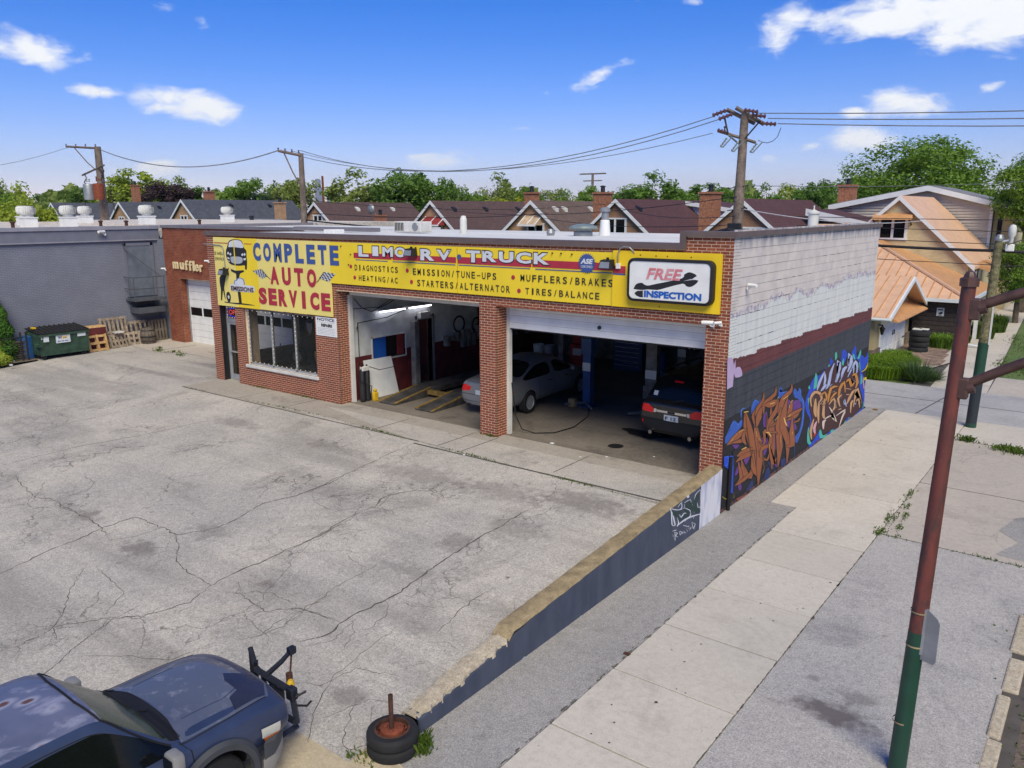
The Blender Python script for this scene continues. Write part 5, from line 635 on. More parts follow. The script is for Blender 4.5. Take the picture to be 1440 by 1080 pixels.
st = MB(); st.box(-11.38, -9.84, -.0745, -.072, 4.5, 4.65); st.box(-9.8, -7.48, -.0745, -.072, 4.5, 4.65); st.box(-7.42, -5.07, -.0745, -.072, 4.49, 4.66); st.box(-5.04, -2.8, -.0745, -.072, 4.5, 4.67); st.box(-2.78, -2.46, -.1095, -.106, 4.46, 4.62); st.obj('red_stripe', 'paint_signred', sg)
st = MB()
for a, b_ in ((-11.3, -10.0), (-9.8, -7.5), (-7.4, -5.1), (-4.95, -2.8)): st.box(a, b_, -.0745, -.072, 4.44, 4.462)
st.box(-2.78, -2.46, -.1095, -.106, 4.42, 4.455); st.lathe([(0, -.077), (.07, -.077), (.07, -.07)], 16, (-7.37, 0, 4.66), 'y'); st.obj('blue_stripe', 'paint_signblue', sg)
def outlined(s, x0, x1, z0, h):
    n = len(s); st_ = (x1-x0)/n; a = MB(); b = MB()
    for i, ch in enumerate(s):
        k = .5 if ch == 'I' else .86; hh = h*(1.12 if i == 0 else 1); xx = x0+st_*i+st_*(1-k)/2
        t = text_mb(ch, st_*k, hh, .045); b.add([(u+xx, v-.082, w_+z0-(hh-h)) for u, v, w_ in t.v], t.f)
        t = text_mb(ch, st_*k+.05, hh+.05, .075); a.add([(u+xx-.025, v-.078, w_+z0-.025-(hh-h)) for u, v, w_ in t.v], t.f)
    a.obj('lettering_outline', 'paint_black', sg); b.obj('lettering', 'paint_white', sg)
outlined('LIMO', -11.2, -9.25, 4.58, .27); outlined('RV', -8.78, -7.6, 4.56, .27); outlined('TRUCK', -7.16, -4.5, 4.57, .27)
for s, x0, x1, z0, h in (('DIAGNOSTICS', -11.38, -9.58, 4.15, .16), ('HEATING/AC', -11.22, -9.6, 3.86, .155), ('EMISSION/TUNE-UPS', -9.06, -6.12, 4.13, .17), ('STARTERS/ALTERNATOR', -8.91, -5.69, 3.83, .17), ('MUFFLERS/BRAKES', -5.42, -2.76, 4.14, .165), ('TIRES/BALANCE', -5.27, -3.11, 3.83, .155)):
    spaced(s, x0, x1, z0, h, 'paint_black', -.079, .012, cw=.68)
b = MB()
for x, z in ((-11.52, 4.25), (-11.37, 3.94), (-9.25, 4.23), (-9.1, 3.93), (-5.62, 4.22), (-5.44, 3.9)): b.lathe([(0, -.0785), (.055, -.0785), (.055, -.07)], 14, (x, 0, z), 'y')
b.obj('bullet', 'paint_signred', sg)
# gear shaped badge
P = []
for k in range(48):
    r_ = .235 if k % 2 else .19; t = k*math.pi/24; P += [(-3.49+r_*math.cos(t), -.085, 4.645+r_*math.sin(t))]
b = MB(); b.slab(P, (0, .015, 0)); b.obj('gear_badge', 'paint_signblue', sg); letters('ASE', -3.66, 4.63, .34, .12, 'paint_white', -.088, .05, shear=.2); letters('CERTIFIED', -3.65, 4.54, .32, .055, 'paint_white', -.088, .01)
b = MB()
for x, z in ((-2.1, 4.88), (-1.72, 4.87), (-1.45, 4.87), (-.9, 4.87), (-6.5, 4.84), (-4.2, 4.85), (-3.9, 4.84), (-4.45, 4.85), (-8.9, 4.86), (-7.7, 4.8), (-11.9, 4.82), (-11.6, 4.3), (-11.5, 4.6), (-.4, 4.6), (-.38, 4.2), (-1.6, 3.78), (-5.9, 4.82)): b.box(x-.012, x+.012, -.109, -.06, z-.014, z+.014)
b.obj('rivet', 'dark_rust', sg)
# box sign
fs = thing('box_sign', 'white lightbox sign with rounded black frame, a wrench and the words FREE INSPECTION', 'box sign', (-1.3, -.2, 3.9), world=True)
def rrect(x0, x1, z0, z1, r_, n=6):
    P = []
    for cx_, cz_, a0 in ((x1-r_, z1-r_, 0), (x0+r_, z1-r_, 90), (x0+r_, z0+r_, 180), (x1-r_, z0+r_, 270)):
        for k in range(n+1): t = R(a0+90*k/n); P.append((cx_+r_*math.cos(t), cz_+r_*math.sin(t)))
    return P
O = rrect(-2.33, -.33, 3.88, 4.82, .15); I = rrect(-2.27, -.39, 3.94, 4.76, .11)
b = MB(); n = len(O)
vs = [(x, -.25, z) for x, z in O]+[(x, -.1, z) for x, z in O]+[(x, -.27, z) for x, z in I]+[(x, -.24, z) for x, z in I]
b.add(vs, [(i, (i+1) % n, n+(i+1) % n, n+i) for i in range(n)]+[(i, (i+1) % n, 2*n+(i+1) % n, 2*n+i)[::-1] for i in range(n)]+[(2*n+i, 2*n+(i+1) % n, 3*n+(i+1) % n, 3*n+i)[::-1] for i in range(n)]+[tuple(range(n, 2*n))])
b.obj('sign_frame', 'black_plastic', fs); b = MB(); b.poly([(x, -.258, z) for x, z in I]); b.obj('sign_face', 'white_paint', fs)
coats(TR['wrench'], 'wrench_picture', 'y', fs, .2588, .0015, (-1, 4))
simple('faded_red', (196, 100, 110), .6, c2=(214, 160, 166), scale=4, obj=False)
letters('FREE', -1.86, 4.38, .86, .24, 'faded_red', -.266, .03, fs, .25); letters('INSPECTION', -1.9, 3.985, 1.34, .15, 'paint_inspblue', -.266, .05, fs)
no = thing('notice_board', 'white NOTICE board of small print on the brick beside the front window', 'notice', (-12.8, -.02, 2.1), world=True)
b = MB(); b.box(-13.27, -12.33, -.03, -.008, 2.08, 2.66); b.obj('board', 'white_paint', no)
letters('NOTICE', -13.2, 2.54, .8, .085, 'paint_navy', -.033, .03, no); letters('REPAIRS', -13.02, 2.36, .5, .1, 'paint_black', -.033, .06, no)
b = MB(); rr = random.Random(4)
for k in range(9):
    z = 2.49-.045*k
    if 2.34 < z < 2.46: continue
    x = -13.2
    while x < -12.42:
        L = rr.uniform(.03, .09); b.box(x, min(x+L, -12.4), -.0325, -.031, z, z+.014); x += L+.02
b.obj('small_print', 'paint_grey', no)
# raised letters over the wing door
ml = thing('muffler_letters', 'raised cream serif style letters spelling muffler on the recessed brick front', 'lettering', (-26, 3.66, 3.2), world=True)
simple('cream_letter', (226, 206, 160), .7, var=.05)
x = -27.3
for ch, wd_, hh in (('m', .56, .3), ('u', .4, .3), ('f', .3, .42), ('f', .3, .42), ('l', .17, .43), ('e', .34, .3), ('r', .3, .3)):
    t = text_mb(ch, wd_*.74, hh, .02, 0, .4); zz = 3.32-(x+27.28)*.03
    t.v = [(a+x, 3.62+b*.05, c+zz) for a, b, c in t.v]
    t.obj('letter', 'cream_letter', ml); x += wd_
# neon sign and strings of bulbs
ne = thing('neon_sign', 'glowing red OPEN neon sign with a blue oval in the transom over the entrance', 'neon sign', (-17.9, .33, 2.3), world=True)
b = MB(); b.box(-18.28, -17.4, .36, .37, 2.18, 2.62); b.obj('backing', 'ink', ne)
letters('OPEN', -18.3, 2.3, .62, .17, 'neon_red', .31, .0, ne, name='neon_letters')
b = MB(); b.tube([(-18.0+.44*math.cos(t*math.pi/16), .32, 2.38+.15*math.sin(t*math.pi/16)) for t in range(33)], .012, 6); b.obj('neon_ring', 'neon_blue', ne)
ls = thing('light_string', 'string of small white bulbs outlining the front window and transom', 'string lights', (-15.2, .08, .8), world=True)
b = MB()
def bl(x, z, y=.07): b.lathe([(0, z-.016), (.013, z-.006), (.013, z+.006), (0, z+.016)], 6, (x, y, 0))
for i in range(15): bl(-16.86+i*.236, 2.57); bl(-16.86+i*.236, .84)
for i in range(12):
    for x in (-16.86, -15.6, -14.42): bl(x, .95+i*.14)
for i in range(6): bl(-18.25+i*.13, 2.57, .2); bl(-18.25+i*.13, 2.22, .2)
for i in range(3): bl(-18.25, 2.3+i*.12, .2)
o = b.obj('bulb', 'bulb', ls); o['kind'] = 'stuff'
b = MB(); b.tube([(-16.9, .08, 2.6), (-13.4, .08, 2.6)], .006, 5); b.tube([(-16.9, .08, .86), (-13.4, .08, .86)], .006, 5); b.obj('cord', 'black_wire', ls)
# flood lamps
def lamp(x, z, label, y=-.08, rz=0):
    t = thing('flood_lamp', label, 'flood lamp', (x, y, z), rz, 'flood lamps on the front sign')
    b = MB(); b.hexa([(-.2, -.3, -.12), (.2, -.3, -.12), (.2, 0, -.14), (-.2, 0, -.14), (-.17, -.22, .1), (.17, -.22, .1), (.17, 0, .12), (-.17, 0, .12)]); b.box(-.03, .03, -.12, -.06, .1, .17); b.obj('housing', 'dark_metal', t)
    b = MB(); b.hexa([(-.17, -.305, -.1), (.17, -.305, -.1), (.17, -.302, -.1), (-.17, -.302, -.1), (-.145, -.245, .06), (.145, -.245, .06), (.145, -.24, .06), (-.145, -.24, .06)]); b.obj('lens', 'grey_metal', t); t.scale = (.78, .8, .85); return t
LS = .78; lamp(-9.0, 4.74, 'bronze flood lamp on the sign between the words LIMO and RV'); lamp(-2.88, 4.66, 'bronze flood lamp beside the white box sign', -.11); lamp(-17.72, 3.83, 'bronze flood lamp above the painted mechanic at the left end of the sign')
t = thing('junction_box', 'small white junction box with a looped grey conduit above the box sign', 'junction box', (-2.62, -.12, 4.6), world=True)
b = MB(); b.bbox(-2.68, -2.58, -.17, -.11, 4.56, 4.68, .008); b.obj('box', 'white_paint', t); b = MB(); b.tube([(-2.64, -.14, 4.68), (-2.64, -.14, 4.9), (-2.6, -.14, 5.0), (-2.5, -.14, 5.05), (-2.36, -.14, 5.04), (-2.28, -.12, 4.97), (-2.25, -.1, 4.9)], .014, 6); b.obj('conduit', 'grey_metal', t)
t = thing('conduit', 'thin grey conduit looping down the yellow sign to the left flood lamp', 'conduit', (-17.8, -.1, 4), world=True); b = MB(); b.tube([(-18.9, -.09, 4.72), (-17.95, -.09, 4.7), (-17.82, -.09, 4.66), (-17.76, -.09, 4.55), (-17.74, -.09, 3.95)], .016, 6); b.obj('pipe', 'grey_metal', t)
def camera_unit(name_loc, rz, label, s=1, rx=-.25):
    t = thing('security_camera', label, 'security camera', name_loc, rz, 'white security cameras'); s *= .62; b = MB(); b.lathe([(0, -.17*s), (.045*s, -.17*s), (.05*s, -.1*s), (.05*s, .1*s), (0, .1*s)], 12, (0, -.1*s, .05*s), 'y'); b.obj('camera_body', 'white_paint', t, smooth=True)
    b = MB(); b.tube([(0, -.1*s, .02*s), (0, -.06*s, -.02*s), (0, .02, -.04*s)], .022*s, 8); b.lathe([(0, -.01), (.05*s, -.01), (.05*s, .01)], 12, (0, .01, -.04*s), 'y'); b.obj('bracket', 'white_paint', t); return t
camera_unit((-.36, -.03, 3.47), R(-70), 'white security camera on the right brick pillar pointing left', 1.5); camera_unit((-.2, -.03, 3.5), R(-30), 'smaller white security camera at the corner of the right brick pillar', 1.1)
camera_unit((-18.72, -.06, 4.12), R(-50), 'white security camera at the left end of the yellow sign', .9); camera_unit((-27.9, 3.6, 3.25), R(-50), 'white security camera on the recessed brick front left of the muffler letters', 1.2)
t = camera_unit((.06, .72, 4.24), R(70), 'small weathered camera bracket on the painted block wall near the corner', 1.3)
# ------------------------------------------------------------------ low wall beside the forecourt
lw = thing('low_wall', 'low navy painted retaining wall with a yellowed cap beside the sidewalk', 'retaining wall', (-.15, -4, H0), world=True)
def wz(y): return .40+(y)*.0665 if y > -7.6 else -.2+(y+7.6)*.12
b = MB()
ys = [-.0, -1.08, -2.5, -4, -5.5, -7.0, -7.62]
for a, c in zip(ys[:-1], ys[1:]):
    mt = b.cur = 1 if a > -1 else 0
    b.hexa([(-.28, c, -.95), (0, c, -.95), (0, a, -.95), (-.28, a, -.95), (-.28, c, wz(c)-.05), (0, c, wz(c)-.05), (0, a, wz(a)-.05), (-.28, a, wz(a)-.05)])
b.obj('wall_face', ['curb_navy', 'curb_white'], lw)
# worn cap with uneven edges
def worn(y0, y1, n, zf, wob, x0=-.33, x1=.005, th=.045, seed=1):
    rg = random.Random(seed); rows = []
    for i in range(n+1):
        y = y0+(y1-y0)*i/n; z = zf(y); xo = x1+rg.uniform(-wob, wob*.3); xi = x0+rg.uniform(-wob*.3, wob)
        rows.append([(xi, y, z-th), (xi+.01, y, z-.02+rg.uniform(-wob, wob)*.3), ((xi*2+xo)/3, y, z+rg.uniform(-wob, wob)*.4), ((xi+2*xo)/3, y, z+rg.uniform(-wob, wob)*.4), (xo-.012, y, z-.012+rg.uniform(-wob, wob)*.3), (xo, y, z-th)])
    vs = [p for r_ in rows for p in r_]; fs = [(i*6+k, i*6+k+1, (i+1)*6+k+1, (i+1)*6+k) for i in range(n) for k in range(5)]
    fs += [(0, 5, 4, 3, 2, 1), tuple(n*6+k for k in range(6))]
    m_ = MB(); m_.add(vs, fs); return m_
worn(0, -7.62, 60, wz, .012, seed=3).obj('wall_cap', 'gold_trim', lw, smooth=True)
b = MB(); yy = [-7.62, -8.2, -8.8, -9.2, -9.5]
for a, c in zip(yy[:-1], yy[1:]):
    b.hexa([(-.26, c, -.95), (-.002, c, -.95), (-.002, a, -.95), (-.26, a, -.95), (-.26, c, wz(c)-.06), (-.002, c, wz(c)-.06), (-.002, a, wz(a)-.06), (-.26, a, wz(a)-.06)])
b.obj('wall_face', 'curb_navy', lw)
worn(-7.62, -9.5, 34, lambda y: wz(y)-(.05 if y < -9.35 else 0), .045, seed=8, x1=-.002, th=.09).obj('broken_top', 'old_concrete', lw, smooth=True)
coats(TR['tag'], 'graffiti_tag', 'x', lw, .0025, .0014)
# ================================================================== recessed wing
wg = thing('garage_wing', 'recessed red brick wing left of the shop with a white sectional door', 'garage', (-23.5, 3.7, 0), world=True)
YW = 3.7; DY = 4.05
b = MB(); b.box(-28.1, -26.98, YW, YW+.5, -.1, 5.15); b.box(-26.98, -24.0, YW, YW+.5, 2.88, 5.15); b.box(-24.0, -22.6, YW, YW+.5, -.1, 5.15); b.box(-22.6, -19.3, YW, YW+.5, 2.88, 5.15); b.box(-19.3, -18.87, YW, YW+.5, -.1, 5.15)
b.obj('front_wall', 'mortar_dark', wg)
b = MB(); brick_block(courses(-28.08, -18.9, 0, 5.08, [(-26.98, -24.0, -1, 2.88), (-22.6, -19.3, -1, 2.88)]), 'y', YW, b); brick_block(courses(YW+.02, YW+.4, 0, 2.9, []), 'x', -26.98, b); b.obj('brickwork', 'brick', wg, kind='stuff')
b = MB(); b.box(-28.15, -18.8, YW-.06, YW+.3, 5.08, 5.2); b.box(-18.8, -14.5, YW-.06, YW+.3, 5.1, 5.24); b.box(-28.15, -27.85, YW+.3, 12, 5.08, 5.2); b.obj('coping', 'grey_coping', wg)
b = MB(); b.box(-27.85, -18.9, YW+.3, 12, 4.9, 5.06); b.obj('roof', 'white_roof', wg)
b = MB(); b.box(-28.1, -27.9, YW+.5, 12, -.1, 4.9); b.box(-28.1, -18.9, 11.8, 12, -.1, 4.9); b.obj('side_wall', 'shop_dark', wg)
def sec_door(x0, x1, par):
    zs = [0, .29, .58, .87, 1.16, 1.22, 1.66, 1.95, 2.3, 2.6, 2.9]
    for a, c in zip(zs[:-1], zs[1:]):
        if (a, c) == (1.16, 1.22) or (a, c) == (1.22, 1.66): continue
        b = MB(); b.bbox(x0, x1, DY, DY+.05, a+.006, c-.004, .008); b.obj('door_panel', 'white_paint', par)
    b = MB(); b.box(x0, x1, DY, DY+.05, 1.165, 1.23); b.box(x0, x1, DY, DY+.05, 1.6, 1.66)
    n = 3
    for k in range(n+1): xx = x0+(x1-x0)*k/n; b.box(max(x0, xx-.04), min(x1, xx+.04), DY, DY+.05, 1.23, 1.6)
    b.obj('window_rail', 'white_paint', par)
    for k in range(n): b = MB(); b.box(x0+(x1-x0)*k/n+.04, x0+(x1-x0)*(k+1)/n-.04, DY+.02, DY+.03, 1.23, 1.6); b.obj('pane', 'window_glass', par)
    b = MB(); b.lathe([(0, -.03), (.05, -.03), (.05, 0)], 10, (x0+(x1-x0)*.62, DY, .42), 'y'); b.box(x0+(x1-x0)*.62-.015, x0+(x1-x0)*.62+.015, DY-.03, DY, .42, .56); b.obj('door_handle', 'dark_metal', par)
sec_door(-26.95, -24.03, wg); sec_door(-22.58, -19.32, wg)
b = MB(); b.box(-27.0, -26.93, DY-.06, DY, 0, 2.9); b.obj('door_track', 'grey_metal', wg)
mb = MB(); mb.poly([(-28.9, 2.0, .01), (-25.8, 1.5, .01), (-24.5, 2.2, .01), (-18.95, 1.9, .01), (-18.95, 4.2, .01), (-28.9, 4.2, .01)]); wp = structure('wing_apron', mb, 'drive_concrete')
b = MB(); b.box(-26.0, -25.96, 1.6, 3.6, .0, .014); b.box(-24, -19, 2.9, 2.93, .0, .014); b.obj('joint', 'crack', wp)
# ================================================================== blue warehouse on the left
bb = thing('blue_warehouse', 'long slate blue painted brick warehouse closing the left side of the forecourt', 'warehouse', (-29, -8, 0), world=True)
b = MB(); b.box(-29.3, -29, -30, 3.9, -1, 4.56); b.box(-29.3, -28.2, 3.9, 4.1, -1, 4.56); b.obj('wall', 'blue_brick', bb)
b = MB(); b.box(-29.3, -28.93, -30, 4.0, 4.56, 5.02); b.obj('fascia', 'fascia_grey', bb); b = MB(); b.box(-29.35, -28.88, -30, 4.02, 5.02, 5.17); b.box(-29.0, -28.9, -30, 4.0, 4.52, 4.57); b.obj('fascia_lip', 'fascia_lip', bb)
b = MB(); b.box(-56, -29.3, -30, 20, 4.7, 5.14); b.box(-56, -29.25, 3.9, 4.1, 4.7, 5.2); b.obj('roof', 'gravel_roof', bb)
b = MB(); b.box(-56, -29.3, 19.8, 20, -1, 4.8); b.box(-56, -29.3, 3.95, 4.05, -1, 4.7); b.obj('rear_wall', 'blue_brick', bb)
simple('blue_door', (104, 112, 124), .6, obj=False)
b = MB(); b.box(-29.0, -28.96, 2.42, 3.55, 2.05, 4.3); b.obj('loft_door', 'blue_door', bb)
b = MB(); b.box(-29, -28.94, 2.3, 2.42, 2.05, 4.42); b.box(-29, -28.94, 3.55, 3.67, 2.05, 4.42); b.box(-29, -28.94, 2.3, 3.67, 4.3, 4.42); b.obj('door_frame', 'fascia_grey', bb)
simple('landing_grey', (76, 80, 88), .6)
pl = thing('landing', 'small dark metal landing with railing below the high blue door', 'landing', (-28.6, 3, 1.6), world=True)
b = MB(); b.box(-28.97, -28.15, 2.2, 3.68, 1.9, 2.0); b.obj('deck', 'landing_grey', pl); b = MB(); b.box(-28.97, -28.2, 2.35, 3.6, 1.35, 1.6); b.box(-28.97, -28.9, 2.4, 3.5, 1.6, 1.9); b.obj('support', 'landing_grey', pl)
b = MB()
for z in (2.45, 2.95): b.tube([(-28.95, 2.2, z), (-28.15, 2.2, z), (-28.15, 3.68, z)], .022, 6)
for p in ((-28.15, 2.2), (-28.15, 3.1), (-28.15, 3.6), (-28.6, 2.2)): b.tube([(*p, 2), (*p, 2.95)], .022, 6)
b.tube([(-28.3, 3.6, 2.9), (-28.9, 2.3, 4.2), (-28.9, 2.3, 4.45)], .02, 6)
b.obj('railing', 'landing_grey', pl)
camera_unit((-28.84, 1.5, 4.88), R(20), 'white globe security camera under the roof lip of the blue warehouse', 2.0)
# roof turbines
tv = thing('roof_turbine', 'white whirlybird roof vent on a square curb', 'roof vent', (0, 0, 0), 0, 'white turbine vents on the warehouse roof')
b = MB(); b.box(-.36, .36, -.36, .36, 0, .5); b.box(-.4, .4, -.4, .4, .49, .54); b.obj('curb', 'white_paint', tv)
b = MB(); b.lathe([(.27, .56), (.27, .68), (.38, .7)], 18); b.obj('collar', 'turbine_white', tv)
b = MB(); n = 22
for k in range(n):
    t0, t1 = 2*math.pi*k/n, 2*math.pi*(k+.72)/n; pr = [(.37, .66), (.43, .76), (.44, .92), (.42, 1.04), (.32, 1.12)]
    vs = [(r_*math.cos(t0), r_*math.sin(t0), z) for r_, z in pr]+[((r_-.03)*math.cos(t1), (r_-.03)*math.sin(t1), z) for r_, z in pr]; b.add(vs, [(i, i+1, 6+i, 5+i) for i in range(4)])
b.lathe([(0, 1.14), (.34, 1.12), (.34, 1.09)], 18); b.lathe([(.34, .66), (.38, .98), (.28, 1.1)], 18)
b.obj('turbine', 'turbine_white', tv, smooth=True)
TV = [(-31.6, -2.25, 1, 'white turbine vent at the left edge of the warehouse roof'), (-31.6, -.35, .92, 'second white turbine vent from the left on the warehouse roof'), (-36.5, 1.5, .95, 'white turbine vent on the far side of the roof between two nearer ones'), (-30.9, 1.0, .95, 'white turbine vent on the near roof edge in front of the slate house gable'), (-36.5, 4.4, .95, 'far white turbine vent beside the transformer pole'), (-30.9, 4.6, .98, 'white turbine vent above the security camera on the warehouse roof')]
for i, (x, y, s, lb) in enumerate(TV):
    o = tv if i == 0 else copy_tree(tv); o.location = (x, y, 5.13); o.scale = (s*.8, s*.8, s*.86); o['label'] = lb
o = copy_tree(tv); o.location = (-36.5, 12.7, 5.13); o.scale = (.8,)*3; o['label'] = 'white turbine vent farthest right, before the long slate roof'
for x, y, lb in ((-30.2, -1.55, 'rusty vent stub at the left of the warehouse roof'), (-30.5, 2.2, 'rusty vent stub at the foot of the transformer pole'), (-29.6, 2.9, 'dark rusty pipe stub near the roof lip'), (-29.4, 6.4, 'dark rusty pipe stub at the right end of the warehouse roof')):
    b = MB(); b.lathe([(.07, 0), (.07, .2), (.1, .2), (.1, .26), (0, .28)], 10); o = b.obj('pipe_stub', 'dark_rust', loc=(x, y, 5.13)); tag(o, lb, 'pipe', 'rusty pipe stubs on the warehouse roof')
# roof equipment of the shop
t = thing('mushroom_vent', 'grey mushroom shaped exhaust fan on the white shop roof', 'roof fan', (-7.43, 6.0, 5.02)); b = MB(); b.lathe([(.3, 0), (.3, .14), (.26, .16), (.26, .24)], 20); b.obj('base', 'grey_metal', t, smooth=True); b = MB(); b.lathe([(.2, .22), (.44, .22), (.46, .26), (.42, .32), (.2, .38), (0, .4)], 24); b.obj('hood', 'grey_insulator', t, smooth=True)
t = thing('flue_pipe', 'white and galvanised flue pipe with cap standing on the shop roof', 'flue', (-7.35, 7.2, 5.0)); b = MB(); b.lathe([(.19, 0), (.15, .5), (.13, .52)], 16); b.obj('base', 'white_paint', t, smooth=True); b = MB(); b.lathe([(.12, .5), (.12, .78)], 16); b.obj('pipe', 'grey_metal', t, smooth=True); b = MB(); b.lathe([(.17, .78), (.17, .86), (.1, .92), (0, .93)], 16); b.obj('cap', 'grey_metal', t, smooth=True)
t = thing('roof_unit', 'white rooftop air conditioner with slatted side on the shop roof', 'air conditioner', (-13.8, 5, 5.03)); b = MB(); b.bbox(-.75, .55, -.3, .3, .05, .42, .03); b.obj('cabinet', 'off_white', t)
for k in range(6): b = MB(); b.box(-.68+k*.075, -.64+k*.075, -.31, -.3, .1, .38); b.obj('slat', 'dark_metal', t)
b = MB(); b.lathe([(0, -.31), (.14, -.31), (.15, -.3)], 16, (.3, 0, .24), 'y'); b.obj('fan_guard', 'grey_metal', t)
t = thing('vent_pipe', 'short weathered vent pipe beyond the shop roof edge', 'vent pipe', (-12.4, 6, 5.02)); b = MB(); b.lathe([(.13, 0), (.12, .5), (.08, .62), (0, .63)], 12); b.obj('pipe', 'off_white', t)
t = thing('flue_pipe', 'white ventilation pipe with finial standing behind the high right parapet', 'flue', (-.72, 7.35, 5.09)); b = MB(); b.lathe([(.14, 0), (.14, .62), (.17, .64), (.17, .68), (.05, .74), (.02, .76), (.02, .86), (0, .87)], 16); b.obj('pipe', 'off_white', t, smooth=True)
b = MB(); b.bbox(-15.6, -15.1, 2.4, 2.9, 5.05, 5.2, .02); tag(b.obj('roof_hatch', 'white_paint'), 'low white hatch at the left end of the white shop roof', 'roof hatch')
b = MB(); b.lathe([(.1, 0), (.14, .1), (.1, .22), (0, .24)], 10); tag(b.obj('small_vent', 'grey_metal', loc=(-8.4, 5.6, 5.02)), 'tiny grey vent cap left of the mushroom exhaust fan', 'roof vent')
# ================================================================== poles
def ins(b, p, n=3, d=(0, 0, 1), r_=.05, L=.12):
    d = Vector(d).normalized(); p = Vector(p)
    pts = []; rs = []
    for k in range(n):
        for s, q in ((0, .5), (.3, 1), (.6, .5)): pts.append(p+d*L*(k+s)); rs.append(r_*q)
    b.tube(pts, rs, 7)
P0 = (-5.3, 13.3)
t = thing('utility_pole', 'tall weathered wooden utility pole with double crossarms and maroon insulators behind the shop', 'utility pole', (P0[0], P0[1], H0), world=True)
b = MB(); b.tube([(P0[0], P0[1], -.9), (P0[0], P0[1], 5), (P0[0]+.05, P0[1], 9.2)], [.24, .2, .14], 12); b.obj('pole', 'wood_pole', t, smooth=True)
for x0, z0, x1, z1 in ((-5.85, 9.38, -4.95, 8.88), (-5.5, 9.42, -4.62, 8.84)):
    b = MB(); b.tube([(x0, P0[1]-.25, z0), (x1, P0[1]-.25+.5, z1)], .075, 4); b.obj('crossarm', 'wood_pole', t)
b = MB(); b.tube([(-5.9, 13.05, 9.1), (-5.75, 13.1, 8.5), (-5.4, 13.2, 8.2)], .035, 5); b.tube([(-4.7, 13.4, 8.95), (-5.15, 13.2, 8.35)], .03, 5); b.obj('brace', 'dark_metal', t)
b = MB(); b.tube([(-6.15, 13.1, 8.66), (-4.8, 13.35, 8.2)], .055, 4); b.obj('crossarm', 'wood_pole', t)
b = MB()
for x, y, z, d in ((-5.85, 13, 9.34, (-1, -.1, -.3)), (-5.6, 13, 9.2, (-1, -.1, -.3)), (-5.2, 13.1, 9.32, (1, .1, -.2)), (-4.95, 13.2, 9.14, (1, .1, -.15)), (-4.6, 13.3, 8.84, (1, .1, -.1))): ins(b, (x, y, z), 4, d, .09, .14)
ins(b, (-5.9, 13.1, 8.62), 2); ins(b, (-6.15, 13.05, 8.68), 3, (1, .1, -.3), .09)
b.obj('insulator', 'insulator', t)
for x, z in ((-5.85, 8.32), (-5.42, 8.15), (-4.72, 8.08)):
    b = MB(); ins(b, (x-.12, 13.0, z-.22), 4, (.6, 0, .8), .05, .1); b.tube([(x-.14, 13.0, z-.22), (x-.02, 12.95, z-.26), (x+.3, 13.0, z+.1), (x+.14, 13.0, z+.16)], .025, 5); b.obj('fuse_cutout', 'grey_insulator', t)
b = MB(); b.tube([(-4.55, 13.3, 8.2), (-4.35, 13.3, 8.16), (-4.15, 13.3, 8.22), (-4.0, 13.3, 8.36), (-3.9, 13.3, 8.66)], .012, 5)
for z in (4, 4.8, 5.8, 6.6): b.tube([(P0[0]-.38, 13.2, z), (P0[0]+.38, 13.2, z+.1)], .018, 5)
b.obj('jumper', 'dark_metal', t)
b = MB(); b.tube([(-6.3, 13.05, 4.95), (-5.5, 13.0, 5.1), (-4.1, 13.05, 5.0), (-3.4, 13.1, 4.95)], [.06, .1, .09, .05], 8); b.bbox(-5.55, -5.05, 12.95, 13.1, 5.1, 5.35, .02); b.obj('cable_bundle', 'black_plastic', t)
# second pole with a side arm
def arm_pole(x, y, top, armL, label, r0=.2, extra=False, lean=.08):
    t = thing('utility_pole', label, 'utility pole', (x, y, H0), world=True)
    b = MB(); b.tube([(x-lean, y, -.9), (x, y, top*.5), (x+lean*.3, y, top)], [r0*1.15, r0, r0*.72], 12); b.obj('pole', 'wood_pole', t, smooth=True)
    b = MB(); b.tube([(x+.15, y-.12, top-.12), (x-armL, y-.12, top+.2)], .075, 4); b.obj('crossarm', 'wood_pole', t); b = MB(); b.tube([(x-armL*.72, y-.12, top+.05), (x-armL*.35, y-.1, top-1.0), (x, y-.1, top-1.75)], .04, 5); b.obj('brace', 'wood_pole', t)
    b = MB()
    for k in (0, .33, .66, 1.0): ins(b, (x-armL*k, y-.12, top-.05+.2*k+.06), 2, (0, 0, 1), .06, .1)
    b.obj('insulator', 'insulator', t); return t
arm_pole(-30.2, 13.3, 8.85, 1.75, 'slim wooden utility pole with a one sided crossarm left of the hazy skyscraper', .19)
t = arm_pole(-52.3, 13.3, 10.2, 4.3, 'wooden utility pole on the left carrying a grey and a rusty transformer', .3, True)
b = MB(); b.tube([(-54.5, 13.1, 8.3), (-51.2, 13.1, 8.9)], .07, 4); b.obj('crossarm', 'wood_pole', t)
b = MB()
for x, z in ((-51.4, 8.3), (-54, 7.9), (-51.6, 8.0)): b.tube([(x, 13, z+.5), (x+.3, 13, z+.2), (x-.1, 13, z-.1), (x+.2, 13, z-.3)], .04, 5)
b.obj('fuse_cutout', 'dark_metal', t)
for x, mt in ((-52.95, 'grey_metal'), (-51.55, 'rust')):
    b = MB(); b.lathe([(0, -.6), (.34, -.58), (.36, .42), (.32, .5), (0, .54)], 18, (x, 12.7, 7.15)); ins(b, (x-.15, 12.7, 7.8), 3, (0, 0, 1), .07, .13); ins(b, (x+.2, 12.7, 7.8), 2, (0, 0, 1), .07, .13); b.obj('transformer', mt, t, smooth=True)
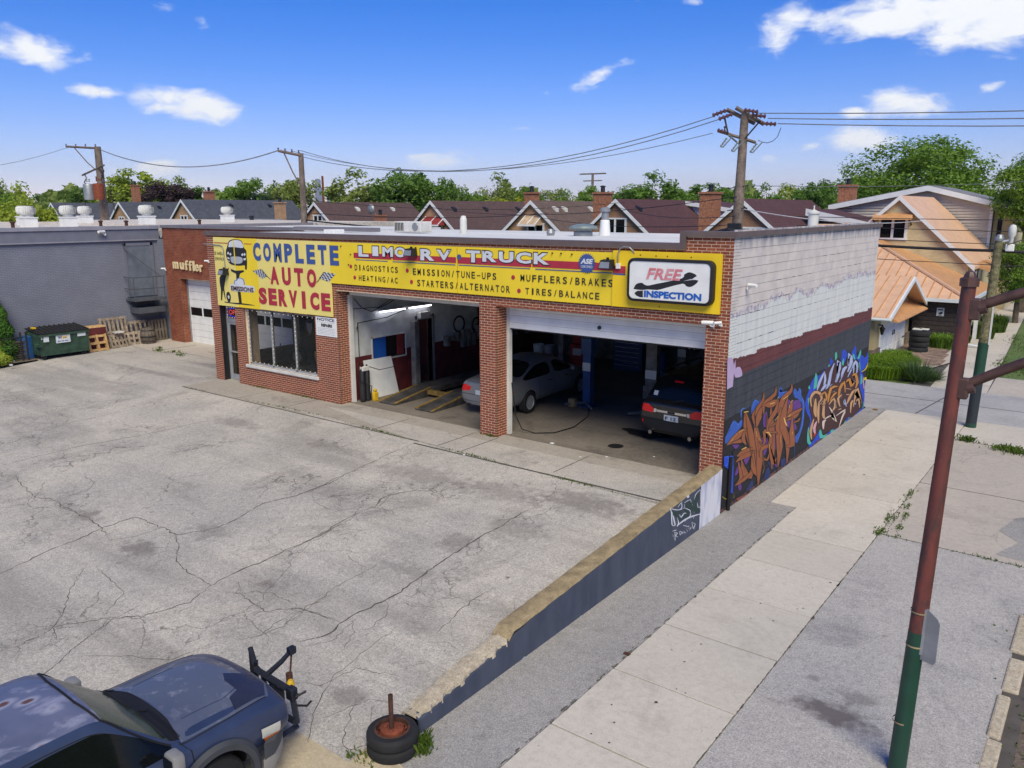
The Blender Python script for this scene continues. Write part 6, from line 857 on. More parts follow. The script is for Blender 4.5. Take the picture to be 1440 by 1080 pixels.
b = MB(); b.tube([(-54.6, 13.2, 7.3), (-54.4, 13, 5.6), (-54.2, 13, 5.4)], .03, 5); b.tube([(-50.6, 13, 7.6), (-50.2, 13, 5.8)], .03, 5); b.obj('jumper', 'black_wire', t)
# far poles
for x, y, top, lb in ((-60, 92, 11.2, 'distant wooden pole with a short crossarm above the tree line'), (-44.5, 78, 8.8, 'distant bare grey pole rising between the dark green trees'), (-96, 70, 11.0, 'distant reddish brown pole right of the slim utility pole')):
    t = thing('far_pole', lb, 'utility pole', (x, y, H0), world=True); b = MB(); b.tube([(x, y, -.7), (x, y, top)], [.25, .18], 6); b.obj('pole', 'rust' if 'reddish' in lb else 'wood_pole', t)
    if 'crossarm' in lb: b = MB(); b.box(x-2.3, x+2.3, y-.1, y+.1, top-.2, top); b.box(x-1.6, x+1.6, y-.1, y+.1, top-1.2, top-1.05); b.obj('crossarm', 'wood_pole', t)
# rusty sign mast with two pipe arms
MX, MY = 5.0, -6.55
lean = lambda z: MX+.028*(z+.7)
t = thing('sign_mast', 'tall rust red steel mast painted green at the bottom, with two brown pipe arms', 'sign mast', (MX, MY, H0), world=True)
def seg(z0, z1, r0, r1, mt, nm): b = MB(); b.tube([(lean(z), MY, z) for z in (z0, (z0+z1)/2, z1)], [r0, (r0+r1)/2, r1], 20); b.obj(nm, mt, t, smooth=True)
m = NT('red_oxide'); p = m.pos(); c = m.mix(m.ramp(m.noise(p, 6, 6, .7, sx=(1, 1, .25)), .4, .68), lin((112, 56, 48)), lin((82, 46, 42))); c = m.mix(m.math('MULTIPLY', m.ramp(m.noise(p, 9, 5, .7, sx=(1, 1, .3)), .5, .62), .85), c, lin((64, 48, 48))); c = m.mix(m.ramp(m.noise(p, 22, 5, .7), .66, .7), c, lin((120, 98, 88))); m.bump(m.noise(p, 30, 3), .3, .004); m.out(c, .6)
m = NT('brown_pipe'); p = m.pos(); c = m.mix(m.ramp(m.noise(p, 8, 5), .35, .7), lin((92, 66, 58)), lin((66, 46, 44))); m.out(c, .5, .2)
seg(-.75, 1.15, .102, .094, 'green_pole', 'lower_tube'); seg(1.15, 3.0, .092, .08, 'red_oxide', 'middle_tube'); seg(3.0, 5.12, .079, .07, 'red_oxide', 'upper_tube')
b = MB(); b.lathe([(.07, 5.08), (.092, 5.08), (.092, 5.16), (.06, 5.175), (.055, 5.2), (.035, 5.23), (0, 5.24)], 8, (lean(5.1), MY, 0)); b.obj('cap', 'brown_pipe', t, smooth=True)
for z0, z1, nm in ((4.86, 5.28, 1), (4.02, 4.62, 2)):
    MX_ = lean(z0); b = MB(); b.tube([(MX_+.06, MY, z0), (MX_+.4, MY, z0+(z1-z0)*.35), (MX_+1.9, MY, z1+(z1-z0)*.75)], .052, 14); b.obj('pipe_arm', 'brown_pipe', t, smooth=True)
    b = MB(); b.bbox(MX_+.03, MX_+.14, MY-.06, MY+.06, z0-.12, z0+.1, .015); b.tube([(MX_+.12, MY, z0), (MX_+.19, MY, z0+.02)], .066, 12); b.obj('arm_clamp', 'brown_pipe', t)
b = MB()
for z in (.98, 1.4): b.lathe([(.1, z-.01), (.1, z+.01)], 20, (lean(z), MY, 0))
b.obj('steel_band', 'gold_trim', t); b = MB(); b.lathe([(.104, -.01), (.104, .01)], 20, (MX, MY, -.02)); b.obj('steel_band', 'gold_trim', t)
pt = thing('sign_plate', 'grey back of a small street sign plate strapped to the rusty mast', 'street sign', (5.1, -6.65, 1.2), world=True)
dx, dy = .62, -.22
b = MB(); q = [(0, -.36), (0, .24), (.06, .27), (.26, .2), (.31, .15), (.31, -.32), (.27, -.36)]; b.slab([(5.1+dx*a*.95, -6.6+dy*a, 1.2+z) for a, z in q], (.004, .012, 0)); b.obj('plate', 'grey_metal', pt)
b = MB(); b.box(5.08, 5.14, -6.62, -6.58, .9, 1.46); b.obj('bracket', 'grey_metal', pt)
# wooden pole by the alley with painted foot
PX, PY = 3.22, 11.5
t = thing('utility_pole', 'mossy wooden pole with dark and green painted foot standing at the alley corner', 'utility pole', (PX, PY, H0), world=True)
simple('moss_wood', (122, 116, 84), .9, var=.3, scale=7, fine=.35, bs=22, bump=.5); simple('pole_dark', (34, 42, 50), .6)
def sg2(z0, z1, r0, r1, mt, nm): L = lambda z: (PX+.02*(z+.7)*1.4, PY, z); b = MB(); b.tube([L(z0), L((z0+z1)/2), L(z1)], [r0, (r0+r1)/2, r1], 14); b.obj(nm, mt, t, smooth=True)
sg2(-.75, -.55, .155, .155, 'green_pole', 'foot_band'); sg2(-.55, .78, .15, .148, 'pole_dark', 'painted_foot'); sg2(.78, 1.95, .148, .145, 'green_pole', 'painted_section'); sg2(1.95, 4.95, .14, .115, 'moss_wood', 'pole')
b = MB(); b.lathe([(.13, 4.95), (.13, 5.02), (.08, 5.12), (0, 5.14)], 12, (PX+.16, PY, 0)); b.obj('cap', 'grey_metal', t)
b = MB(); b.box(PX-.24, PX-.14, PY-.06, PY+.06, 2.0, 3.3); b.box(PX+.2, PX+.23, PY-.1, PY+.1, 1.9, 3.1); b.obj('strip_sign', 'off_white', t)
al = thing('antenna_unit', 'white antenna shroud and box fixed to the top of the mossy pole', 'antenna', (3.7, 11.4, 4.9), world=True)
b = MB(); b.lathe([(.0, 4.8), (.045, 4.82), (.06, 5.05), (.1, 5.12), (.105, 5.32), (.07, 5.4), (0, 5.42)], 14, (3.68, 11.4, 0)); b.obj('shroud', 'off_white', al, smooth=True); b = MB(); b.bbox(3.56, 3.78, 11.3, 11.42, 4.66, 4.86, .02); b.tube([(3.45, 11.45, 4.92), (3.7, 11.4, 5.0)], .03, 6); b.obj('radio_box', 'white_paint', al)
# wires
def wire(a, c, sag, r_, label, mt='black_wire', n=18, grp=None):
    a = Vector(a); c = Vector(c); mid = (a+c)/2; P = []
    for i in range(n+1): s = i/n; p = a.lerp(c, s)-mid; p.z -= sag*4*s*(1-s); P.append(tuple(p))
    b = MB(); b.tube(P, r_, 5); o = b.obj('wire', mt, loc=tuple(mid)); tag(o, label, 'wire', grp); return o
G1 = 'overhead wires between the tall pole and the slim pole'
wire((-6.35, 13.2, 9.2), (-31.9, 13.3, 9.05), 1.5, .018, 'upper of the two long sagging wires between the tall pole and the slim pole', 'grey_wire', grp=G1); wire((-6.1, 13.0, 9.05), (-30.2, 13.3, 9.0), 1.45, .018, 'lower of the two long sagging wires between the tall pole and the slim pole', 'grey_wire', grp=G1)
wire((-6.4, 13.2, 8.6), (-30.9, 13.3, 9.0), 1.2, .013, 'thinner lower wire running from the tall pole to the slim pole', 'grey_wire')
G2 = 'overhead wires running right from the tall pole'
for k, (z0, z1) in enumerate(((9.25, 9.5), (9.0, 9.15), (8.8, 8.8))): wire((-4.75+k*.36, 13.3, 9.2-k*.2), (34, 13.3, z1-.25), .75, .018, ['upper', 'middle', 'lower'][k]+' of the three wires crossing the sky right of the tall pole', 'grey_wire', grp=G2)
for k, (dz, dy2) in enumerate(((0, 0), (.05, -1))): wire((-31.9, 13.3+dy2*.1, 9.1), (-52.5, 13.3, 10.1+dz), 1.1, .016, ['upper', 'lower'][k]+' faint wire between the slim pole and the transformer pole', 'grey_wire', grp='wires left of the slim pole')
wire((-56, 13.3, 10.4), (-110, 13.3, 12.6), 2.0, .016, 'faint wire leaving the frame left of the transformer pole', 'grey_wire')
wire((-5.2, 13.1, 5.05), (3.4, 11.5, 4.66), .12, .045, 'thick black cable from the tall pole to the mossy pole'); wire((3.4, 11.5, 4.66), (26, 9.5, 5.0), .3, .05, 'thick black cable leaving right from the mossy pole')
wire((-5.2, 13.1, 5.0), (-30.2, 13.3, 5.3), .35, .04, 'thick black cable behind the shop roof running to the slim pole'); wire((-5.3, 13.0, 5.6), (-20, 30, 6.0), .3, .015, 'thin house wire rising left towards the brown roofs'); wire((-5.3, 13.0, 5.3), (-29, 30, 5.9), .5, .015, 'thin house wire crossing the beige awning gable'); wire((-5.3, 13.1, 6.3), (-38, 31, 6.2), .7, .015, 'thin house wire crossing the red awning gable')
wire((-30.2, 13.2, 6.4), (-20, 31, 6.3), .5, .015, 'thin wire from the slim pole over the brown roofs'); wire((-30.2, 13.2, 5.7), (-26, 31, 5.6), .3, .02, 'dark wire from the slim pole past the brick chimney'); wire((-5.3, 13.2, 5.9), (-3, 34, 5.2), .3, .02, 'white house drop wire over the maroon roof', 'cable_white')
for k, (z0, z1) in enumerate(((5.6, 5.75), (5.3, 5.3), (4.95, 4.8), (4.3, 4.2))): wire((-3, 13.0, z0), (20, 13, z1), .15, .012, ['highest', 'second', 'third', 'lowest'][k]+' thin wire crossing the yellow brick gable on the right', grp='thin wires in front of the orange roofed house')
wire((3.5, 11.5, 4.8), (9, 2, 7.0), .0, .02, 'guy wire rising right from the top of the mossy pole', 'gold_trim')
wire((-5.2, 13.3, 6.7), (6, 60, 8.6), .4, .012, 'faint wire rising right above the lime trees', 'grey_wire')
# ================================================================== houses beyond the alley
def house(x, y, zr, hw, L, slope, wall, roof, label, cat='house', zw=-.7, trim='trim_white', over=.25, win=None, awn=None, ridge_hip=0, name='brick_house'):
    t = thing(name, label, cat, (x, y, zw), world=True); ze = zr-hw*slope
    b = MB(); b.slab([(x-hw, y, zw), (x+hw, y, zw), (x+hw, y, ze), (x, y, zr), (x-hw, y, ze)], (0, L, 0)); b.obj('wall', wall, t)
    e = hw+over; zo = zr-e*slope; th = .16
    for s in (-1, 1):
        b = MB(); b.hexa([(x+s*e, y-.25, zo), (x, y-.25, zr), (x, y+L-ridge_hip, zr), (x+s*e, y+L+.2, zo), (x+s*e, y-.25, zo+th), (x, y-.25, zr+th), (x, y+L-ridge_hip, zr+th), (x+s*e, y+L+.2, zo+th)]); b.obj('roof_slope', roof, t)
        b = MB(); b.hexa([(x+s*e, y-.3, zo-.1), (x, y-.3, zr-.1), (x, y-.25, zr-.1), (x+s*e, y-.25, zo-.1), (x+s*e, y-.3, zo+th), (x, y-.3, zr+th), (x, y-.25, zr+th), (x+s*e, y-.25, zo+th)]); b.obj('rake_board', trim, t)
    if win:
        wx, wz_, ww, wh, n = win; f = MB(); x0 = x+wx-ww/2; f.box(x0-.12, x0+ww+.12, y-.06, y, wz_-.14, wz_); f.box(x0-.12, x0+ww+.12, y-.06, y, wz_+wh, wz_+wh+.1)
        for k in range(n+1): xx = x0+ww*k/n; f.box(xx-.07, xx+.07, y-.06, y, wz_, wz_+wh)
        fo = f.obj('window', trim, t)
        for k in range(n): g_ = MB(); g_.box(x0+ww*k/n+.07, x0+ww*(k+1)/n-.07, y-.03, y-.02, wz_, wz_+wh); g_.obj('pane', 'window_glass', fo)
    if awn:
        ax, az_, aw, mt = awn; x0, x1 = x+ax-aw/2, x+ax+aw/2; b = MB(); b.hexa([(x0, y-.9, az_-.55), (x1, y-.9, az_-.55), (x1, y, az_-.55), (x0, y, az_-.55), (x0+.1, y-.85, az_-.5), (x1-.1, y-.85, az_-.5), (x1-.1, y, az_+.1), (x0+.1, y, az_+.1)]); a_ = b.obj('awning', mt, t)
        b = MB(); b.box(x0, x1, y-.93, y-.9, az_-.62, az_-.5)
        for xx in (x0+.05, (x0+x1)/2, x1-.1): b.hexa([(xx, y-.88, az_-.5), (xx+.06, y-.88, az_-.5), (xx+.06, y, az_+.1), (xx, y, az_+.1), (xx, y-.88, az_-.46), (xx+.06, y-.88, az_-.46), (xx+.06, y, az_+.14), (xx, y, az_+.14)])
        b.obj('awning_trim', 'white_paint', a_)
    return t
def chimney(par, x, y, z0, z1, w, mt='brick_chimney', pot=True):
    b = MB(); b.box(x-w/2, x+w/2, y-w/2, y+w/2, z0, z1); b.box(x-w/2-.08, x+w/2+.08, y-w/2-.08, y+w/2+.08, z1-.12, z1); c = b.obj('chimney', mt, par)
    if pot: b = MB(); b.lathe([(.16, z1), (.14, z1+.35), (.2, z1+.36), (.2, z1+.42), (0, z1+.46)], 10, (x, y, 0)); b.obj('chimney_pot', 'dark_metal', c)
h1 = house(-102.5, 32, 6.6, 4.2, 16, .85, 'tan_brick', 'shingle_slate', 'tan brick house with slate grey roof farthest left behind the warehouse roof', win=None)
h2 = house(-85.8, 32, 6.6, 4.2, 17, .85, 'tan_brick', 'shingle_slate', 'tan brick house with slate roof and small white window, second from the left', win=(0, 3.9, 1.1, 1.1, 2))
h3 = house(-73.0, 32, 6.75, 4.2, 14, .85, 'tan_brick', 'shingle_slate', 'tan brick house with slate roof and white double window right of the purple tree', win=(0, 4.2, 1.2, 1.0, 2))
chimney(h2, -77.5, 38, 3, 7.9, .9); chimney(h3, -62.2, 36, 2, 6.6, .8, 'tan_brick'); chimney(h1, -97, 40, 3, 9, .8)
h4 = house(-51.8, 32, 6.34, 4.2, 12, .81, 'tan_brick', 'shingle_brown', 'tan brick house with dark brown roof right of the slim utility pole', win=(.2, 3.95, 1.15, 1.35, 2))
b = MB(); b.hexa([(-47.6, 35, 2.6), (-40.5, 35, 2.6), (-40.5, 44, 2.6), (-47.6, 44, 2.6), (-47.5, 37.5, 4.35), (-43, 37.5, 4.35), (-43, 43, 4.35), (-47.5, 43, 4.35)]); b.obj('lower_roof', 'shingle_tan', h4)
b = MB(); b.box(-46.9, -40.9, 35.3, 43.8, -.7, 2.6); b.obj('porch_wall', 'tan_brick', h4); chimney(h4, -46.4, 34.6, 2, 5.4, .75)
h5 = house(-37.8, 32, 6.38, 4.1, 14, .9, 'tan_brick', 'shingle_brown', 'tan brick house with brown roof and a red striped window awning', win=(.35, 3.95, 1.3, .75, 2), awn=(.3, 5.2, 2.2, 'red_fabric'))
h6 = house(-28.1, 32, 6.32, 4.1, 14, .83, 'tan_brick', 'shingle_tan', 'tan brick house with brown roof and a beige canvas awning', win=(.3, 4.05, 1.4, .75, 2), awn=(.1, 5.3, 1.6, 'beige_fabric')); chimney(h6, -29.6, 34, 5, 7.1, .8)
h7 = house(-21.16, 32, 6.37, 4.1, 10, .86, 'brown_brick', 'shingle_maroon', 'brown brick house with maroon roof and a large white framed window', win=(-.1, 3.85, 1.6, 1.35, 2)); chimney(h7, -23.0, 33.2, 3.5, 7.0, .95)
t = thing('siding_dormer_house', 'white sided dormer house end between the maroon roofs', 'house', (-15, 44, H0), world=True)
b = MB(); b.slab([(-20.5, 42, -.7), (-13.2, 42, -.7), (-13.2, 42, 5.2), (-20.5, 42, 6.2)], (0, 5, 0)); b.obj('wall', 'siding_white', t); b = MB(); b.hexa([(-20.8, 41.7, 6.3), (-13.0, 41.7, 5.15), (-13.0, 48, 5.15), (-20.8, 48, 6.3), (-20.8, 41.7, 6.5), (-13.0, 41.7, 5.35), (-13.0, 48, 5.35), (-20.8, 48, 6.5)]); b.obj('roof', 'shingle_maroon', t); b = MB(); b.hexa([(-20.8, 41.6, 6.15), (-13.0, 41.6, 5.0), (-13.0, 41.7, 5.0), (-20.8, 41.7, 6.15), (-20.8, 41.6, 6.45), (-13.0, 41.6, 5.3), (-13.0, 41.7, 5.3), (-20.8, 41.7, 6.45)]); b.obj('fascia', 'trim_white', t)
h8 = house(-12.5, 32, 6.32, 4.0, 13, .83, 'brown_brick', 'shingle_maroon', 'brown brick house with maroon roof behind the tall utility pole', win=(.6, 3.7, 1.5, 1.0, 2)); chimney(h8, -14.85, 32.6, 2, 6.9, 1.0)
b = MB(); b.hexa([(-10.6, 38, 5.7), (-5.6, 38, 4.6), (-5.6, 44, 4.6), (-10.6, 44, 5.7), (-10.6, 38, 5.85), (-5.6, 38, 4.75), (-5.6, 44, 4.75), (-10.6, 44, 5.85)]); b.obj('dormer_roof', 'shingle_maroon', h8); b = MB(); b.hexa([(-10.6, 37.9, 5.45), (-5.5, 37.9, 4.35), (-5.5, 38, 4.35), (-10.6, 38, 5.45), (-10.6, 37.9, 5.88), (-5.5, 37.9, 4.78), (-5.5, 38, 4.78), (-10.6, 38, 5.88)]); b.obj('dormer_fascia', 'trim_white', h8)
b = MB(); b.box(-10, -5.8, 38.2, 44, 2.5, 4.9); b.obj('dormer_wall', 'brown_brick', h8)
t = house(-62, 44, 6.5, 2.6, 9, .85, 'tan_brick', 'shingle_brown', 'small tan gable peeping out left of the slim utility pole', win=(0, 4.4, .8, .7, 1))
gr = thing('grey_roof_garage', 'low grey shingled garage roof with a brick flue at the foot of the slim pole', 'garage', (-52, 24, H0), world=True)
b = MB(); b.box(-56, -44, 20, 27, -.7, 3.3); b.obj('wall', 'tan_brick', gr); b = MB(); b.hexa([(-56.3, 19.7, 3.3), (-42.5, 19.7, 3.3), (-42.5, 27.3, 3.3), (-56.3, 27.3, 3.3), (-53, 23.2, 5.15), (-46, 23.2, 5.15), (-46, 23.8, 5.15), (-53, 23.8, 5.15)]); b.obj('roof', 'shingle_grey', gr); chimney(gr, -43.6, 19.4, 3, 5.0, .7, 'tan_brick')
for par, xa, zr, sl_, ys_, mt in ((h4, -51.8, 6.34, .81, (36, 40.5), 'off_white'), (h5, -37.8, 6.38, .9, (33.5, 37.5, 42), 'dark_metal'), (h6, -28.1, 6.32, .83, (33.6, 34.8, 38.5), 'off_white'), (h7, -21.16, 6.37, .86, (33.4,), 'dark_metal'), (h3, -73, 6.75, .85, (37, 42), 'dark_metal'), (h2, -85.8, 6.6, .85, (36, 41), 'dark_metal')):
    for yy in ys_:
        xx = xa+.75; zz = zr-.75*sl_+.12; b = MB(); b.hexa([(xx-.2, yy, zz-.05), (xx+.25, yy, zz-.3), (xx+.25, yy+.35, zz-.3), (xx-.2, yy+.35, zz-.05), (xx-.15, yy, zz+.25), (xx+.2, yy, zz+.1), (xx+.2, yy+.35, zz+.1), (xx-.15, yy+.35, zz+.25)]); b.obj('roof_vent', mt, par)
b = MB(); b.lathe([(0, -.1), (.3, -.03), (.42, .08)], 16, (-46.9, 33.9, 5.9), 'y'); b.tube([(-46.9, 33.95, 5.9), (-46.6, 34.4, 5.3)], .04, 5); b.obj('satellite_dish', 'grey_metal', h4)
# ------------------------------------------------------------------ orange roofed garage
gg = thing('orange_garage', 'tan garage with orange standing seam roof, gable front and white panelled door', 'garage', (-2, 24, H0), world=True)
b = MB(); b.box(-9, -1.8, 20.4, 21.4, -.72, 1.55); b.box(-9, -1.8, 26.5, 27.2, -.72, 1.45); b.box(-9, -1.8, 21.4, 26.5, 1.12, 1.45)
b.add([(-1.85, 20.4, 1.42), (-1.85, 27.2, 1.42), (-1.85, 24.2, 2.6), (-9, 20.4, 1.42), (-9, 27.2, 1.42), (-9, 24.2, 2.6)], [(0, 1, 2), (0, 2, 5, 3), (1, 4, 5, 2)]); b.obj('wall', 'tan_stucco', gg)
for a, c in ((20.38, 21.38), (26.52, 27.22)):
    b = MB(); b.box(-1.95, -1.72, a, c, -.72, -.05); b.obj('stone_pier', 'stone_veneer', gg)
dg = MB(); dg.box(-1.88, -1.82, 21.4, 26.5, -.68, 1.12); go = dg.obj('garage_door', 'white_paint', gg)
for k in range(4):
    for j_ in range(6): b = MB(); b.bbox(-1.825, -1.8, 21.5+j_*.84, 22.24+j_*.84, -.62+k*.44, -.24+k*.44, .01); b.obj('door_panel', 'white_paint', go)
b = MB(); b.box(-1.8, -1.77, 23.8, 23.86, .2, .42); b.box(-1.8, -1.77, 24.1, 24.16, .2, .42); b.box(-1.8, -1.77, 21.5, 21.9, .75, .8); b.box(-1.8, -1.77, 26.0, 26.4, .75, .8); b.box(-1.8, -1.77, 26.0, 26.4, -.2, -.15); b.obj('door_hinge', 'dark_metal', go)
rz0, rz1 = 1.35, 2.78
for s, ye in ((-1, 20.0), (1, 27.6)):
    b = MB(); b.hexa([(-9.5, ye, rz0), (-1.2, ye, rz0), (-1.2, 24.2, rz1), (-9.5, 24.2, rz1), (-9.5, ye, rz0+.07), (-1.2, ye, rz0+.07), (-1.2, 24.2, rz1+.07), (-9.5, 24.2, rz1+.07)]); ro = b.obj('roof_slope', 'orange_metal', gg)
    for k in range(18):
        xx = -1.3-k*.46; b = MB(); b.hexa([(xx-.015, ye, rz0+.07), (xx+.015, ye, rz0+.07), (xx+.015, 24.2, rz1+.07), (xx-.015, 24.2, rz1+.07), (xx-.015, ye, rz0+.11), (xx+.015, ye, rz0+.11), (xx+.015, 24.2, rz1+.11), (xx-.015, 24.2, rz1+.11)]); b.obj('roof_seam', 'orange_metal_dark', ro)
    b = MB(); b.hexa([(-1.2, ye, rz0-.12), (-1.12, ye, rz0-.12), (-1.12, 24.2, rz1-.12), (-1.2, 24.2, rz1-.12), (-1.2, ye, rz0+.08), (-1.12, ye, rz0+.08), (-1.12, 24.2, rz1+.08), (-1.2, 24.2, rz1+.08)]); b.obj('rake_board', 'trim_white', gg)
b = MB(); b.tube([(-9.5, 19.96, 1.33), (-1.1, 19.96, 1.33)], .07, 8); b.obj('gutter', 'gutter_white', gg)
b = MB(); b.hexa([(-1.85, 21.2, 1.22), (-1.05, 21.2, 1.08), (-1.05, 27.4, 1.08), (-1.85, 27.4, 1.22), (-1.85, 21.2, 1.5), (-1.05, 21.2, 1.13), (-1.05, 27.4, 1.13), (-1.85, 27.4, 1.5)]); b.obj('pent_roof', 'orange_metal_dark', gg)
b = MB(); b.box(-1.84, -1.8, 23.4, 24.1, 1.6, 2.1); b.obj('window_frame', 'white_paint', gg); b = MB(); b.box(-1.8, -1.79, 23.46, 24.04, 1.65, 2.05); b.obj('pane', 'window_glass', gg)
for y, lb in ((20.95, 'black lantern left of the white garage door'), (26.95, 'black lantern right of the white garage door')):
    b = MB(); b.lathe([(0, .0), (.05, .02), (.1, .25), (.13, .28), (.02, .4), (0, .42)], 8, (-1.62, y, .55)); b.box(-1.8, -1.6, y-.02, y+.02, .95, 1.0); b.tube([(-1.62, y, .95), (-1.62, y, .98)], .02, 5); tag(b.obj('lantern', 'black_plastic'), lb, 'lantern', 'lanterns on the orange garage')
# rear addition with hip roof
ad = thing('hip_roof_addition', 'low house addition under a large orange hip roof with dark gated carport', 'addition', (-2, 31, H0), world=True)
cx, cy, cz_ = .63, 27.5, 1.6; k_ = .42
b = MB(); b.box(-4, .35, 31.5, 36, -.72, 1.6); b.box(.25, .35, 28.0, 31.5, -.72, 1.45); b.obj('wall', 'tan_stucco', ad); b = MB(); b.box(.35, .42, 28.0, 36, -.72, -.05); b.obj('stone_base', 'stone_veneer', ad); b = MB(); b.box(.35, .43, 28, 36, .0, .08); b.obj('sill_band', 'trim_white', ad)
hp = (cx-8, cy+8, cz_+8*k_)
b = MB(); b.add([(-9, cy, cz_), (cx, cy, cz_), hp, (-9, cy+8, hp[2])], [(0, 1, 2, 3)]); b.add([(-9, cy, cz_-.1), (cx, cy, cz_-.1), (hp[0], hp[1], hp[2]-.1), (-9, cy+8, hp[2]-.1)], [(3, 2, 1, 0)]); ro = b.obj('roof_slope', 'orange_metal', ad)
for k in range(16):
    xx = cx-.35-k*.48; d_ = min(cx-xx, 8); b = MB(); b.hexa([(xx-.02, cy, cz_), (xx+.02, cy, cz_), (xx+.02, cy+d_, cz_+d_*k_), (xx-.02, cy+d_, cz_+d_*k_), (xx-.02, cy, cz_+.05), (xx+.02, cy, cz_+.05), (xx+.02, cy+d_, cz_+d_*k_+.05), (xx-.02, cy+d_, cz_+d_*k_+.05)]); b.obj('roof_seam', 'orange_metal_dark', ro)
b = MB(); b.add([(cx, cy, cz_), (cx, 36.2, cz_), (hp[0], 36.2, hp[2]), hp], [(0, 1, 2, 3)]); b.add([(cx, cy, cz_-.1), (cx, 36.2, cz_-.1), (hp[0], 36.2, hp[2]-.1), (hp[0], hp[1], hp[2]-.1)], [(3, 2, 1, 0)]); ro = b.obj('roof_slope', 'orange_metal_dark', ad)  # same metal as the lit slope; side slope's shade is put into darker orange
b = MB(); b.tube([(cx, cy, cz_+.03), (hp[0], hp[1], hp[2]+.03)], .09, 6); b.obj('hip_cap', 'orange_metal', ad)
b = MB(); b.box(-1.3, cx+.05, cy-.12, cy, cz_-.14, cz_+.02); b.box(cx, cx+.12, cy, 36.2, cz_-.14, cz_+.02); b.obj('gutter', 'gutter_white', ad)
b = MB(); b.tube([(.5, 27.75, 1.5), (.5, 27.8, 1.3), (.5, 27.85, -.35), (.7, 27.85, -.55), (1.2, 27.85, -.6)], .06, 8); b.obj('downspout', 'gutter_white', ad)
gt = thing('board_gate', 'dark brown horizontal board gate with a small white sign', 'gate', (-.6, 28, H0), world=True)
for k in range(9): b = MB(); b.bbox(-1.75, .35, 28.0, 28.05, -.66+k*.225, -.45+k*.225, .008); b.obj('board', 'dark_boards', gt)
b = MB(); b.box(-1.8, .4, 27.98, 28.08, 1.36, 1.42); b.box(-1.8, -1.74, 27.98, 28.08, -.7, 1.4); b.obj('gate_frame', 'dark_boards', gt)
b = MB(); b.box(-.75, -.42, 27.96, 27.985, .72, 1.12); b.obj('gate_sign', 'white_paint', gt); b = MB(); b.box(-.7, -.47, 27.95, 27.958, 1.0, 1.06); b.poly([(-.68, 27.952, .86), (-.5, 27.952, .95), (-.47, 27.952, .86), (-.58, 27.952, .79)]); b.box(-.68, -.5, 27.95, 27.958, .75, .77); b.obj('gate_sign_print', 'ink', gt)
b = MB(); b.box(-9, .25, 31.4, 31.5, -.7, 1.5); b.obj('carport_back', 'shop_dark', ad)
# main house
YH = 35.6
hh = house(-4.5, YH, 6.45, 3.85, 9.6, .93, 'cream_brick', 'orange_metal', 'cream brick gable house with orange metal roof and double attic window', over=.35)
f = MB(); x0, x1, z0, z1 = -5.5, -4.05, 4.2, 5.25
f.box(x0-.1, x1+.1, YH-.08, YH, z0-.12, z0); f.box(x0-.1, x1+.1, YH-.08, YH, z1, z1+.1)
for xx in (x0, (x0+x1)/2, x1): f.box(xx-.07, xx+.07, YH-.08, YH, z0, z1)
fo = f.obj('window', 'trim_white', hh)
for a, c in ((x0, (x0+x1)/2), ((x0+x1)/2, x1)): b = MB(); b.box(a+.07, c-.07, YH-.04, YH-.03, z0, z1); b.obj('pane', 'window_glass', fo)
b = MB(); b.hexa([(-5.85, YH-.8, 5.25), (-3.7, YH-.8, 5.25), (-3.7, YH, 5.3), (-5.85, YH, 5.3), (-5.8, YH-.75, 5.32), (-3.75, YH-.75, 5.32), (-3.75, YH, 5.62), (-5.8, YH, 5.62)]); aw = b.obj('awning', 'orange_metal_dark', hh); b = MB(); b.tube([(-5.75, YH-.75, 5.3), (-5.75, YH, 4.95)], .05, 5); b.tube([(-3.8, YH-.75, 5.3), (-3.8, YH, 4.95)], .05, 5); b.obj('awning_bracket', 'dark_metal', aw)
b = MB(); b.hexa([(-.7, 37.2, 2.6), (.3, 37.2, 2.35), (.3, 41, 2.35), (-.7, 41, 2.6), (-.7, 37.2, 2.95), (.35, 37.2, 2.5), (.35, 41, 2.5), (-.7, 41, 2.95)]); b.obj('side_awning', 'orange_metal_dark', hh)
b = MB(); b.box(-.66, -.6, 37.6, 38.8, .9, 2.3); b.box(-.66, -.6, 39.3, 40.4, .9, 2.3); b.obj('side_window', 'window_glass', hh)
b = MB(); b.box(-2.4, -1.9, YH-.02, YH, 2.0, 2.4); 
up_h = thing('siding_upper_house', 'broad two storey rear part with grey beige siding and low white trimmed gable', 'house', (-5, 47, H0), world=True)
YG = 45.6
b = MB(); b.slab([(-10.9, YG, -.7), (-1.0, YG, -.7), (-1.0, YG, 6.05), (-4.9, YG, 7.1), (-10.9, YG, 6.1)], (0, 9, 0)); b.obj('wall', 'siding_grey', up_h)
for k in range(17):
    z = 4.0+k*.19; xl = -10.9; xr = -1.0
    if z > 6.0: f_ = (z-6.0)/1.1; xl = -10.9+f_*6; xr = -1.0-f_*3.9
    if xr-xl > .5: b = MB(); b.hexa([(xl, YG-.07, z), (xr, YG-.07, z), (xr, YG, z), (xl, YG, z), (xl, YG-.008, z+.18), (xr, YG-.008, z+.18), (xr, YG, z+.18), (xl, YG, z+.18)]); b.obj('siding_board', 'siding_grey', up_h)
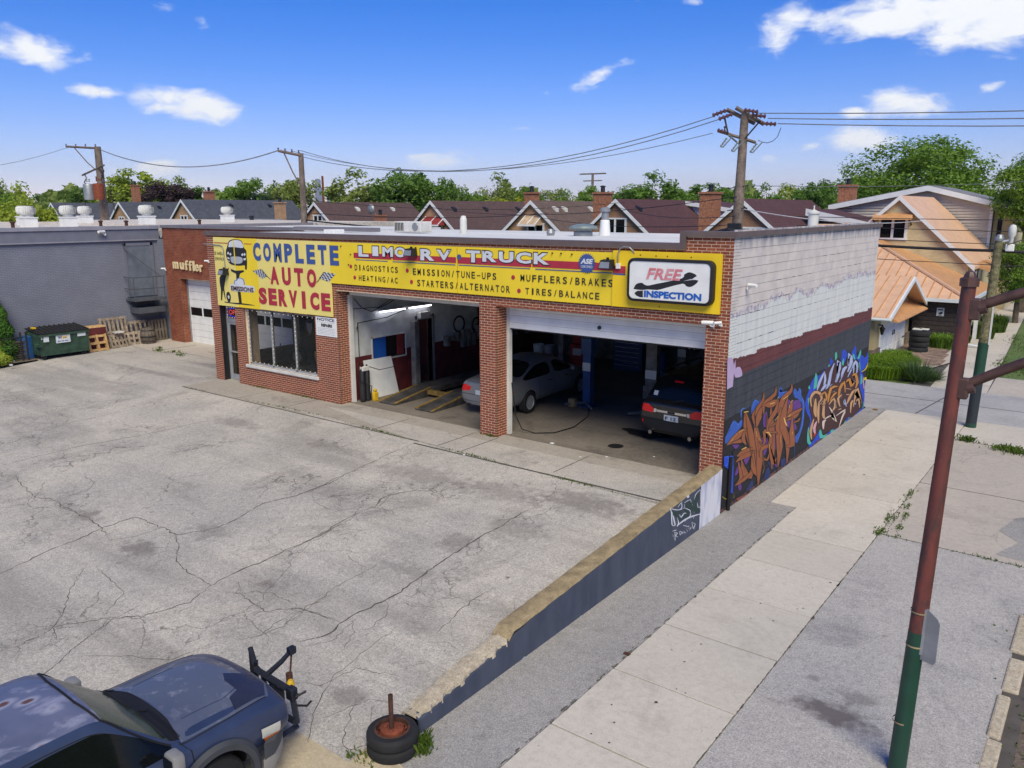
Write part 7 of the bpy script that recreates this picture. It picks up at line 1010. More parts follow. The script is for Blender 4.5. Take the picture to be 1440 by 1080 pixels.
for a, c in (((-11.3, 6.05), (-4.9, 7.32)), ((-4.9, 7.32), (-.3, 6.1))):
    b = MB(); b.hexa([(a[0], YG-.5, a[1]-.28), (c[0], YG-.5, c[1]-.28), (c[0], YG-.42, c[1]-.28), (a[0], YG-.42, a[1]-.28), (a[0], YG-.5, a[1]+.06), (c[0], YG-.5, c[1]+.06), (c[0], YG-.42, c[1]+.06), (a[0], YG-.42, a[1]+.06)]); b.obj('rake_board', 'trim_white', up_h)
    b = MB(); b.hexa([(a[0], YG-.45, a[1]), (c[0], YG-.45, c[1]), (c[0], YG+9, c[1]), (a[0], YG+9, a[1]), (a[0], YG-.45, a[1]+.1), (c[0], YG-.45, c[1]+.1), (c[0], YG+9, c[1]+.1), (a[0], YG+9, a[1]+.1)]); b.obj('roof', 'shingle_grey', up_h)
b = MB(); b.box(-1.15, -.98, YG-.06, YG+.05, 3.5, 5.95); b.box(-10.95, -10.8, YG-.06, YG, 3, 6.0); b.obj('corner_board', 'trim_white', up_h)
b = MB(); b.box(-.95, .25, YG+.5, YG+6, -.7, 5.7); b.obj('side_bay', 'cream_brick', up_h); b = MB(); b.box(-.7, -.45, YG+.44, YG+.5, 3.9, 5.5); b.obj('bay_window', 'window_glass', up_h)
chimney(up_h, -10.3, YG+.5, 3, 7.55, 1.05)
# ================================================================== trees
def crown_mesh(name, seed, nb, nl, size, flat=1.0, tall=1.0, gap=.0, core=.22):
    """a crown of radius 1: leaf clumps spread over uneven boughs"""
    rg = random.Random(seed); boughs = []
    for i in range(nb):
        while True:
            p = Vector((rg.uniform(-1, 1), rg.uniform(-1, 1), rg.uniform(-1, 1)))
            if .15 < p.length < .86: break
        p.z = p.z*flat*tall; boughs.append((p, rg.uniform(.16, .34)))
    vs = []; fs = []
    for i in range(nl):
        c, r_ = boughs[int(rg.random()**1.05*nb)]
        d = Vector((rg.gauss(0, 1), rg.gauss(0, 1), rg.gauss(0, 1))).normalized(); rr_ = r_*(rg.random()**.35)
        if rg.random() < core: rr_ *= rg.random()
        p = c+Vector((d.x*rr_, d.y*rr_, d.z*rr_*.8))
        s = size*rg.uniform(.6, 1.5)
        n_ = (d+Vector((rg.gauss(0, .6), rg.gauss(0, .6), rg.gauss(.5, .6)))).normalized(); a = n_.orthogonal().normalized(); a = Matrix.Rotation(rg.uniform(0, 6.28), 3, n_) @ a; b_ = n_.cross(a)
        o = len(vs); vs += [p-a*s, p-b_*s*.62, p+a*s, p+b_*s*.62+n_*s*.25]; fs.append((o, o+1, o+2, o+3))
    me = bpy.data.meshes.new(name); me.from_pydata([tuple(v) for v in vs], [], fs); return me, boughs
CM = {}
def crown(kind, seed, mat, **k):
    key = (kind, seed, mat)
    if key not in CM:
        me, bo = crown_mesh('crown', seed, **k); me.materials.append(MATS[mat]); CM[key] = (me, bo)
    return CM[key]
KINDS_ = {'mid': dict(nb=52, nl=7200, size=.043), 'open': dict(nb=44, nl=4800, size=.04), 'dense': dict(nb=66, nl=8600, size=.043), 'cone': dict(nb=50, nl=3000, size=.05), 'near': dict(nb=150, nl=34000, size=.021), 'near2': dict(nb=90, nl=20000, size=.026)}
def tree(x, y, top, w, kind, mat, label, hgt=None, name='tree', grp='trees along the skyline', seed=1, z0=-.7):
    t = thing(name, label, 'tree', (x, y, z0), random.Random(seed*7+int(x)).uniform(0, 6.28), grp)
    me, bo = crown(kind, seed % 4, mat, **KINDS_[kind]); H = top-z0; ch = hgt or max(2.5, H*.62); cz = H-ch/2*.98
    o = bpy.data.objects.new('crown', me); C.objects.link(o); o.parent = t; o.location = (0, 0, cz); o.scale = (w/2, w/2, ch/2)
    rg = random.Random(seed); b = MB(); r0 = max(.14, H*.022)
    b.tube([(0, 0, -.2), (.1, .05, H*.25), (0, .1, cz), (0, 0, cz+ch*.25)], [r0*1.3, r0, r0*.6, r0*.2], 8)
    for q, r_ in bo[:14 if kind.startswith('near') else 7]:
        p = Vector((q.x*w/2, q.y*w/2, cz+q.z*ch/2)); s = Vector((0, .05, H*.3+(p.z-H*.3)*.35 if p.z > H*.3 else H*.25)); b.tube([tuple(s), tuple(s.lerp(p, .5)+Vector((0, 0, .1*ch*.3))), tuple(p)], [r0*.5, r0*.3, r0*.08], 5)
    b.obj('trunk', 'bark', t, smooth=True); return t
def at_px(px, d):   # only used to turn survey bearings into ground positions
    a = YAW-math.atan((px-720)/1133.871); return 6.4404-math.sin(a)*d/math.cos(math.atan((px-720)/1133.871)), -16.0466+math.cos(a)*d/math.cos(math.atan((px-720)/1133.871))
TREES = [(4,250,70,75,'open','leaf_olive','loose olive tree at the left edge of the skyline'),(22,262,60,60,'mid','leaf_green','mid green tree behind the first turbine vents'),(50,262,80,52,'dense','leaf_yellow','bright yellow green bushy tree above the left turbine vents'),(90,268,60,110,'mid','leaf_deep','dark distant tree left of the transformer pole'),(118,266,60,120,'mid','leaf_olive','pale distant tree just left of the transformer pole'),
 (128,260,36,80,'mid','leaf_deep','dark narrow tree behind the transformer pole'),(168,254,60,82,'open','leaf_yellow','airy yellow green tree right of the transformer pole'),(205,240,90,84,'mid','leaf_yellow','tall yellow green tree between transformer pole and purple tree'),(246,255,86,78,'dense','leaf_purple','dark purple leaved tree above the slate roofs'),(262,252,60,105,'mid','leaf_olive','pale tree peeping out behind the purple tree'),(303,260,74,98,'mid','leaf_deep','dark green tree right of the purple tree'),(330,262,50,110,'mid','leaf_green','mid green tree in the gap left of the conifer'),
 (362,250,70,90,'mid','leaf_green','light green tree above the long slate roof'),(393,258,34,80,'cone','leaf_conifer','dark pointed conifer left of the slim pole'),(372,268,30,78,'cone','leaf_conifer','small dark conifer beside the larger one'),(426,250,66,88,'mid','leaf_olive','pale green tree behind the slim utility pole'),(516,243,100,92,'mid','leaf_olive','open olive tree with visible branches over the dark brown roof'),(488,264,60,100,'mid','leaf_olive','pale green tree just right of the skyscraper'),(548,262,50,96,'mid','leaf_green','green tree between the olive and the dark round tree'),(578,238,98,84,'dense','leaf_deep','dense dark green tree with a high right shoulder'),
 (604,262,44,100,'mid','leaf_green','green tree behind the red awning house'),(634,250,56,86,'mid','leaf_deep','dark green pointed tree right of the dense one'),(668,268,40,100,'mid','leaf_green','low green tree in the dip of the skyline'),(700,249,72,108,'open','leaf_olive','pale willow like tree left of the distant crossarm pole'),(716,272,64,84,'mid','leaf_lime','vivid lime green shrub like tree over the roof ridge'),(742,262,50,112,'mid','leaf_deep','dark tree behind the distant crossarm pole'),(776,262,60,105,'open','leaf_olive','thin brownish tree right of the crossarm pole'),(800,270,50,100,'mid','leaf_green','low green tree above the brown ridge'),(832,261,64,104,'mid','leaf_green','pale green tree left of the brick chimney'),
 (872,266,50,96,'mid','leaf_deep','green tree behind the chimney of the maroon roofed house'),(906,247,98,92,'dense','leaf_deep','broad dark green tree over the maroon roof'),(950,262,50,100,'mid','leaf_green','green tree trailing right of the broad dark one'),(985,258,84,118,'mid','leaf_deep','hazy dark tree left of the tall pole'),(1022,262,50,120,'mid','leaf_green','distant green tree just left of the tall pole'),(1072,262,50,110,'mid','leaf_deep','dark tree just right of the tall pole'),(1102,258,56,118,'open','leaf_yellow','pale yellow tree right of the tall pole'),(1140,253,64,96,'dense','leaf_deep','round dark tree left of the big maple'),(1172,241,70,104,'open','leaf_deep','airy dark tree reaching above the round one'),
 (1385,262,60,95,'open','leaf_green','sparse green tree in the gap left of the right edge tree')]
for i, (px, ty, w, d, kind, mt, lb) in enumerate(TREES):
    d = d+(0 if px < 60 else 52 if px < 290 else 34 if px < 420 else 14 if px < 480 else 4)
    x, y = at_px(px, d); dist = d; top = 5.86+(294-ty)/1133.871*dist*1.04; tree(x, y, top, w/1133.871*dist*1.12, kind, mt, lb, seed=i % 7, hgt=max(4.2, (top+.7)*.66))
x, y = at_px(1272, 76); tree(x, y, 5.86+(294-196)/1133.871*78, 14.6, 'near', 'leaf_green', 'big rounded maple rising behind the siding house', hgt=9.6, name='maple_tree', grp=None, seed=3)
x, y = at_px(1436, 52); tree(x, y, 5.86+(294-208)/1133.871*53, 5.6, 'near2', 'leaf_green', 'leafy street tree cut by the right edge', hgt=5.6, name='street_tree', grp=None, seed=2)
x, y = at_px(1432, 47); tree(x, y, 4.3, 3.9, 'near2', 'leaf_green', 'low leafy boughs over the parked white van', hgt=3.9, name='street_tree', grp=None, seed=1)
b = MB(); rg = random.Random(9)
for i in range(24000):
    px = rg.choice((rg.uniform(-150, 430), rg.uniform(478, 1600), rg.uniform(478, 1600))); d = rg.uniform(125, 190); x, y = at_px(px, d); z = -.5+rg.random()**.7*(8.0+1.2*math.sin(px*.02)+1.2*math.sin(px*.061+1)+.8*math.sin(px*.17)); s = rg.uniform(.35, .8); a = Vector((rg.gauss(0, 1), rg.gauss(0, 1), rg.gauss(0, 1))).normalized(); c_ = a.orthogonal().normalized()*s; e = a.cross(c_)*.8
    p = Vector((x, y, z)); b.add([p-c_, p-e, p+c_, p+e], [(0, 1, 2, 3)])
o = b.obj('far_treeline', 'leaf_olive'); o['kind'] = 'stuff'; o['label'] = 'far band of trees closing the horizon'
b = MB(); rg = random.Random(12)
for i in range(9000):
    px = rg.choice((rg.uniform(-150, 440), rg.uniform(474, 1600), rg.uniform(474, 1600))); d = rg.uniform(190, 320); x, y = at_px(px, d); z = -.5+rg.random()**.7*(6.8+1.0*math.sin(px*.013+2)+1.*math.sin(px*.05+1)); s = rg.uniform(.6, 1.2); a = Vector((rg.gauss(0, 1), rg.gauss(0, 1), rg.gauss(0, 1))).normalized(); c_ = a.orthogonal().normalized()*s; e = a.cross(c_)*.8
    p = Vector((x, y, z)); b.add([p-c_, p-e, p+c_, p+e], [(0, 1, 2, 3)])
o = b.obj('far_woods', 'leaf_deep'); o['kind'] = 'stuff'; o['label'] = 'farthest woods on the horizon'
# stepped skyscraper far away and its small neighbour
simple('tower_glass', (52, 62, 74), .3)
def tower(px, d, levels, label):
    x, y = at_px(px, d); t = thing('skyscraper', label, 'skyscraper', (x, y, -.7)); b = MB()
    for x0, x1, z0, z1 in levels: b.box(x0, x1, -35, 35, z0, z1)
    b.obj('tower_block', 'tower_glass', t); return t, x, y
t_, tx, ty_ = tower(456, 12000, [(-52, 48, -50, 90), (-40, 40, 90, 200), (-40, 28, 200, 320), (-34, 14, 320, 425), (-24, -4, 425, 440)], 'hazy blue stepped skyscraper rising over the distant tree line')
tower(471, 12500, [(-30, 30, -50, 90), (-18, 18, 90, 150)], 'faint shorter tower right of the stepped skyscraper')
# ================================================================== vehicles
def paint(name, c, c2=None, rough=.25, metal=.4, coat=.6, wear=None):
    m = NT(name); v = m.obj(); c = lin(c); col = m.mix(m.ramp(m.noise(v, 1.5, 4), .3, .7), c, lin(c2) if c2 else c)
    if wear:
        n = m.noise(v, 3, 6, .65); col = m.mix(m.math('MULTIPLY', m.ramp(n, .5, .75), .5), col, lin(wear))
    m.out(col, rough, metal); m.b.inputs['Coat Weight'].default_value = coat; m.b.inputs['Coat Roughness'].default_value = .12; return m
paint('silver_paint', (132, 135, 140), rough=.35, metal=.4); paint('black_car_paint', (34, 35, 38), rough=.25, metal=.3); paint('white_car', (215, 216, 218), metal=0)
m = paint('truck_blue', (42, 53, 80), (56, 68, 98), rough=.42, metal=.15, coat=.25)
simple('flare_grey', (62, 64, 68), .7, var=.1); simple('bumper_grey', (150, 148, 144), .5, .3, var=.15)
simple('tail_red', (226, 16, 26), .2, var=.05); simple('amber', (224, 112, 24), .3, var=.05); simple('lamp_clear', (206, 206, 196), .15, .2, var=.05); simple('faded_roof', (104, 108, 146), .5, .1, c2=(82, 90, 138), scale=2); simple('clear_white', (190, 192, 200), .6, c2=(160, 164, 180), scale=9)
def loft(stations, sub=2):
    """each station: y, z_bottom, z_widest, z_belt, z_roof, half widths (bottom, widest, belt, roof), crown"""
    rings = []
    for (y, zb, zm, zt, zr, wb, wm, wt, wr, cr) in stations:
        half = [(0, zb), (wb*.75, zb), (wb, zb+.07), (wm, zm), (wt+.01, zt-.05), (wt, zt), (wt+(wr-wt)*.8, zt+(zr-.03-zt)*.84), (wr, zr-.03), (wr*.62, zr+cr*.7), (0, zr+cr)]
        ring = [(x, y, z) for x, z in half]+[(-x, y, z) for x, z in half[-2:0:-1]]
        rings.append(ring)
    n = len(rings[0]); vs = [p for r_ in rings for p in r_]; fs = []; tags = []
    for i in range(len(rings)-1):
        for k in range(n): fs.append((i*n+k, i*n+(k+1) % n, (i+1)*n+(k+1) % n, (i+1)*n+k)); tags.append((i, k if k < n//2 else n-1-k))
    for i in (0, len(rings)-1):
        m_ = n//2
        for k in range(m_):
            q = (i*n+k, i*n+k+1, i*n+(n-k-1) % n, i*n+(n-k) % n)
            q = tuple(dict.fromkeys(q)); fs.append(q if i == 0 else q[::-1]); tags.append((-1 if i == 0 else -2, k))
    return vs, fs, tags
def make_body(stations, matfn, mats, arches, name, par, sub=2):
    vs, fs, tags = loft(stations)
    me = bpy.data.meshes.new('tmp'); me.from_pydata(vs, [], fs)
    for m_ in mats: me.materials.append(MATS[m_[1]])
    for p, tg in zip(me.polygons, tags): p.material_index = matfn(*tg); p.use_smooth = True
    bm = bmesh.new(); bm.from_mesh(me); bmesh.ops.recalc_face_normals(bm, faces=bm.faces)
    cl_ = bm.edges.layers.float.new('crease_edge')
    for e in bm.edges:
        if len(e.link_faces) == 2 and e.link_faces[0].material_index != e.link_faces[1].material_index: e[cl_] = .85
    bm.to_mesh(me); bm.free()
    ob = bpy.data.objects.new('tmp', me); C.objects.link(ob); sm = ob.modifiers.new('s', 'SUBSURF'); sm.levels = sub; sm.render_levels = sub
    cuts = []
    for y, z, r_ in arches:
        b = MB(); n = 28
        for s in (-1, 1):
            vs2 = [(s*.55, y+r_*math.cos(2*math.pi*k/n), z+r_*math.sin(2*math.pi*k/n)) for k in range(n)]+[(s*1.4, y+r_*math.cos(2*math.pi*k/n), z+r_*math.sin(2*math.pi*k/n)) for k in range(n)]
            b.add(vs2, [tuple(range(n)), tuple(range(n, 2*n))[::-1]]+[(k, k+n, (k+1) % n+n, (k+1) % n) for k in range(n)])
        cm_ = bpy.data.meshes.new('c'); cm_.from_pydata(b.v, [], b.f); cm_.materials.append(MATS['black_plastic'])
        bmc = bmesh.new(); bmc.from_mesh(cm_); bmesh.ops.recalc_face_normals(bmc, faces=bmc.faces); bmc.to_mesh(cm_); bmc.free()
        co_ = bpy.data.objects.new('c', cm_); C.objects.link(co_); cuts.append(co_)
        bo = ob.modifiers.new('b', 'BOOLEAN'); bo.operation = 'DIFFERENCE'; bo.object = co_; bo.solver = 'EXACT'
        try: bo.material_mode = 'TRANSFER'
        except Exception: pass
    bpy.context.view_layer.update(); dg_ = bpy.context.evaluated_depsgraph_get(); fm = bpy.data.meshes.new_from_object(ob.evaluated_get(dg_))
    bvh = BVHTree.FromPolygons([v.co.copy() for v in fm.vertices], [tuple(p.vertices) for p in fm.polygons])
    names = [m_.name for m_ in fm.materials]
    groups = {}
    for p in fm.polygons: groups.setdefault(names[p.material_index] if p.material_index < len(names) else mats[0][1], []).append(p)
    lone = ('car_glass', 'black_plastic', 'window_glass')      # panes and wheel wells: one object for each
    for mn in [g for g in groups if g in lone]:
        par_ = {}
        def find(a):
            while par_.setdefault(a, a) != a: a = par_[a]
            return a
        for p in groups[mn]:
            for v_ in p.vertices[1:]: par_[find(v_)] = find(p.vertices[0])
        ps = groups.pop(mn)
        for p in ps: groups.setdefault((mn, find(p.vertices[0])), []).append(p)
    lookup = {m_[1]: m_[0] for m_ in mats}; lookup.setdefault('black_plastic', 'wheel_well'); outp = {}
    for mn, ps in groups.items():
        if isinstance(mn, tuple): mn = mn[0]
        if len(ps) < 3: continue
        used = {}; V = []; F = []
        for p in ps:
            f = []
            for vi in p.vertices:
                if vi not in used: used[vi] = len(V); V.append(tuple(fm.vertices[vi].co))
                f.append(used[vi])
            F.append(f)
        nm = lookup.get(mn, 'body'); mm_ = bpy.data.meshes.new(nm); mm_.from_pydata(V, [], F); mm_.materials.append(MATS[mn]); mm_.polygons.foreach_set('use_smooth', [True]*len(F))
        try: mm_.set_sharp_from_angle(angle=R(42))
        except Exception: pass
        o = bpy.data.objects.new(nm, mm_); C.objects.link(o); o.parent = par; outp[nm] = o
    bpy.data.objects.remove(ob)
    for c_ in cuts: bpy.data.objects.remove(c_)
    return outp, bvh
def patch(bvh, poly, axis, frm, name, mat, par, off=.006, n=10):
    """a panel, lamp or plate laid on the bodywork; poly is given in the plane across axis ('y' or 'x' or 'z')"""
    P = [Vector(p) for p in poly]; b = MB(); m_ = len(P)
    cen = sum(P, Vector((0, 0)))/m_
    def hit(p):
        if axis == 'y': o_, d = Vector((p.x, frm, p.y)), Vector((0, -1 if frm > 0 else 1, 0))
        elif axis == 'x': o_, d = Vector((frm, p.x, p.y)), Vector((-1 if frm > 0 else 1, 0, 0))
        else: o_, d = Vector((p.x, p.y, frm)), Vector((0, 0, -1))
        h, nn_, _, _ = bvh.ray_cast(o_, d)
        if h is None: q_ = bvh.find_nearest(Vector((p.x, 0, p.y)) if axis == 'y' and False else (Vector((p.x, .05 if frm < 0 else -.05, p.y)) if axis == 'y' else Vector((.9 if frm > 0 else -.9, p.x, p.y)) if axis == 'x' else Vector((p.x, p.y, 1.2)))); h = q_[0]; return h+q_[1]*off
        return h-d*off
    rings = []
    ed = []
    for i in range(m_):
        a, c_ = P[i], P[(i+1) % m_]; k = max(1, int((c_-a).length/.05))
        for j in range(k): ed.append(a.lerp(c_, j/k))
    K = 4; pts = []
    ok = True
    for r_ in range(K+1):
        for p in ed:
            h = hit(cen.lerp(p, r_/K if r_ else 0.0001))
            if h is None: ok = False; h = Vector((0, 0, 0))
            pts.append(h)
    if not ok: return None
    L = len(ed); fs = [(r_*L+i, r_*L+(i+1) % L, (r_+1)*L+(i+1) % L, (r_+1)*L+i) for r_ in range(K) for i in range(L)]
    b.add(pts, fs); return b.obj(name, mat, par, loc=(0, 0, 0), smooth=True)
def seam(bvh, pts, frm, par, axis='x', w=.008, name='panel_gap', mat='ink'):
    b = MB(); Q = []
    for (a, c_), (e, f) in zip(pts[:-1], pts[1:]):
        k = max(1, int(math.hypot(e-a, f-c_)/.06))
        for j in range(k): Q.append((a+(e-a)*j/k, c_+(f-c_)*j/k))
    Q.append(pts[-1]); H = []
    for a, c_ in Q:
        if axis == 'x': o_, d = Vector((frm, a, c_)), Vector((-1 if frm > 0 else 1, 0, 0))
        elif axis == 'z': o_, d = Vector((a, c_, frm)), Vector((0, 0, -1))
        else: o_, d = Vector((a, frm, c_)), Vector((0, -1 if frm > 0 else 1, 0))
        h = bvh.ray_cast(o_, d)[0]
        if h is not None: H.append(h-d*.0025)
    if len(H) > 1: b.tube(H, w/2, 4); return b.obj(name, mat, par, loc=(0, 0, 0))
def wheel(par, x, y, z, r_, w, rim='chrome', spokes=10, name='wheel'):
    s = 1 if x > 0 else -1; e = bpy.data.objects.new(name, None); C.objects.link(e); e.parent = par; e.location = (x, y, z); e.empty_display_size = .1
    b = MB(); b.lathe([(r_*.66, -w/2), (r_*.9, -w/2), (r_, -w*.36), (r_, w*.36), (r_*.93, w/2), (r_*.66, w/2), (r_*.62, w*.3)], 32, axis='x'); b.obj('tyre', 'rubber', e, loc=(0, 0, 0), smooth=True)
    b = MB(); h = s*w*.36; b.lathe([(r_*.66, h+s*.02), (r_*.6, h), (r_*.58, -h)], 32, axis='x'); b.lathe([(0, h-s*.01), (r_*.14, h-s*.005), (r_*.17, h-s*.03)], 20, axis='x')
    for k in range(spokes):
        t = 2*math.pi*k/spokes; c_, q = math.cos(t), math.sin(t); a = .032
        b.hexa([(h-s*.04, c_*r_*.12-q*a, q*r_*.12+c_*a), (h-s*.04, c_*r_*.12+q*a, q*r_*.12-c_*a), (h-s*.03, c_*r_*.6+q*a*.7, q*r_*.6-c_*a*.7), (h-s*.03, c_*r_*.6-q*a*.7, q*r_*.6+c_*a*.7), (h-s*.015, c_*r_*.12-q*a, q*r_*.12+c_*a), (h-s*.015, c_*r_*.12+q*a, q*r_*.12-c_*a), (h, c_*r_*.6+q*a*.7, q*r_*.6-c_*a*.7), (h, c_*r_*.6-q*a*.7, q*r_*.6+c_*a*.7)])
    b.obj('rim', rim, e, loc=(0, 0, 0)); b = MB(); b.lathe([(0, h-s*.07), (r_*.58, h-s*.07)], 20, axis='x'); b.obj('brake_disc', 'dark_metal', e, loc=(0, 0, 0)); return e
# ---- silver saloon, rear end towards the door (local y forward, rear bumper at y=0)
def sedan(label, body, loc, rz):
    t = thing('parked_car', label, 'car', loc, rz)
    S = [(.0, .32, .55, .86, .93, .68, .80, .70, .60, .01), (.06, .27, .55, .93, 1.0, .76, .87, .76, .66, .015), (.35, .24, .56, .98, 1.05, .80, .92, .80, .70, .02), (.9, .24, .58, .98, 1.07, .82, .93, .83, .72, .02), (1.7, .22, .6, .99, 1.40, .83, .93, .84, .56, .03), (1.95, .22, .6, .99, 1.43, .83, .93, .84, .58, .03), (2.4, .22, .6, .98, 1.475, .83, .93, .84, .59, .03), (2.55, .22, .6, .98, 1.475, .83, .93, .84, .59, .03), (3.0, .22, .6, .97, 1.43, .83, .93, .83, .56, .03), (3.75, .22, .6, .95, 1.0, .83, .93, .82, .70, .03), (4.3, .24, .58, .86, .92, .82, .92, .80, .66, .03), (4.75, .28, .5, .68, .78, .74, .84, .72, .55, .02), (4.9, .34, .48, .6, .66, .6, .68, .55, .4, .01)]
    def mf(i, k):
        if k == 5 and i in (3, 4, 5, 7, 8): return 1
        if k in (7, 8) and i == 3: return 2
        if k in (7, 8) and i == 8: return 3
        return 0
    parts, bvh = make_body(S, mf, [('body', body), ('side_window', 'car_glass'), ('rear_window', 'window_glass'), ('windshield', 'truck_glass')], [(1.12, .33, .37), (4.02, .33, .37)], 'car', t)
    for x in (-.8, .8):
        for y in (1.12, 4.02): wheel(t, x, y, .33, .33, .23, 'aluminium', 15)
    for s in (-1, 1):
        patch(bvh, [(s*.42, .84), (s*.47, .72), (s*.84, .68), (s*.86, .86), (s*.62, .9)], 'y', -3, 'tail_light', 'tail_red', t); patch(bvh, [(.04, .72), (.36, .76), (.32, .88), (.05, .88)], 'x', s*3, 'tail_light_side', 'tail_red', t)
        seam(bvh, [(1.75, .3), (1.62, .8), (1.72, .98)], s*3, t); seam(bvh, [(2.45, .26), (2.45, .97)], s*3, t); seam(bvh, [(3.5, .3), (3.5, .94)], s*3, t); seam(bvh, [(1.5, .72), (4.3, .68)], s*3, t, w=.01, mat='silver_paint' if body == 'silver_paint' else body)
        b = MB(); b.bbox(s*.93-.02, s*.93+.02, 2.05, 2.25, .82, .85, .008); b.bbox(s*.93-.02, s*.93+.02, 3.0, 3.2, .82, .85, .008); b.obj('door_handle', 'chrome', t); b = MB(); b.bbox(s*.9, s*1.05, 3.35, 3.5, .95, 1.08, .03); b.obj('side_mirror', body, t)
        b = MB(); b.tube([(s*.52, -.05, .3), (s*.52, .2, .3)], .04, 10); b.obj('exhaust', 'dark_metal', t)
    patch(bvh, [(-.26, .62), (.26, .62), (.26, .76), (-.26, .76)], 'y', -3, 'number_plate', 'white_sticker', t); seam(bvh, [(-.78, .62), (.78, .62)], -3, t, 'y', .014); seam(bvh, [(-.8, .42), (.8, .42)], -3, t, 'y', .02, mat='chrome', name='bumper_trim'); seam(bvh, [(-.6, .98), (.6, .98)], -3, t, 'y', .01)
    return t
sedan('silver saloon car parked nose in beside the middle pillar, rear end showing', 'silver_paint', (-7.88, 1.45, 0), R(2))
# ---- dark sport utility car
def suv(label, loc, rz):
    t = thing('parked_suv', label, 'car', loc, rz)
    S = [(.0, .42, .7, .98, 1.02, .72, .86, .78, .72, .01), (.05, .34, .7, 1.05, 1.1, .80, .92, .84, .78, .01), (.14, .3, .7, 1.06, 1.14, .82, .93, .86, .80, .01), (.42, .28, .7, 1.06, 1.66, .84, .93, .86, .62, .03), (.62, .28, .7, 1.06, 1.70, .84, .93, .86, .64, .03), (1.5, .26, .7, 1.05, 1.73, .84, .93, .86, .66, .03), (1.7, .26, .7, 1.05, 1.73, .84, .93, .86, .66, .03), (2.5, .26, .7, 1.04, 1.72, .84, .93, .86, .66, .03), (2.7, .26, .7, 1.04, 1.70, .84, .93, .86, .65, .03), (3.5, .26, .7, 1.03, 1.08, .84, .93, .84, .76, .03), (4.4, .3, .65, .9, .98, .8, .9, .8, .68, .02), (4.7, .36, .6, .74, .8, .66, .74, .6, .5, .02)]
    def mf(i, k):
        if k == 5 and i in (3, 4, 5, 7, 8): return 1
        if k in (7, 8) and i == 2: return 2
        if k in (7, 8) and i == 8: return 3
        if k in (1, 2): return 4
        return 0
    parts, bvh = make_body(S, mf, [('body', 'black_car_paint'), ('side_window', 'car_glass'), ('rear_window', 'window_glass'), ('windshield', 'truck_glass'), ('lower_cladding', 'black_plastic')], [(.98, .36, .42), (3.75, .36, .42)], 'suv', t)
    for x in (-.8, .8):
        for y in (.98, 3.75): wheel(t, x, y, .36, .36, .24, 'aluminium', 6)
    for s in (-1, 1):
        patch(bvh, [(s*.5, .92), (s*.52, .82), (s*.88, .84), (s*.9, 1.0), (s*.66, 1.02)], 'y', -3, 'tail_light', 'tail_red', t); patch(bvh, [(s*.42, .93), (s*.44, .84), (s*.5, .84), (s*.49, .93)], 'y', -3, 'reversing_light', 'lamp_clear', t); patch(bvh, [(.03, .86), (.3, .9), (.28, 1.02), (.05, 1.0)], 'x', s*3, 'tail_light_side', 'tail_red', t)
        patch(bvh, [(s*.8, .52), (s*.8, .62), (s*.86, .62), (s*.86, .52)], 'y', -3, 'reflector', 'tail_red', t); seam(bvh, [(1.5, .4), (1.5, 1.04)], s*3, t); seam(bvh, [(2.6, .3), (2.6, 1.03)], s*3, t)
        b = MB(); b.tube([(s*.6, .5, 1.72), (s*.6, .8, 1.79), (s*.62, 2.6, 1.79), (s*.6, 2.9, 1.7)], .02, 6); b.obj('roof_rail', 'dark_metal', t); b = MB(); b.tube([(s*.55, -.06, .35), (s*.55, .2, .35)], .05, 10); b.obj('exhaust', 'chrome', t)
    patch(bvh, [(-.42, .86), (.42, .86), (.42, .915), (-.42, .915)], 'y', -3, 'chrome_strip', 'chrome', t, .012); patch(bvh, [(-.1, .865), (.1, .865), (.1, .91), (-.1, .91)], 'y', -3, 'badge', 'ink', t, .02)
    pn = patch(bvh, [(-.2, .68), (.2, .68), (.2, .82), (-.2, .82)], 'y', -3, 'number_plate', 'white_sticker', t, .008); letters('F 12', -.15, .71, .3, .08, 'paint_navy', -.035, .02, t, name='plate_print')
    seam(bvh, [(-.8, .66), (.8, .66)], -3, t, 'y', .014); b = MB(); b.tube([(0, .12, 1.1), (.02, .0, 1.15), (.3, .06, 1.22)], .012, 5); b.obj('rear_wiper', 'ink', t); patch(bvh, [(-.62, 1.22), (-.5, 1.22), (-.5, 1.32), (-.62, 1.32)], 'y', -3, 'window_sticker', 'white_sticker', t, .008)
    patch(bvh, [(-.12, 1.56), (.12, 1.56), (.12, 1.6), (-.12, 1.6)], 'y', -3, 'brake_light', 'tail_red', t, .01)
    t.scale = (1, 1, 1.05); return t
suv('dark grey sport utility car with red tail lights parked against the right bay pillar', (-2.1, 1.75, 0), R(-3))
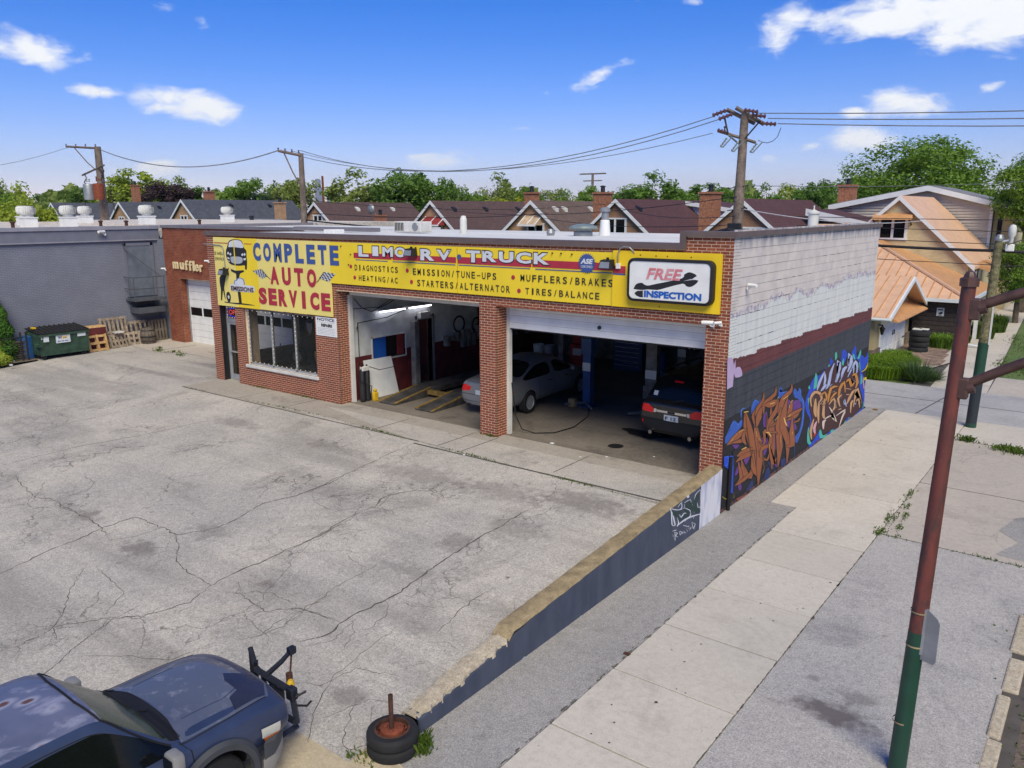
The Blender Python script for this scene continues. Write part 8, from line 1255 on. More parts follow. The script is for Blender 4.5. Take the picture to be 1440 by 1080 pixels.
# ---- blue pickup style truck in the foreground: local y forward, front bumper at y=0, ground at z=0
tk = thing('blue_truck', 'old dark blue sport utility truck with rust spots on its faded roof', 'truck', (-1.6, -10.93, -.67), R(0))
S = [(-4.9, .35, .8, 1.12, 1.15, .78, .90, .84, .76, .01), (-4.8, .3, .8, 1.12, 1.2, .8, .92, .86, .8, .01), (-4.6, .3, .8, 1.12, 1.72, .82, .93, .87, .68, .03), (-3.3, .3, .8, 1.12, 1.79, .82, .93, .87, .70, .03), (-3.15, .3, .8, 1.12, 1.79, .82, .93, .87, .70, .03), (-2.2, .3, .8, 1.11, 1.78, .82, .93, .87, .69, .03), (-2.08, .3, .8, 1.11, 1.76, .82, .93, .87, .68, .04), (-1.98, .3, .8, 1.1, 1.72, .82, .93, .87, .67, .05), (-1.36, .3, .8, 1.07, 1.16, .82, .93, .87, .74, .05), (-1.26, .3, .8, 1.04, 1.12, .82, .93, .87, .74, .06), (-1.2, .3, .8, 1.03, 1.13, .82, .93, .87, .72, .06), (-.7, .32, .78, 1.03, 1.13, .82, .93, .88, .72, .07), (-.2, .36, .74, 1.0, 1.10, .8, .92, .87, .7, .06), (.02, .44, .68, .93, 1.03, .76, .89, .83, .66, .05), (.06, .5, .66, .84, .88, .7, .84, .77, .6, .02)]
def mf(i, k):
    if k == 5 and i in (2, 4, 5, 6, 7): return 1
    if k in (7, 8) and i == 7: return 3
    if k in (7, 8) and i in (8, 9): return 4
    if k in (7, 8) and 2 <= i <= 6: return 2
    return 0
nt = NT('truck_roof'); v = nt.obj(); c = nt.mix(nt.ramp(nt.noise(v, 1.4, 4), .3, .65), lin((84, 90, 112)), lin((106, 110, 132)))
streak = nt.ramp(nt.noise(v, 3.2, 6, .68, .4, sx=(1, .7, 1)), .54, .70); c = nt.mix(nt.math('MULTIPLY', streak, .75), c, lin((164, 164, 182)))
vo = nt.n('ShaderNodeTexVoronoi', Scale=2.6, Randomness=1.0); dvv = nt.n('ShaderNodeVectorMath', operation='ADD'); nz = nt.n('ShaderNodeTexNoise', Scale=4.0); nt.l(v, nz.inputs['Vector']); s3 = nt.n('ShaderNodeVectorMath', operation='SCALE'); s3.inputs['Scale'].default_value = .12; nt.l(nz.outputs['Color'], s3.inputs[0]); nt.l(v, dvv.inputs[0]); nt.l(s3.outputs[0], dvv.inputs[1]); mp = nt.n('ShaderNodeMapping'); mp.inputs['Scale'].default_value = (1.25, .8, .0); nt.l(dvv.outputs[0], mp.inputs['Vector']); nt.l(mp.outputs[0], vo.inputs['Vector'])
d_ = vo.outputs['Distance']; keep = nt.math('GREATER_THAN', nt.math('FRACT', nt.math('MULTIPLY', vo.outputs['Color'], 7.3)), .15)
c = nt.mix(nt.math('MULTIPLY', nt.math('MULTIPLY', nt.ramp(d_, .3, .1), keep), .85), c, lin((176, 176, 190))); c = nt.mix(nt.math('MULTIPLY', nt.ramp(d_, .17, .11), keep), c, lin((98, 66, 44)))
nt.out(c, .42, .1); nt.b.inputs['Coat Weight'].default_value = .3
parts, tb = make_body(S, mf, [('body', 'truck_blue'), ('side_window', 'car_glass'), ('roof', 'truck_roof'), ('windshield', 'truck_glass'), ('cowl', 'ink')], [(-.98, .4, .44), (-3.75, .4, .44)], 'truck', tk, 3)
for x in (-.79, .79):
    for y in (-.98, -3.75): wheel(tk, x, y, .37, .37, .25, 'grey_metal', 6)
def hood(x, y): h = tb.ray_cast(Vector((x, y, 4)), Vector((0, 0, -1)))[0]; return h
for s in (-1, 1):
    seam(tb, [(s*.80, -1.3), (s*.79, -.7), (s*.74, -.2)], 3, tk, 'z', .014, 'hood_gap'); seam(tb, [(-1.2, .5), (-1.22, 1.0), (-1.3, 1.1)], s*3, tk, w=.012); seam(tb, [(-2.35, .42), (-2.35, 1.1)], s*3, tk, w=.012)
    # lamp cluster round the corner of the wing
    patch(tb, [(s*.52, .66), (s*.52, .86), (s*.8, .84), (s*.8, .64)], 'y', 3, 'headlight', 'lamp_clear', tk, .012); patch(tb, [(-.4, .80), (-.13, .76), (-.12, .62), (-.38, .66)], 'x', s*3, 'headlight_side', 'lamp_clear', tk, .012); patch(tb, [(-.36, .66), (-.13, .62), (-.13, .55), (-.33, .58)], 'x', s*3, 'indicator', 'amber', tk, .014)
    # arch flare
    b = MB(); n = 26; vs = []; fs = []
    for k in range(n+1):
        t_ = math.pi*(1.12-1.24*k/n); c_, q = math.cos(t_), math.sin(t_)
        for r_, xo in ((.43, .90), (.435, .965), (.50, .965), (.545, .925)): vs.append((s*xo, -.98+c_*r_, .4+q*r_))
    fs = [(k*4+j, k*4+j+1, (k+1)*4+j+1, (k+1)*4+j) for k in range(n) for j in range(3)]; b.add(vs, fs); b.obj('arch_flare', 'flare_grey', tk, smooth=True)
    # mirror, handle
    b = MB(); b.tube([(s*.9, -1.5, 1.1), (s*1.0, -1.5, 1.12)], .03, 8); b.obj('mirror_arm', 'ink', tk)
    b = MB(); b.bbox(s*1.07-.1, s*1.07+.1, -1.58, -1.44, 1.04, 1.24, .04); b.obj('side_mirror', 'bumper_grey', tk, smooth=True); b = MB(); b.box(s*1.07-.08, s*1.07+.08, -1.59, -1.583, 1.07, 1.21); b.obj('mirror_glass', 'window_glass', tk)
    b = MB(); b.bbox(s*.945-.02, s*.945+.02, -2.25, -2.02, .93, .97, .01); b.obj('door_handle', 'ink', tk)
# bumper: dark upper shell and pale lower part
def bow(z0, z1, out, r_, mt, nm, bev=.03):
    b = MB(); n = 18; vs = []
    for k in range(n+1):
        a = -1+2*k/n; x = a*.94; y = out-(abs(a)**4)*.42
        for yy, z in ((y-.14, z0), (y, z0+.02), (y+.02, (z0+z1)/2), (y, z1-.02), (y-.14, z1)): vs.append((x, yy, z))
    b.add(vs, [(k*5+j, (k+1)*5+j, (k+1)*5+j+1, k*5+j+1) for k in range(n) for j in range(4)]+[tuple(range(5)), tuple(n*5+j for j in range(5))[::-1]]); b.obj(nm, mt, tk, smooth=True)
bow(.42, .62, .16, .1, 'flare_grey', 'bumper'); bow(.24, .43, .14, .1, 'bumper_grey', 'bumper_valance')
b = MB(); b.box(-.5, .5, -.12, -.03, .6, .82); b.obj('grille', 'ink', tk)
# roof: faded clear coat and rust
def decal(poly, z, nm, mt, off=.003):
    return patch(tb, poly, 'z', z, nm, mt, tk, off)
def fadecoat(name, base, pale, thr):   # paint that has gone chalky in patches
    m = NT(name); v = m.obj(); n = m.noise(v, 4.5, 6, .7); c = m.mix(m.ramp(n, thr, thr+.16), lin(base), lin(pale)); c = m.mix(m.ramp(m.noise(v, 1.1, 3), .45, .75), c, lin((66, 74, 98))); m.out(c, .42, .1); m.b.inputs['Coat Weight'].default_value = .35; return m.m
fadecoat('truck_hood', (86, 92, 108), (146, 147, 158), .55)
hp_ = [(-.78, -1.27), (-.4, -1.2), (0, -1.18), (.4, -1.2), (.78, -1.27), (.78, -.7), (.74, -.16), (.5, -.03), (0, .0), (-.5, -.03), (-.74, -.16), (-.78, -.7)]
decal(hp_, 4, 'hood', 'truck_hood', .004)
simple('hood_clean', (52, 54, 72), .25, .2); decal([(.1, -.32), (.3, -.08), (.55, -.08), (.7, -.18), (.74, -.6), (.55, -.54), (.5, -.4), (.25, -.4)], 4, 'dark_patch', 'hood_clean', .007)
seam(tb, [(.5, -1.1), (.52, -.6), (.45, -.4)], 4, tk, 'z', .012, 'hood_crease', 'truck_blue'); seam(tb, [(-.5, -1.1), (-.52, -.6), (-.45, -.4)], 4, tk, 'z', .012, 'hood_crease', 'truck_blue')
for k in range(26):
    x = .1+k*.024; h = hood(x, -1.285); 
    if h: b = MB(); b.box(x-.004, x+.006, -1.33, -1.24, h.z, h.z+.008); b.obj('cowl_slat', 'dark_metal', tk)
for x0, x1 in ((-.55, .05), (.15, .72)):
    A = tb.ray_cast(Vector((x0, -1.40, 4)), Vector((0, 0, -1)))[0]; Bq = tb.ray_cast(Vector((x1, -1.42, 4)), Vector((0, 0, -1)))[0]; b = MB(); b.tube([(x0, -1.3, A.z-.02), (x0, A.y, A.z+.02), (x1, Bq.y, Bq.z+.02)], .012, 6); b.obj('wiper', 'ink', tk)
seam(tb, [(-.8, -1.4), (-.66, -2.0), (-.3, -2.06), (.3, -2.06), (.66, -2.0), (.8, -1.4)], 4, tk, 'z', .03, 'windshield_seal'); 
for s in (-1, 1): seam(tb, [(s*.72, -2.0), (s*.735, -3.3), (s*.73, -4.4)], 4, tk, 'z', .014, 'roof_gutter')
b = MB(); b.box(-.6, .6, -2.6, -1.9, .6, 1.0); b.bbox(-.75, .75, -1.75, -1.45, .85, 1.02, .05); b.obj('dashboard', 'shop_dark', tk); b = MB(); b.bbox(-.6, -.1, -2.9, -2.45, .5, 1.45, .08); b.bbox(.1, .6, -2.9, -2.45, .5, 1.45, .08); b.obj('seat', 'grey_wood', tk)
# plough mount on the nose of the truck
pm = thing('plow_mount', 'black plough lift frame with a yellow pump on the nose of the truck', 'plough mount', (-1.46, -10.62, -.67)); pm.scale = (.68, .7, .8)
simple('plow_steel', (44, 48, 60), .5, .4, var=.25)
b = MB(); b.tube([(-.62, .05, .5), (-.45, .0, 1.15)], 0.051, 4); b.tube([(-.68, .05, 1.3), (-.45, .0, 1.02), (-.1, .02, .98)], 0.051, 4); b.tube([(-.68, .05, 1.3), (-.62, .02, .7)], 0.043, 4)
b.tube([(-.45, .0, 1.0), (.5, .05, .92)], 0.072, 4); b.tube([(.5, .05, .92), (.62, .05, .4)], 0.065, 4); b.tube([(-.55, .05, .9), (-.6, .05, .3)], 0.065, 4); b.tube([(-.6, .0, .45), (.64, .0, .45)], 0.072, 4); b.tube([(.3, .05, .9), (.62, .1, .85)], 0.043, 4)
for x in (-.5, .55): b.tube([(x, -.3, .3), (x, .1, .3)], 0.058, 4)
b.tube([(-.3, .02, 1.0), (-.3, .1, .45)], .05, 4); b.tube([(.05, .02, .95), (.1, .12, .45)], .05, 4); b.bbox(-.2, .15, -.05, .16, .55, .8, .02); b.bbox(.42, .6, -.02, .12, .78, .98, .02); b.tube([(-.5, .06, 1.0), (.1, .16, .6)], .03, 6)
b.obj('frame', 'plow_steel', pm); b = MB(); b.tube([(-.12, .0, 1.02), (.06, .2, 1.22), (.16, .34, 1.38)], [.05, .045, .04], 4); b.bbox(.1, .22, .28, .42, 1.32, 1.44, .015); b.obj('lift_arm', 'plow_steel', pm)
b = MB(); b.tube([(.16, .34, 1.3), (.2, .26, 1.0)], .018, 8); b.lathe([(0, .78), (.06, .78), (.06, 1.04), (0, 1.05)], 12, (.2, .24, 0)); b.obj('ram', 'dark_rust', pm, smooth=True); b = MB(); b.lathe([(0, .72), (.065, .72), (.07, .96), (.04, 1.0), (0, 1.0)], 14, (.34, .16, 0)); b.obj('pump', 'yellow_paint', pm, smooth=True)
b = MB(); b.tube([(.6, .05, .7), (.66, .25, .62), (.72, .3, .7)], .02, 5); b.tube([(.62, .05, .85), (.7, .22, .9)], .02, 5); b.tube([(.1, -.02, .8), (.0, -.1, .6), (.2, -.1, .5)], .03, 6); b.obj('hose', 'ink', pm)
# ---- stacked wheels by the end of the low wall
def tyre(par, z, r_, w, name='tyre', mt='rubber', x=0, y=0):
    b = MB(); b.lathe([(r_*.62, z), (r_*.88, z), (r_*.97, z+w*.14), (r_, z+w*.3), (r_, z+w*.7), (r_*.97, z+w*.86), (r_*.88, z+w), (r_*.68, z+w), (r_*.62, z+w*.88), (r_*.6, z+w*.5), (r_*.62, z)], 40, (x, y, 0)); return b.obj(name, mt, par, smooth=True)
tw = thing('wheel_stack', 'stacked worn tyres with a rusty wheel and upright pipe by the wall end', 'tyres', (-.05, -9.93, -.68)); tyre(tw, 0, .30, .2); tyre(tw, .2, .30, .2); tw.scale = (1.06, 1.06, .78)
b = MB(); b.lathe([(.195, .40), (.19, .36), (.165, .31), (.155, .3), (.145, .335), (.10, .345), (.098, .42), (.06, .425), (.05, .40), (0, .40)], 36); b.obj('steel_rim', 'rust', tw, smooth=True)
b = MB(); b.lathe([(.2, .385), (.21, .41), (.185, .415), (.18, .36)], 36); b.obj('rim_lip', 'dark_rust', tw, smooth=True)
b = MB(); b.lathe([(.10, .42), (.135, .40), (.14, .36)], 30); b.obj('brake_drum', 'rust', tw, smooth=True)
for k in range(14): t_ = 2*math.pi*k/14; b = MB(); b.lathe([(0, .345), (.012, .345), (.012, .325)], 8, (.165*math.cos(t_), .165*math.sin(t_), 0)); b.obj('vent_hole', 'ink', tw)
for k in range(8): t_ = 2*math.pi*k/8+.2; b = MB(); b.lathe([(0, .435), (.008, .43), (.008, .41)], 6, (.07*math.cos(t_), .07*math.sin(t_), 0)); b.obj('stud', 'dark_rust', tw)
b = MB(); b.lathe([(.028, .3), (.028, .98), (.02, .98), (.02, .8), (0, .7)], 14, (-.01, 0, 0)); b.obj('upright_pipe', 'dark_rust', tw, smooth=True)
sheet('entry_slab', [(-1.6, -10.12), (-.75, -10.06), (-.1, -9.98), (.62, -10.2), (.45, -10.7), (.2, -11.3), (-1.4, -11.6)], -.655, 'cream_concrete')
sheet('entry_patch', [(.66, -10.22), (1.15, -10.3), (1.2, -11.6), (.25, -11.5), (.5, -10.75)], -.665, 'slab_concrete')
# ---- dumpster and what leans on the warehouse
dm = thing('dumpster', 'green steel dumpster with black ribbed lid and a white logo sticker against the blue wall', 'dumpster', (-28.1, -1.22, 0)); DL, DW = .95, .6
b = MB(); b.hexa([(-DW+.08, -DL, .18), (DW-.08, -DL, .18), (DW-.08, DL, .18), (-DW+.08, DL, .18), (-DW, -DL, 1.1), (DW, -DL, 1.0), (DW, DL, 1.0), (-DW, DL, 1.1)]); b.box(DW-.02, DW+.05, -DL-.03, DL+.03, .94, 1.02); b.box(DW-.14, DW-.05, -DL, DL, .16, .22); b.obj('bin', 'dumpster_green', dm)
b = MB(); b.hexa([(-DW-.03, -DL-.03, 1.16), (DW+.05, -DL-.03, 1.03), (DW+.05, DL+.03, 1.03), (-DW-.03, DL+.03, 1.16), (-DW-.03, -DL-.03, 1.2), (DW+.05, -DL-.03, 1.07), (DW+.05, DL+.03, 1.07), (-DW-.03, DL+.03, 1.2)]); ld = b.obj('lid', 'black_plastic', dm)
for k in range(10):
    y = -DL+.08+k*.195; b = MB(); b.hexa([(-DW, y, 1.19), (DW+.04, y, 1.06), (DW+.04, y+.08, 1.06), (-DW, y+.08, 1.19), (-DW, y+.015, 1.235), (DW+.02, y+.015, 1.105), (DW+.02, y+.065, 1.105), (-DW, y+.065, 1.235)]); b.obj('lid_rib', 'dark_metal', ld)
b = MB(); b.box(DW-.02, DW+.012, -.35, .2, .62, .94); b.box(DW-.02, DW+.012, -.82, -.62, .72, .96); b.box(DW-.02, DW+.012, .5, .82, .8, .95); b.obj('sticker', 'white_sticker', dm)
for s_, x0, w_, z0, h_, mt in (('W', -.28, .17, .78, .12, 'paint_navy'), ('M', -.1, .18, .78, .12, 'paint_gold'), ('800 796 9696', -.3, .42, .66, .06, 'paint_signblue'), ('2', -.92, .06, .84, .08, 'white_paint')):
    t = text_mb(s_, w_, h_, .03); t.v = [(DW+.014-(.0 if s_ != '2' else 0), a+x0, c_+z0) for a, b_, c_ in t.v]; t.obj('sticker_print', mt, dm)
for y in (-DL+.15, DL-.15): b = MB(); b.lathe([(0, -.04), (.09, -.04), (.09, .04), (0, .04)], 14, (DW-.2, y, .09), 'x'); b.box(DW-.26, DW-.14, y-.05, y+.05, .1, .18); b.obj('caster', 'dark_metal', dm)
b = MB(); b.box(DW-.3, DW+.12, -DL-.12, -DL, .55, .65); b.obj('fork_pocket', 'dumpster_green', dm)
b = MB(); b.bbox(-.12, .1, -.07, .07, 0, .06, .01); tag(b.obj('yellow_packet', 'yellow_paint', loc=(-28.2, -2.08, 1.2)), 'small yellow and black packet lying at the left corner of the dumpster lid', 'packet')
bl_ = thing('blue_barrel', 'blue drum squeezed in left of the green dumpster', 'barrel', (-28.5, -2.3, 0)); b = MB(); b.lathe([(0, 0), (.26, 0), (.28, .3), (.28, .32), (.27, .33), (.28, .6), (.27, .9), (0, .92)], 18); b.obj('drum', 'blue_plastic', bl_, smooth=True)
def pallet(loc, rz, tilt, label, n=7, w=1.05, h=1.1, mt='old_wood', grp='wooden pallets against the blue wall'):
    t = thing('pallet', label, 'pallet', loc, 0, grp); t.rotation_euler = (0, -tilt, rz)
    for k in range(n): b = MB(); y = -w/2+(w-.09)*k/(n-1); b.box(.0, .022, y, y+.09, 0, h); b.obj('slat', mt, t)
    for z in (.02, h/2-.05, h-.12): b = MB(); b.box(-.09, 0, -w/2, w/2, z, z+.1); b.obj('stringer', mt, t)
    for k in range(3): b = MB(); y = -w/2+(w-.09)*k/2; b.box(-.112, -.09, y, y+.09, 0, h); b.obj('back_slat', mt, t)
    return t
pallet((-27.85, .28, 0), R(4), R(14), 'small pale new wood frame pallet right beside the dumpster', 3, .85, .72, 'new_wood')
pallet((-28.45, 1.35, 0), R(-4), R(12), 'tall weathered pallet standing upright between dumpster and barrel', 7, 1.15, 1.3)
pallet((-28.1, 1.3, 0), R(8), R(20), 'small pale pallet leaning on the tall one with a white scrap on top', 5, .8, .62)
pallet((-28.6, 2.5, 0), R(2), R(9), 'grey brown pallet standing behind the wooden barrel', 6, 1.2, 1.02, 'old_wood'); pallet((-28.55, 3.35, 0), R(-10), R(8), 'dark grey pallet farthest right against the blue wall', 6, .8, 1.0, 'grey_wood')
pallet((-28.3, 1.95, 0), R(-12), R(16), 'short broken pallet leaning between the pale one and the barrel', 4, .75, .6, 'old_wood')
b = MB(); b.box(-.1, .12, -.2, .2, 0, .05); tag(b.obj('scrap', 'off_white', loc=(-28.2, 1.32, .64)), 'white scrap lying on top of the small leaning pallet', 'scrap')
mr_ = thing('maroon_box', 'maroon box with open cardboard flap behind the new wood pallet', 'box', (-28.35, .35, 0)); b = MB(); b.bbox(-.3, .25, -.42, .42, 0, .98, .02); b.obj('box', 'maroon_paint', mr_); b = MB(); b.hexa([(-.3, -.4, .98), (.25, -.4, .98), (.25, .4, .98), (-.3, .4, .98), (-.28, -.36, 1.03), (.1, -.36, 1.05), (.1, .4, 1.05), (-.28, .4, 1.03)]); b.obj('flap', 'new_wood', mr_)
wb = thing('wooden_barrel', 'weathered grey wooden barrel standing in front of the grey brown pallet', 'barrel', (-28.15, 2.62, 0)); n = 14
for k in range(n):
    a0, a1 = 2*math.pi*k/n+.02, 2*math.pi*(k+1)/n-.02; b = MB(); vs = []
    for z, r_ in ((0, .27), (.3, .33), (.42, .33), (.72, .27)): vs += [(r_*math.cos(a0), r_*math.sin(a0), z), (r_*math.cos(a1), r_*math.sin(a1), z)]
    b.add(vs, [(2*i, 2*i+1, 2*i+3, 2*i+2) for i in range(3)]); b.obj('stave', 'grey_wood', wb)
b = MB(); b.lathe([(0, .68), (.26, .68)], 14); b.obj('barrel_head', 'grey_wood', wb); b = MB(); b.lathe([(.335, .3), (.337, .36)], 20); b.lathe([(.29, .1), (.3, .15)], 20); b.lathe([(.3, .58), (.29, .63)], 20); b.obj('hoop', 'dark_metal', wb)
ws = thing('slat_stack', 'dark rotting wooden slats stacked upright between the cedar hedge and the dumpster', 'slats', (-28.5, -2.62, 0))
for k in range(9): b = MB(); b.box(-.3+.02*(k % 3), .25-.03*(k % 2), -.3, .28, .02+k*.085, .075+k*.085); b.obj('slat', 'grey_wood', ws)
# fence and cedar
fc = thing('chain_fence', 'black chain link fence panel in front of the cedar hedge at the left edge', 'fence', (-28.05, -3.4, 0)); 
for y in (-1.6, -.3, .75, .95): b = MB(); b.tube([(0, y, -.1), (0, y, .95 if y < .5 else 1.15)], .035, 8); b.obj('post', 'black_plastic', fc)
b = MB(); b.tube([(0, -2.6, .95), (0, .9, .95)], .025, 6); b.tube([(0, -2.6, .1), (0, .9, .1)], .015, 6); b.obj('rail', 'black_plastic', fc)
b = MB(); 
for k in range(-8, 34):
    for s in (-1, 1):
        y0 = -2.6+k*.1; a = [(0, y0, .1 if s > 0 else .95), (0, y0+.85, .95 if s > 0 else .1)]
        if a[0][1] < -2.65 or a[1][1] > .95: continue
        b.tube(a, .004, 3, False)
o = b.obj('mesh_wire', 'black_plastic', fc); o['kind'] = 'stuff'
def hedge(loc, w, h, label, seed, mt='leaf_cedar'):
    t = thing('cedar', label, 'cedar', loc); rg = random.Random(seed); b = MB()
    for i in range(9000):
        z = rg.random()**.85*h; rmax = w*(1-(z/h)**1.9*.92)*(1+.12*math.sin(z*9+seed)); a = rg.uniform(0, 6.28); r_ = rmax*(1-.35*rg.random()**2); p = Vector((r_*math.cos(a), r_*math.sin(a), z)); s = rg.uniform(.025, .06)
        n_ = Vector((math.cos(a), math.sin(a), .4)).normalized(); q = n_.orthogonal().normalized(); q = Matrix.Rotation(rg.uniform(0, 6.28), 3, n_) @ q; e = n_.cross(q)
        b.add([p-q*s, p-e*s*.7, p+q*s+n_*s, p+e*s*.7], [(0, 1, 2, 3)])
    b.obj('crown', mt, t); b = MB(); b.tube([(0, 0, -.1), (0, 0, h*.8)], [.09, .03], 6); b.obj('trunk', 'bark', t); return t
hedge((-28.65, -3.22, 0), .62, 2.75, 'tall bright green cedar at the left edge by the warehouse wall', 3); hedge((-28.7, -4.2, 0), .7, 2.6, 'second green cedar cut by the left edge', 5); hedge((-28.4, -3.6, -.05), .6, 1.2, 'low yellow green cedar clump behind the fence', 6, 'leaf_yellow')
sheet('soil_bed', [(-29, -6), (-27.75, -6), (-27.8, -2.2), (-29, -2.0)], .012, 'dirt')
# ================================================================== inside the bays
x1 = -12.2
pn = thing('white_board', 'large white sheet board leaning on the maroon wall inside the left bay', 'board', (-12.0, 1.6, 0), world=True); b = MB(); b.hexa([(-12.06, 1.05, .02), (-12.03, 1.05, .02), (-12.03, 2.22, .02), (-12.06, 2.22, .02), (-12.25, .9, 1.24), (-12.22, .9, 1.24), (-12.22, 2.1, 1.22), (-12.25, 2.1, 1.22)]); b.obj('board', 'white_paint', pn)
gj = thing('gas_bottles', 'dark gas bottle cart with hoses beside the leaning white board', 'gas cart', (-12.0, .72, 0)); b = MB()
for dy in (-.1, .1): b.lathe([(0, .05), (.09, .05), (.09, .95), (.03, 1.08), (.03, 1.16), (0, 1.17)], 12, (0, dy, 0))
b.obj('bottle', 'dark_metal', gj, smooth=True); b = MB(); b.tube([(.02, -.1, 1.15), (.1, -.3, 1.3), (.05, -.25, .7), (.2, .1, .5), (.1, .15, .15)], .014, 5); b.tube([(0, .1, 1.12), (.15, .5, .95), (.12, 1.2, .95)], .012, 5); b.obj('hose', 'ink', gj); b = MB(); b.bbox(-.06, .08, -.14, .14, .98, 1.12, .02); b.obj('regulator', 'off_white', gj)
b = MB(); b.bbox(-.06, .06, -.1, .1, 0, .3, .04); b.bbox(-.04, .05, -.06, .05, .3, .4, .03); tag(b.obj('yellow_jug', 'yellow_paint', loc=(-11.8, .95, .0)), 'yellow jug standing at the foot of the white board', 'jug')
for k, (y0, y1) in enumerate(((1.6, 2.72), (2.92, 3.95))):
    t = thing('tube_light', ['nearer', 'farther'][k]+' lit fluorescent tube on the left bay wall', 'strip light', (-12.1, (y0+y1)/2, 2.7), world=True); b = MB(); b.box(-12.28, -12.1, y0-.03, y1+.03, 2.73, 2.78); b.obj('fixture', 'off_white', t); b = MB(); b.tube([(-12.14, y0, 2.71), (-12.14, y1, 2.71)], .022, 8); b.obj('tube', 'tube_light', t)
t = thing('wall_wiring', 'loose dark cables and conduit drooping across the white bay wall', 'cables', (-12.2, 1.5, 3), world=True); b = MB(); b.tube([(-12.25, .65, 3.2), (-12.2, .9, 2.9), (-12.2, 1.3, 2.75), (-12.2, 2.1, 2.95), (-12.2, 2.6, 3.2)], .012, 5); b.tube([(-12.25, .7, 2.25), (-12.22, .75, 2.45), (-12.22, 2.0, 2.5), (-12.22, 3.2, 2.75)], .014, 5); b.tube([(-12.25, .6, 2.9), (-12.2, 1.6, 2.85), (-12.2, 2.4, 3.15)], .01, 5); b.tube([(-12.25, .75, 2.45), (-12.23, .75, 1.4)], .012, 5); b.obj('cable', 'ink', t)
b = MB(); b.box(-12.27, -12.24, 3.4, 3.95, 2.28, 2.52); b.box(-12.24, -12.14, 3.45, 3.9, 2.3, 2.5); o = b.obj('exit_light', 'off_white'); tag(o, 'small cream light box above the inner doorway', 'light box')
b = MB(); b.box(-12.36, -12.34, 1.45, 2.0, 1.2, 1.86); tag(b.obj('window_poster', 'paint_inspblue'), 'blue poster in the inner window of the left bay', 'poster'); b = MB(); b.box(-12.36, -12.34, 2.5, 2.8, 1.2, 1.86); tag(b.obj('red_curtain', 'red_fabric'), 'red cloth at the right side of the inner window', 'cloth')
b = MB()
for k in range(22): b.bbox(-12.2+(k % 2)*.05, -12.0, 4.6+k*.28, 4.75+k*.28, 1.35+random.uniform(-.3, .2), 1.5+random.uniform(0, .35), .01)
tag(b.obj('wall_tools', 'shop_dark'), 'row of dark tools and hoses hanging on the left bay wall', 'tools')
for y, z in ((5.4, 1.9), (6.4, 1.75)): b = MB(); b.tube([(-12.15, y+.28*math.cos(k*.4), z+.28*math.sin(k*.4)) for k in range(17)], .03, 6); tag(b.obj('hose_reel', 'ink'), ['nearer', 'farther'][int(y > 6)]+' coiled black hose hanging on the left bay wall', 'hose', 'hose coils in the left bay')
# alignment lift with ramps
al = thing('drive_on_lift', 'long steel drive on lift with yellow edged ramps in the left bay', 'vehicle lift', (-10.5, 4, 0), world=True)
for xa, xb in ((-11.55, -10.85), (-10.0, -9.3)):
    b = MB(); b.hexa([(xa, .85, .02), (xb, .85, .02), (xb, 2.5, .02), (xa, 2.5, .02), (xa, .85, .05), (xb, .85, .05), (xb, 2.5, .28), (xa, 2.5, .28)]); rp = b.obj('ramp', 'ramp_steel', al)
    for xx in (xa, xb-.07): b = MB(); b.hexa([(xx, .85, .05), (xx+.07, .85, .05), (xx+.07, 2.5, .28), (xx, 2.5, .28), (xx, .85, .075), (xx+.07, .85, .075), (xx+.07, 2.5, .305), (xx, 2.5, .305)]); b.obj('ramp_edge', 'safety_yellow', rp)
    b = MB(); b.box(xa-.05, xb+.05, 2.55, 7.6, .12, .28); b.obj('runway', 'ramp_steel', al)
b = MB(); b.bbox(-10.9, -9.95, 2.3, 2.45, .1, .24, .01); b.obj('crossbar', 'safety_yellow', al)
for x, y in ((-11.9, 2.9), (-9.1, 7.4), (-11.9, 7.4)): b = MB(); b.box(x-.1, x+.1, y-.1, y+.1, 0, 2.3); b.obj('lift_column', 'shop_dark', al)
# two post lifts
def post(x, y, mt, label, w=.13, h=4.2):
    t = thing('lift_post', label, 'lift post', (x, y, 0)); b = MB(); b.box(-w, w, -.11, .11, 0, h); b.obj('column', mt, t); b = MB(); b.box(-.26, .26, -.24, .24, 0, .03); b.obj('base_plate', mt, t); b = MB(); b.bbox(-w-.05, w+.05, -.16, .16, 1.6 if mt != 'shop_dark' else .5, 2.1 if mt != 'shop_dark' else .9, .02); b.obj('carriage', mt, t); b = MB(); b.box(-w-.005, w+.005, -.125, -.11, 1.1, 1.35); b.box(-.05, .05, -.13, -.11, 2.2, 2.5); b.obj('label_plate', 'off_white', t)
    b = MB(); b.tube([(0, -.12, .12), (.5, -.6, .1)], .045, 4); b.tube([(0, -.12, .12), (-.45, -.6, .1)], .045, 4); b.obj('lift_arm', 'shop_dark', t); return t
post(-6.15, 4.4, 'blue_lift', 'blue steel lift post standing right of the silver car'); post(-9.75, 5.0, 'blue_lift', 'blue steel lift post partly hidden behind the silver car'); post(-4.05, 4.5, 'shop_dark', 'dark grey column left of the sport utility car', .17); post(-4.9, 8.3, 'shop_dark', 'dark lift post at the back of the right bay', .14)
tb_ = thing('tool_chest', 'dark blue tool chest with many drawers at the back of the right bay', 'tool chest', (-7.6, 9.4, 0)); b = MB(); b.bbox(-.6, .6, 0, .5, .12, 1.75, .02); b.obj('cabinet', 'tool_blue', tb_)
for k in range(9): b = MB(); b.bbox(-.55, .55, -.02, 0, .2+k*.165, .34+k*.165, .005); b.box(-.5, .5, -.035, -.02, .31+k*.165, .33+k*.165); b.obj('drawer', 'tool_blue', tb_)
for k in range(9): b = MB(); b.box(-.5, .5, -.05, -.036, .31+k*.165, .325+k*.165); b.obj('drawer_handle', 'aluminium', tb_)
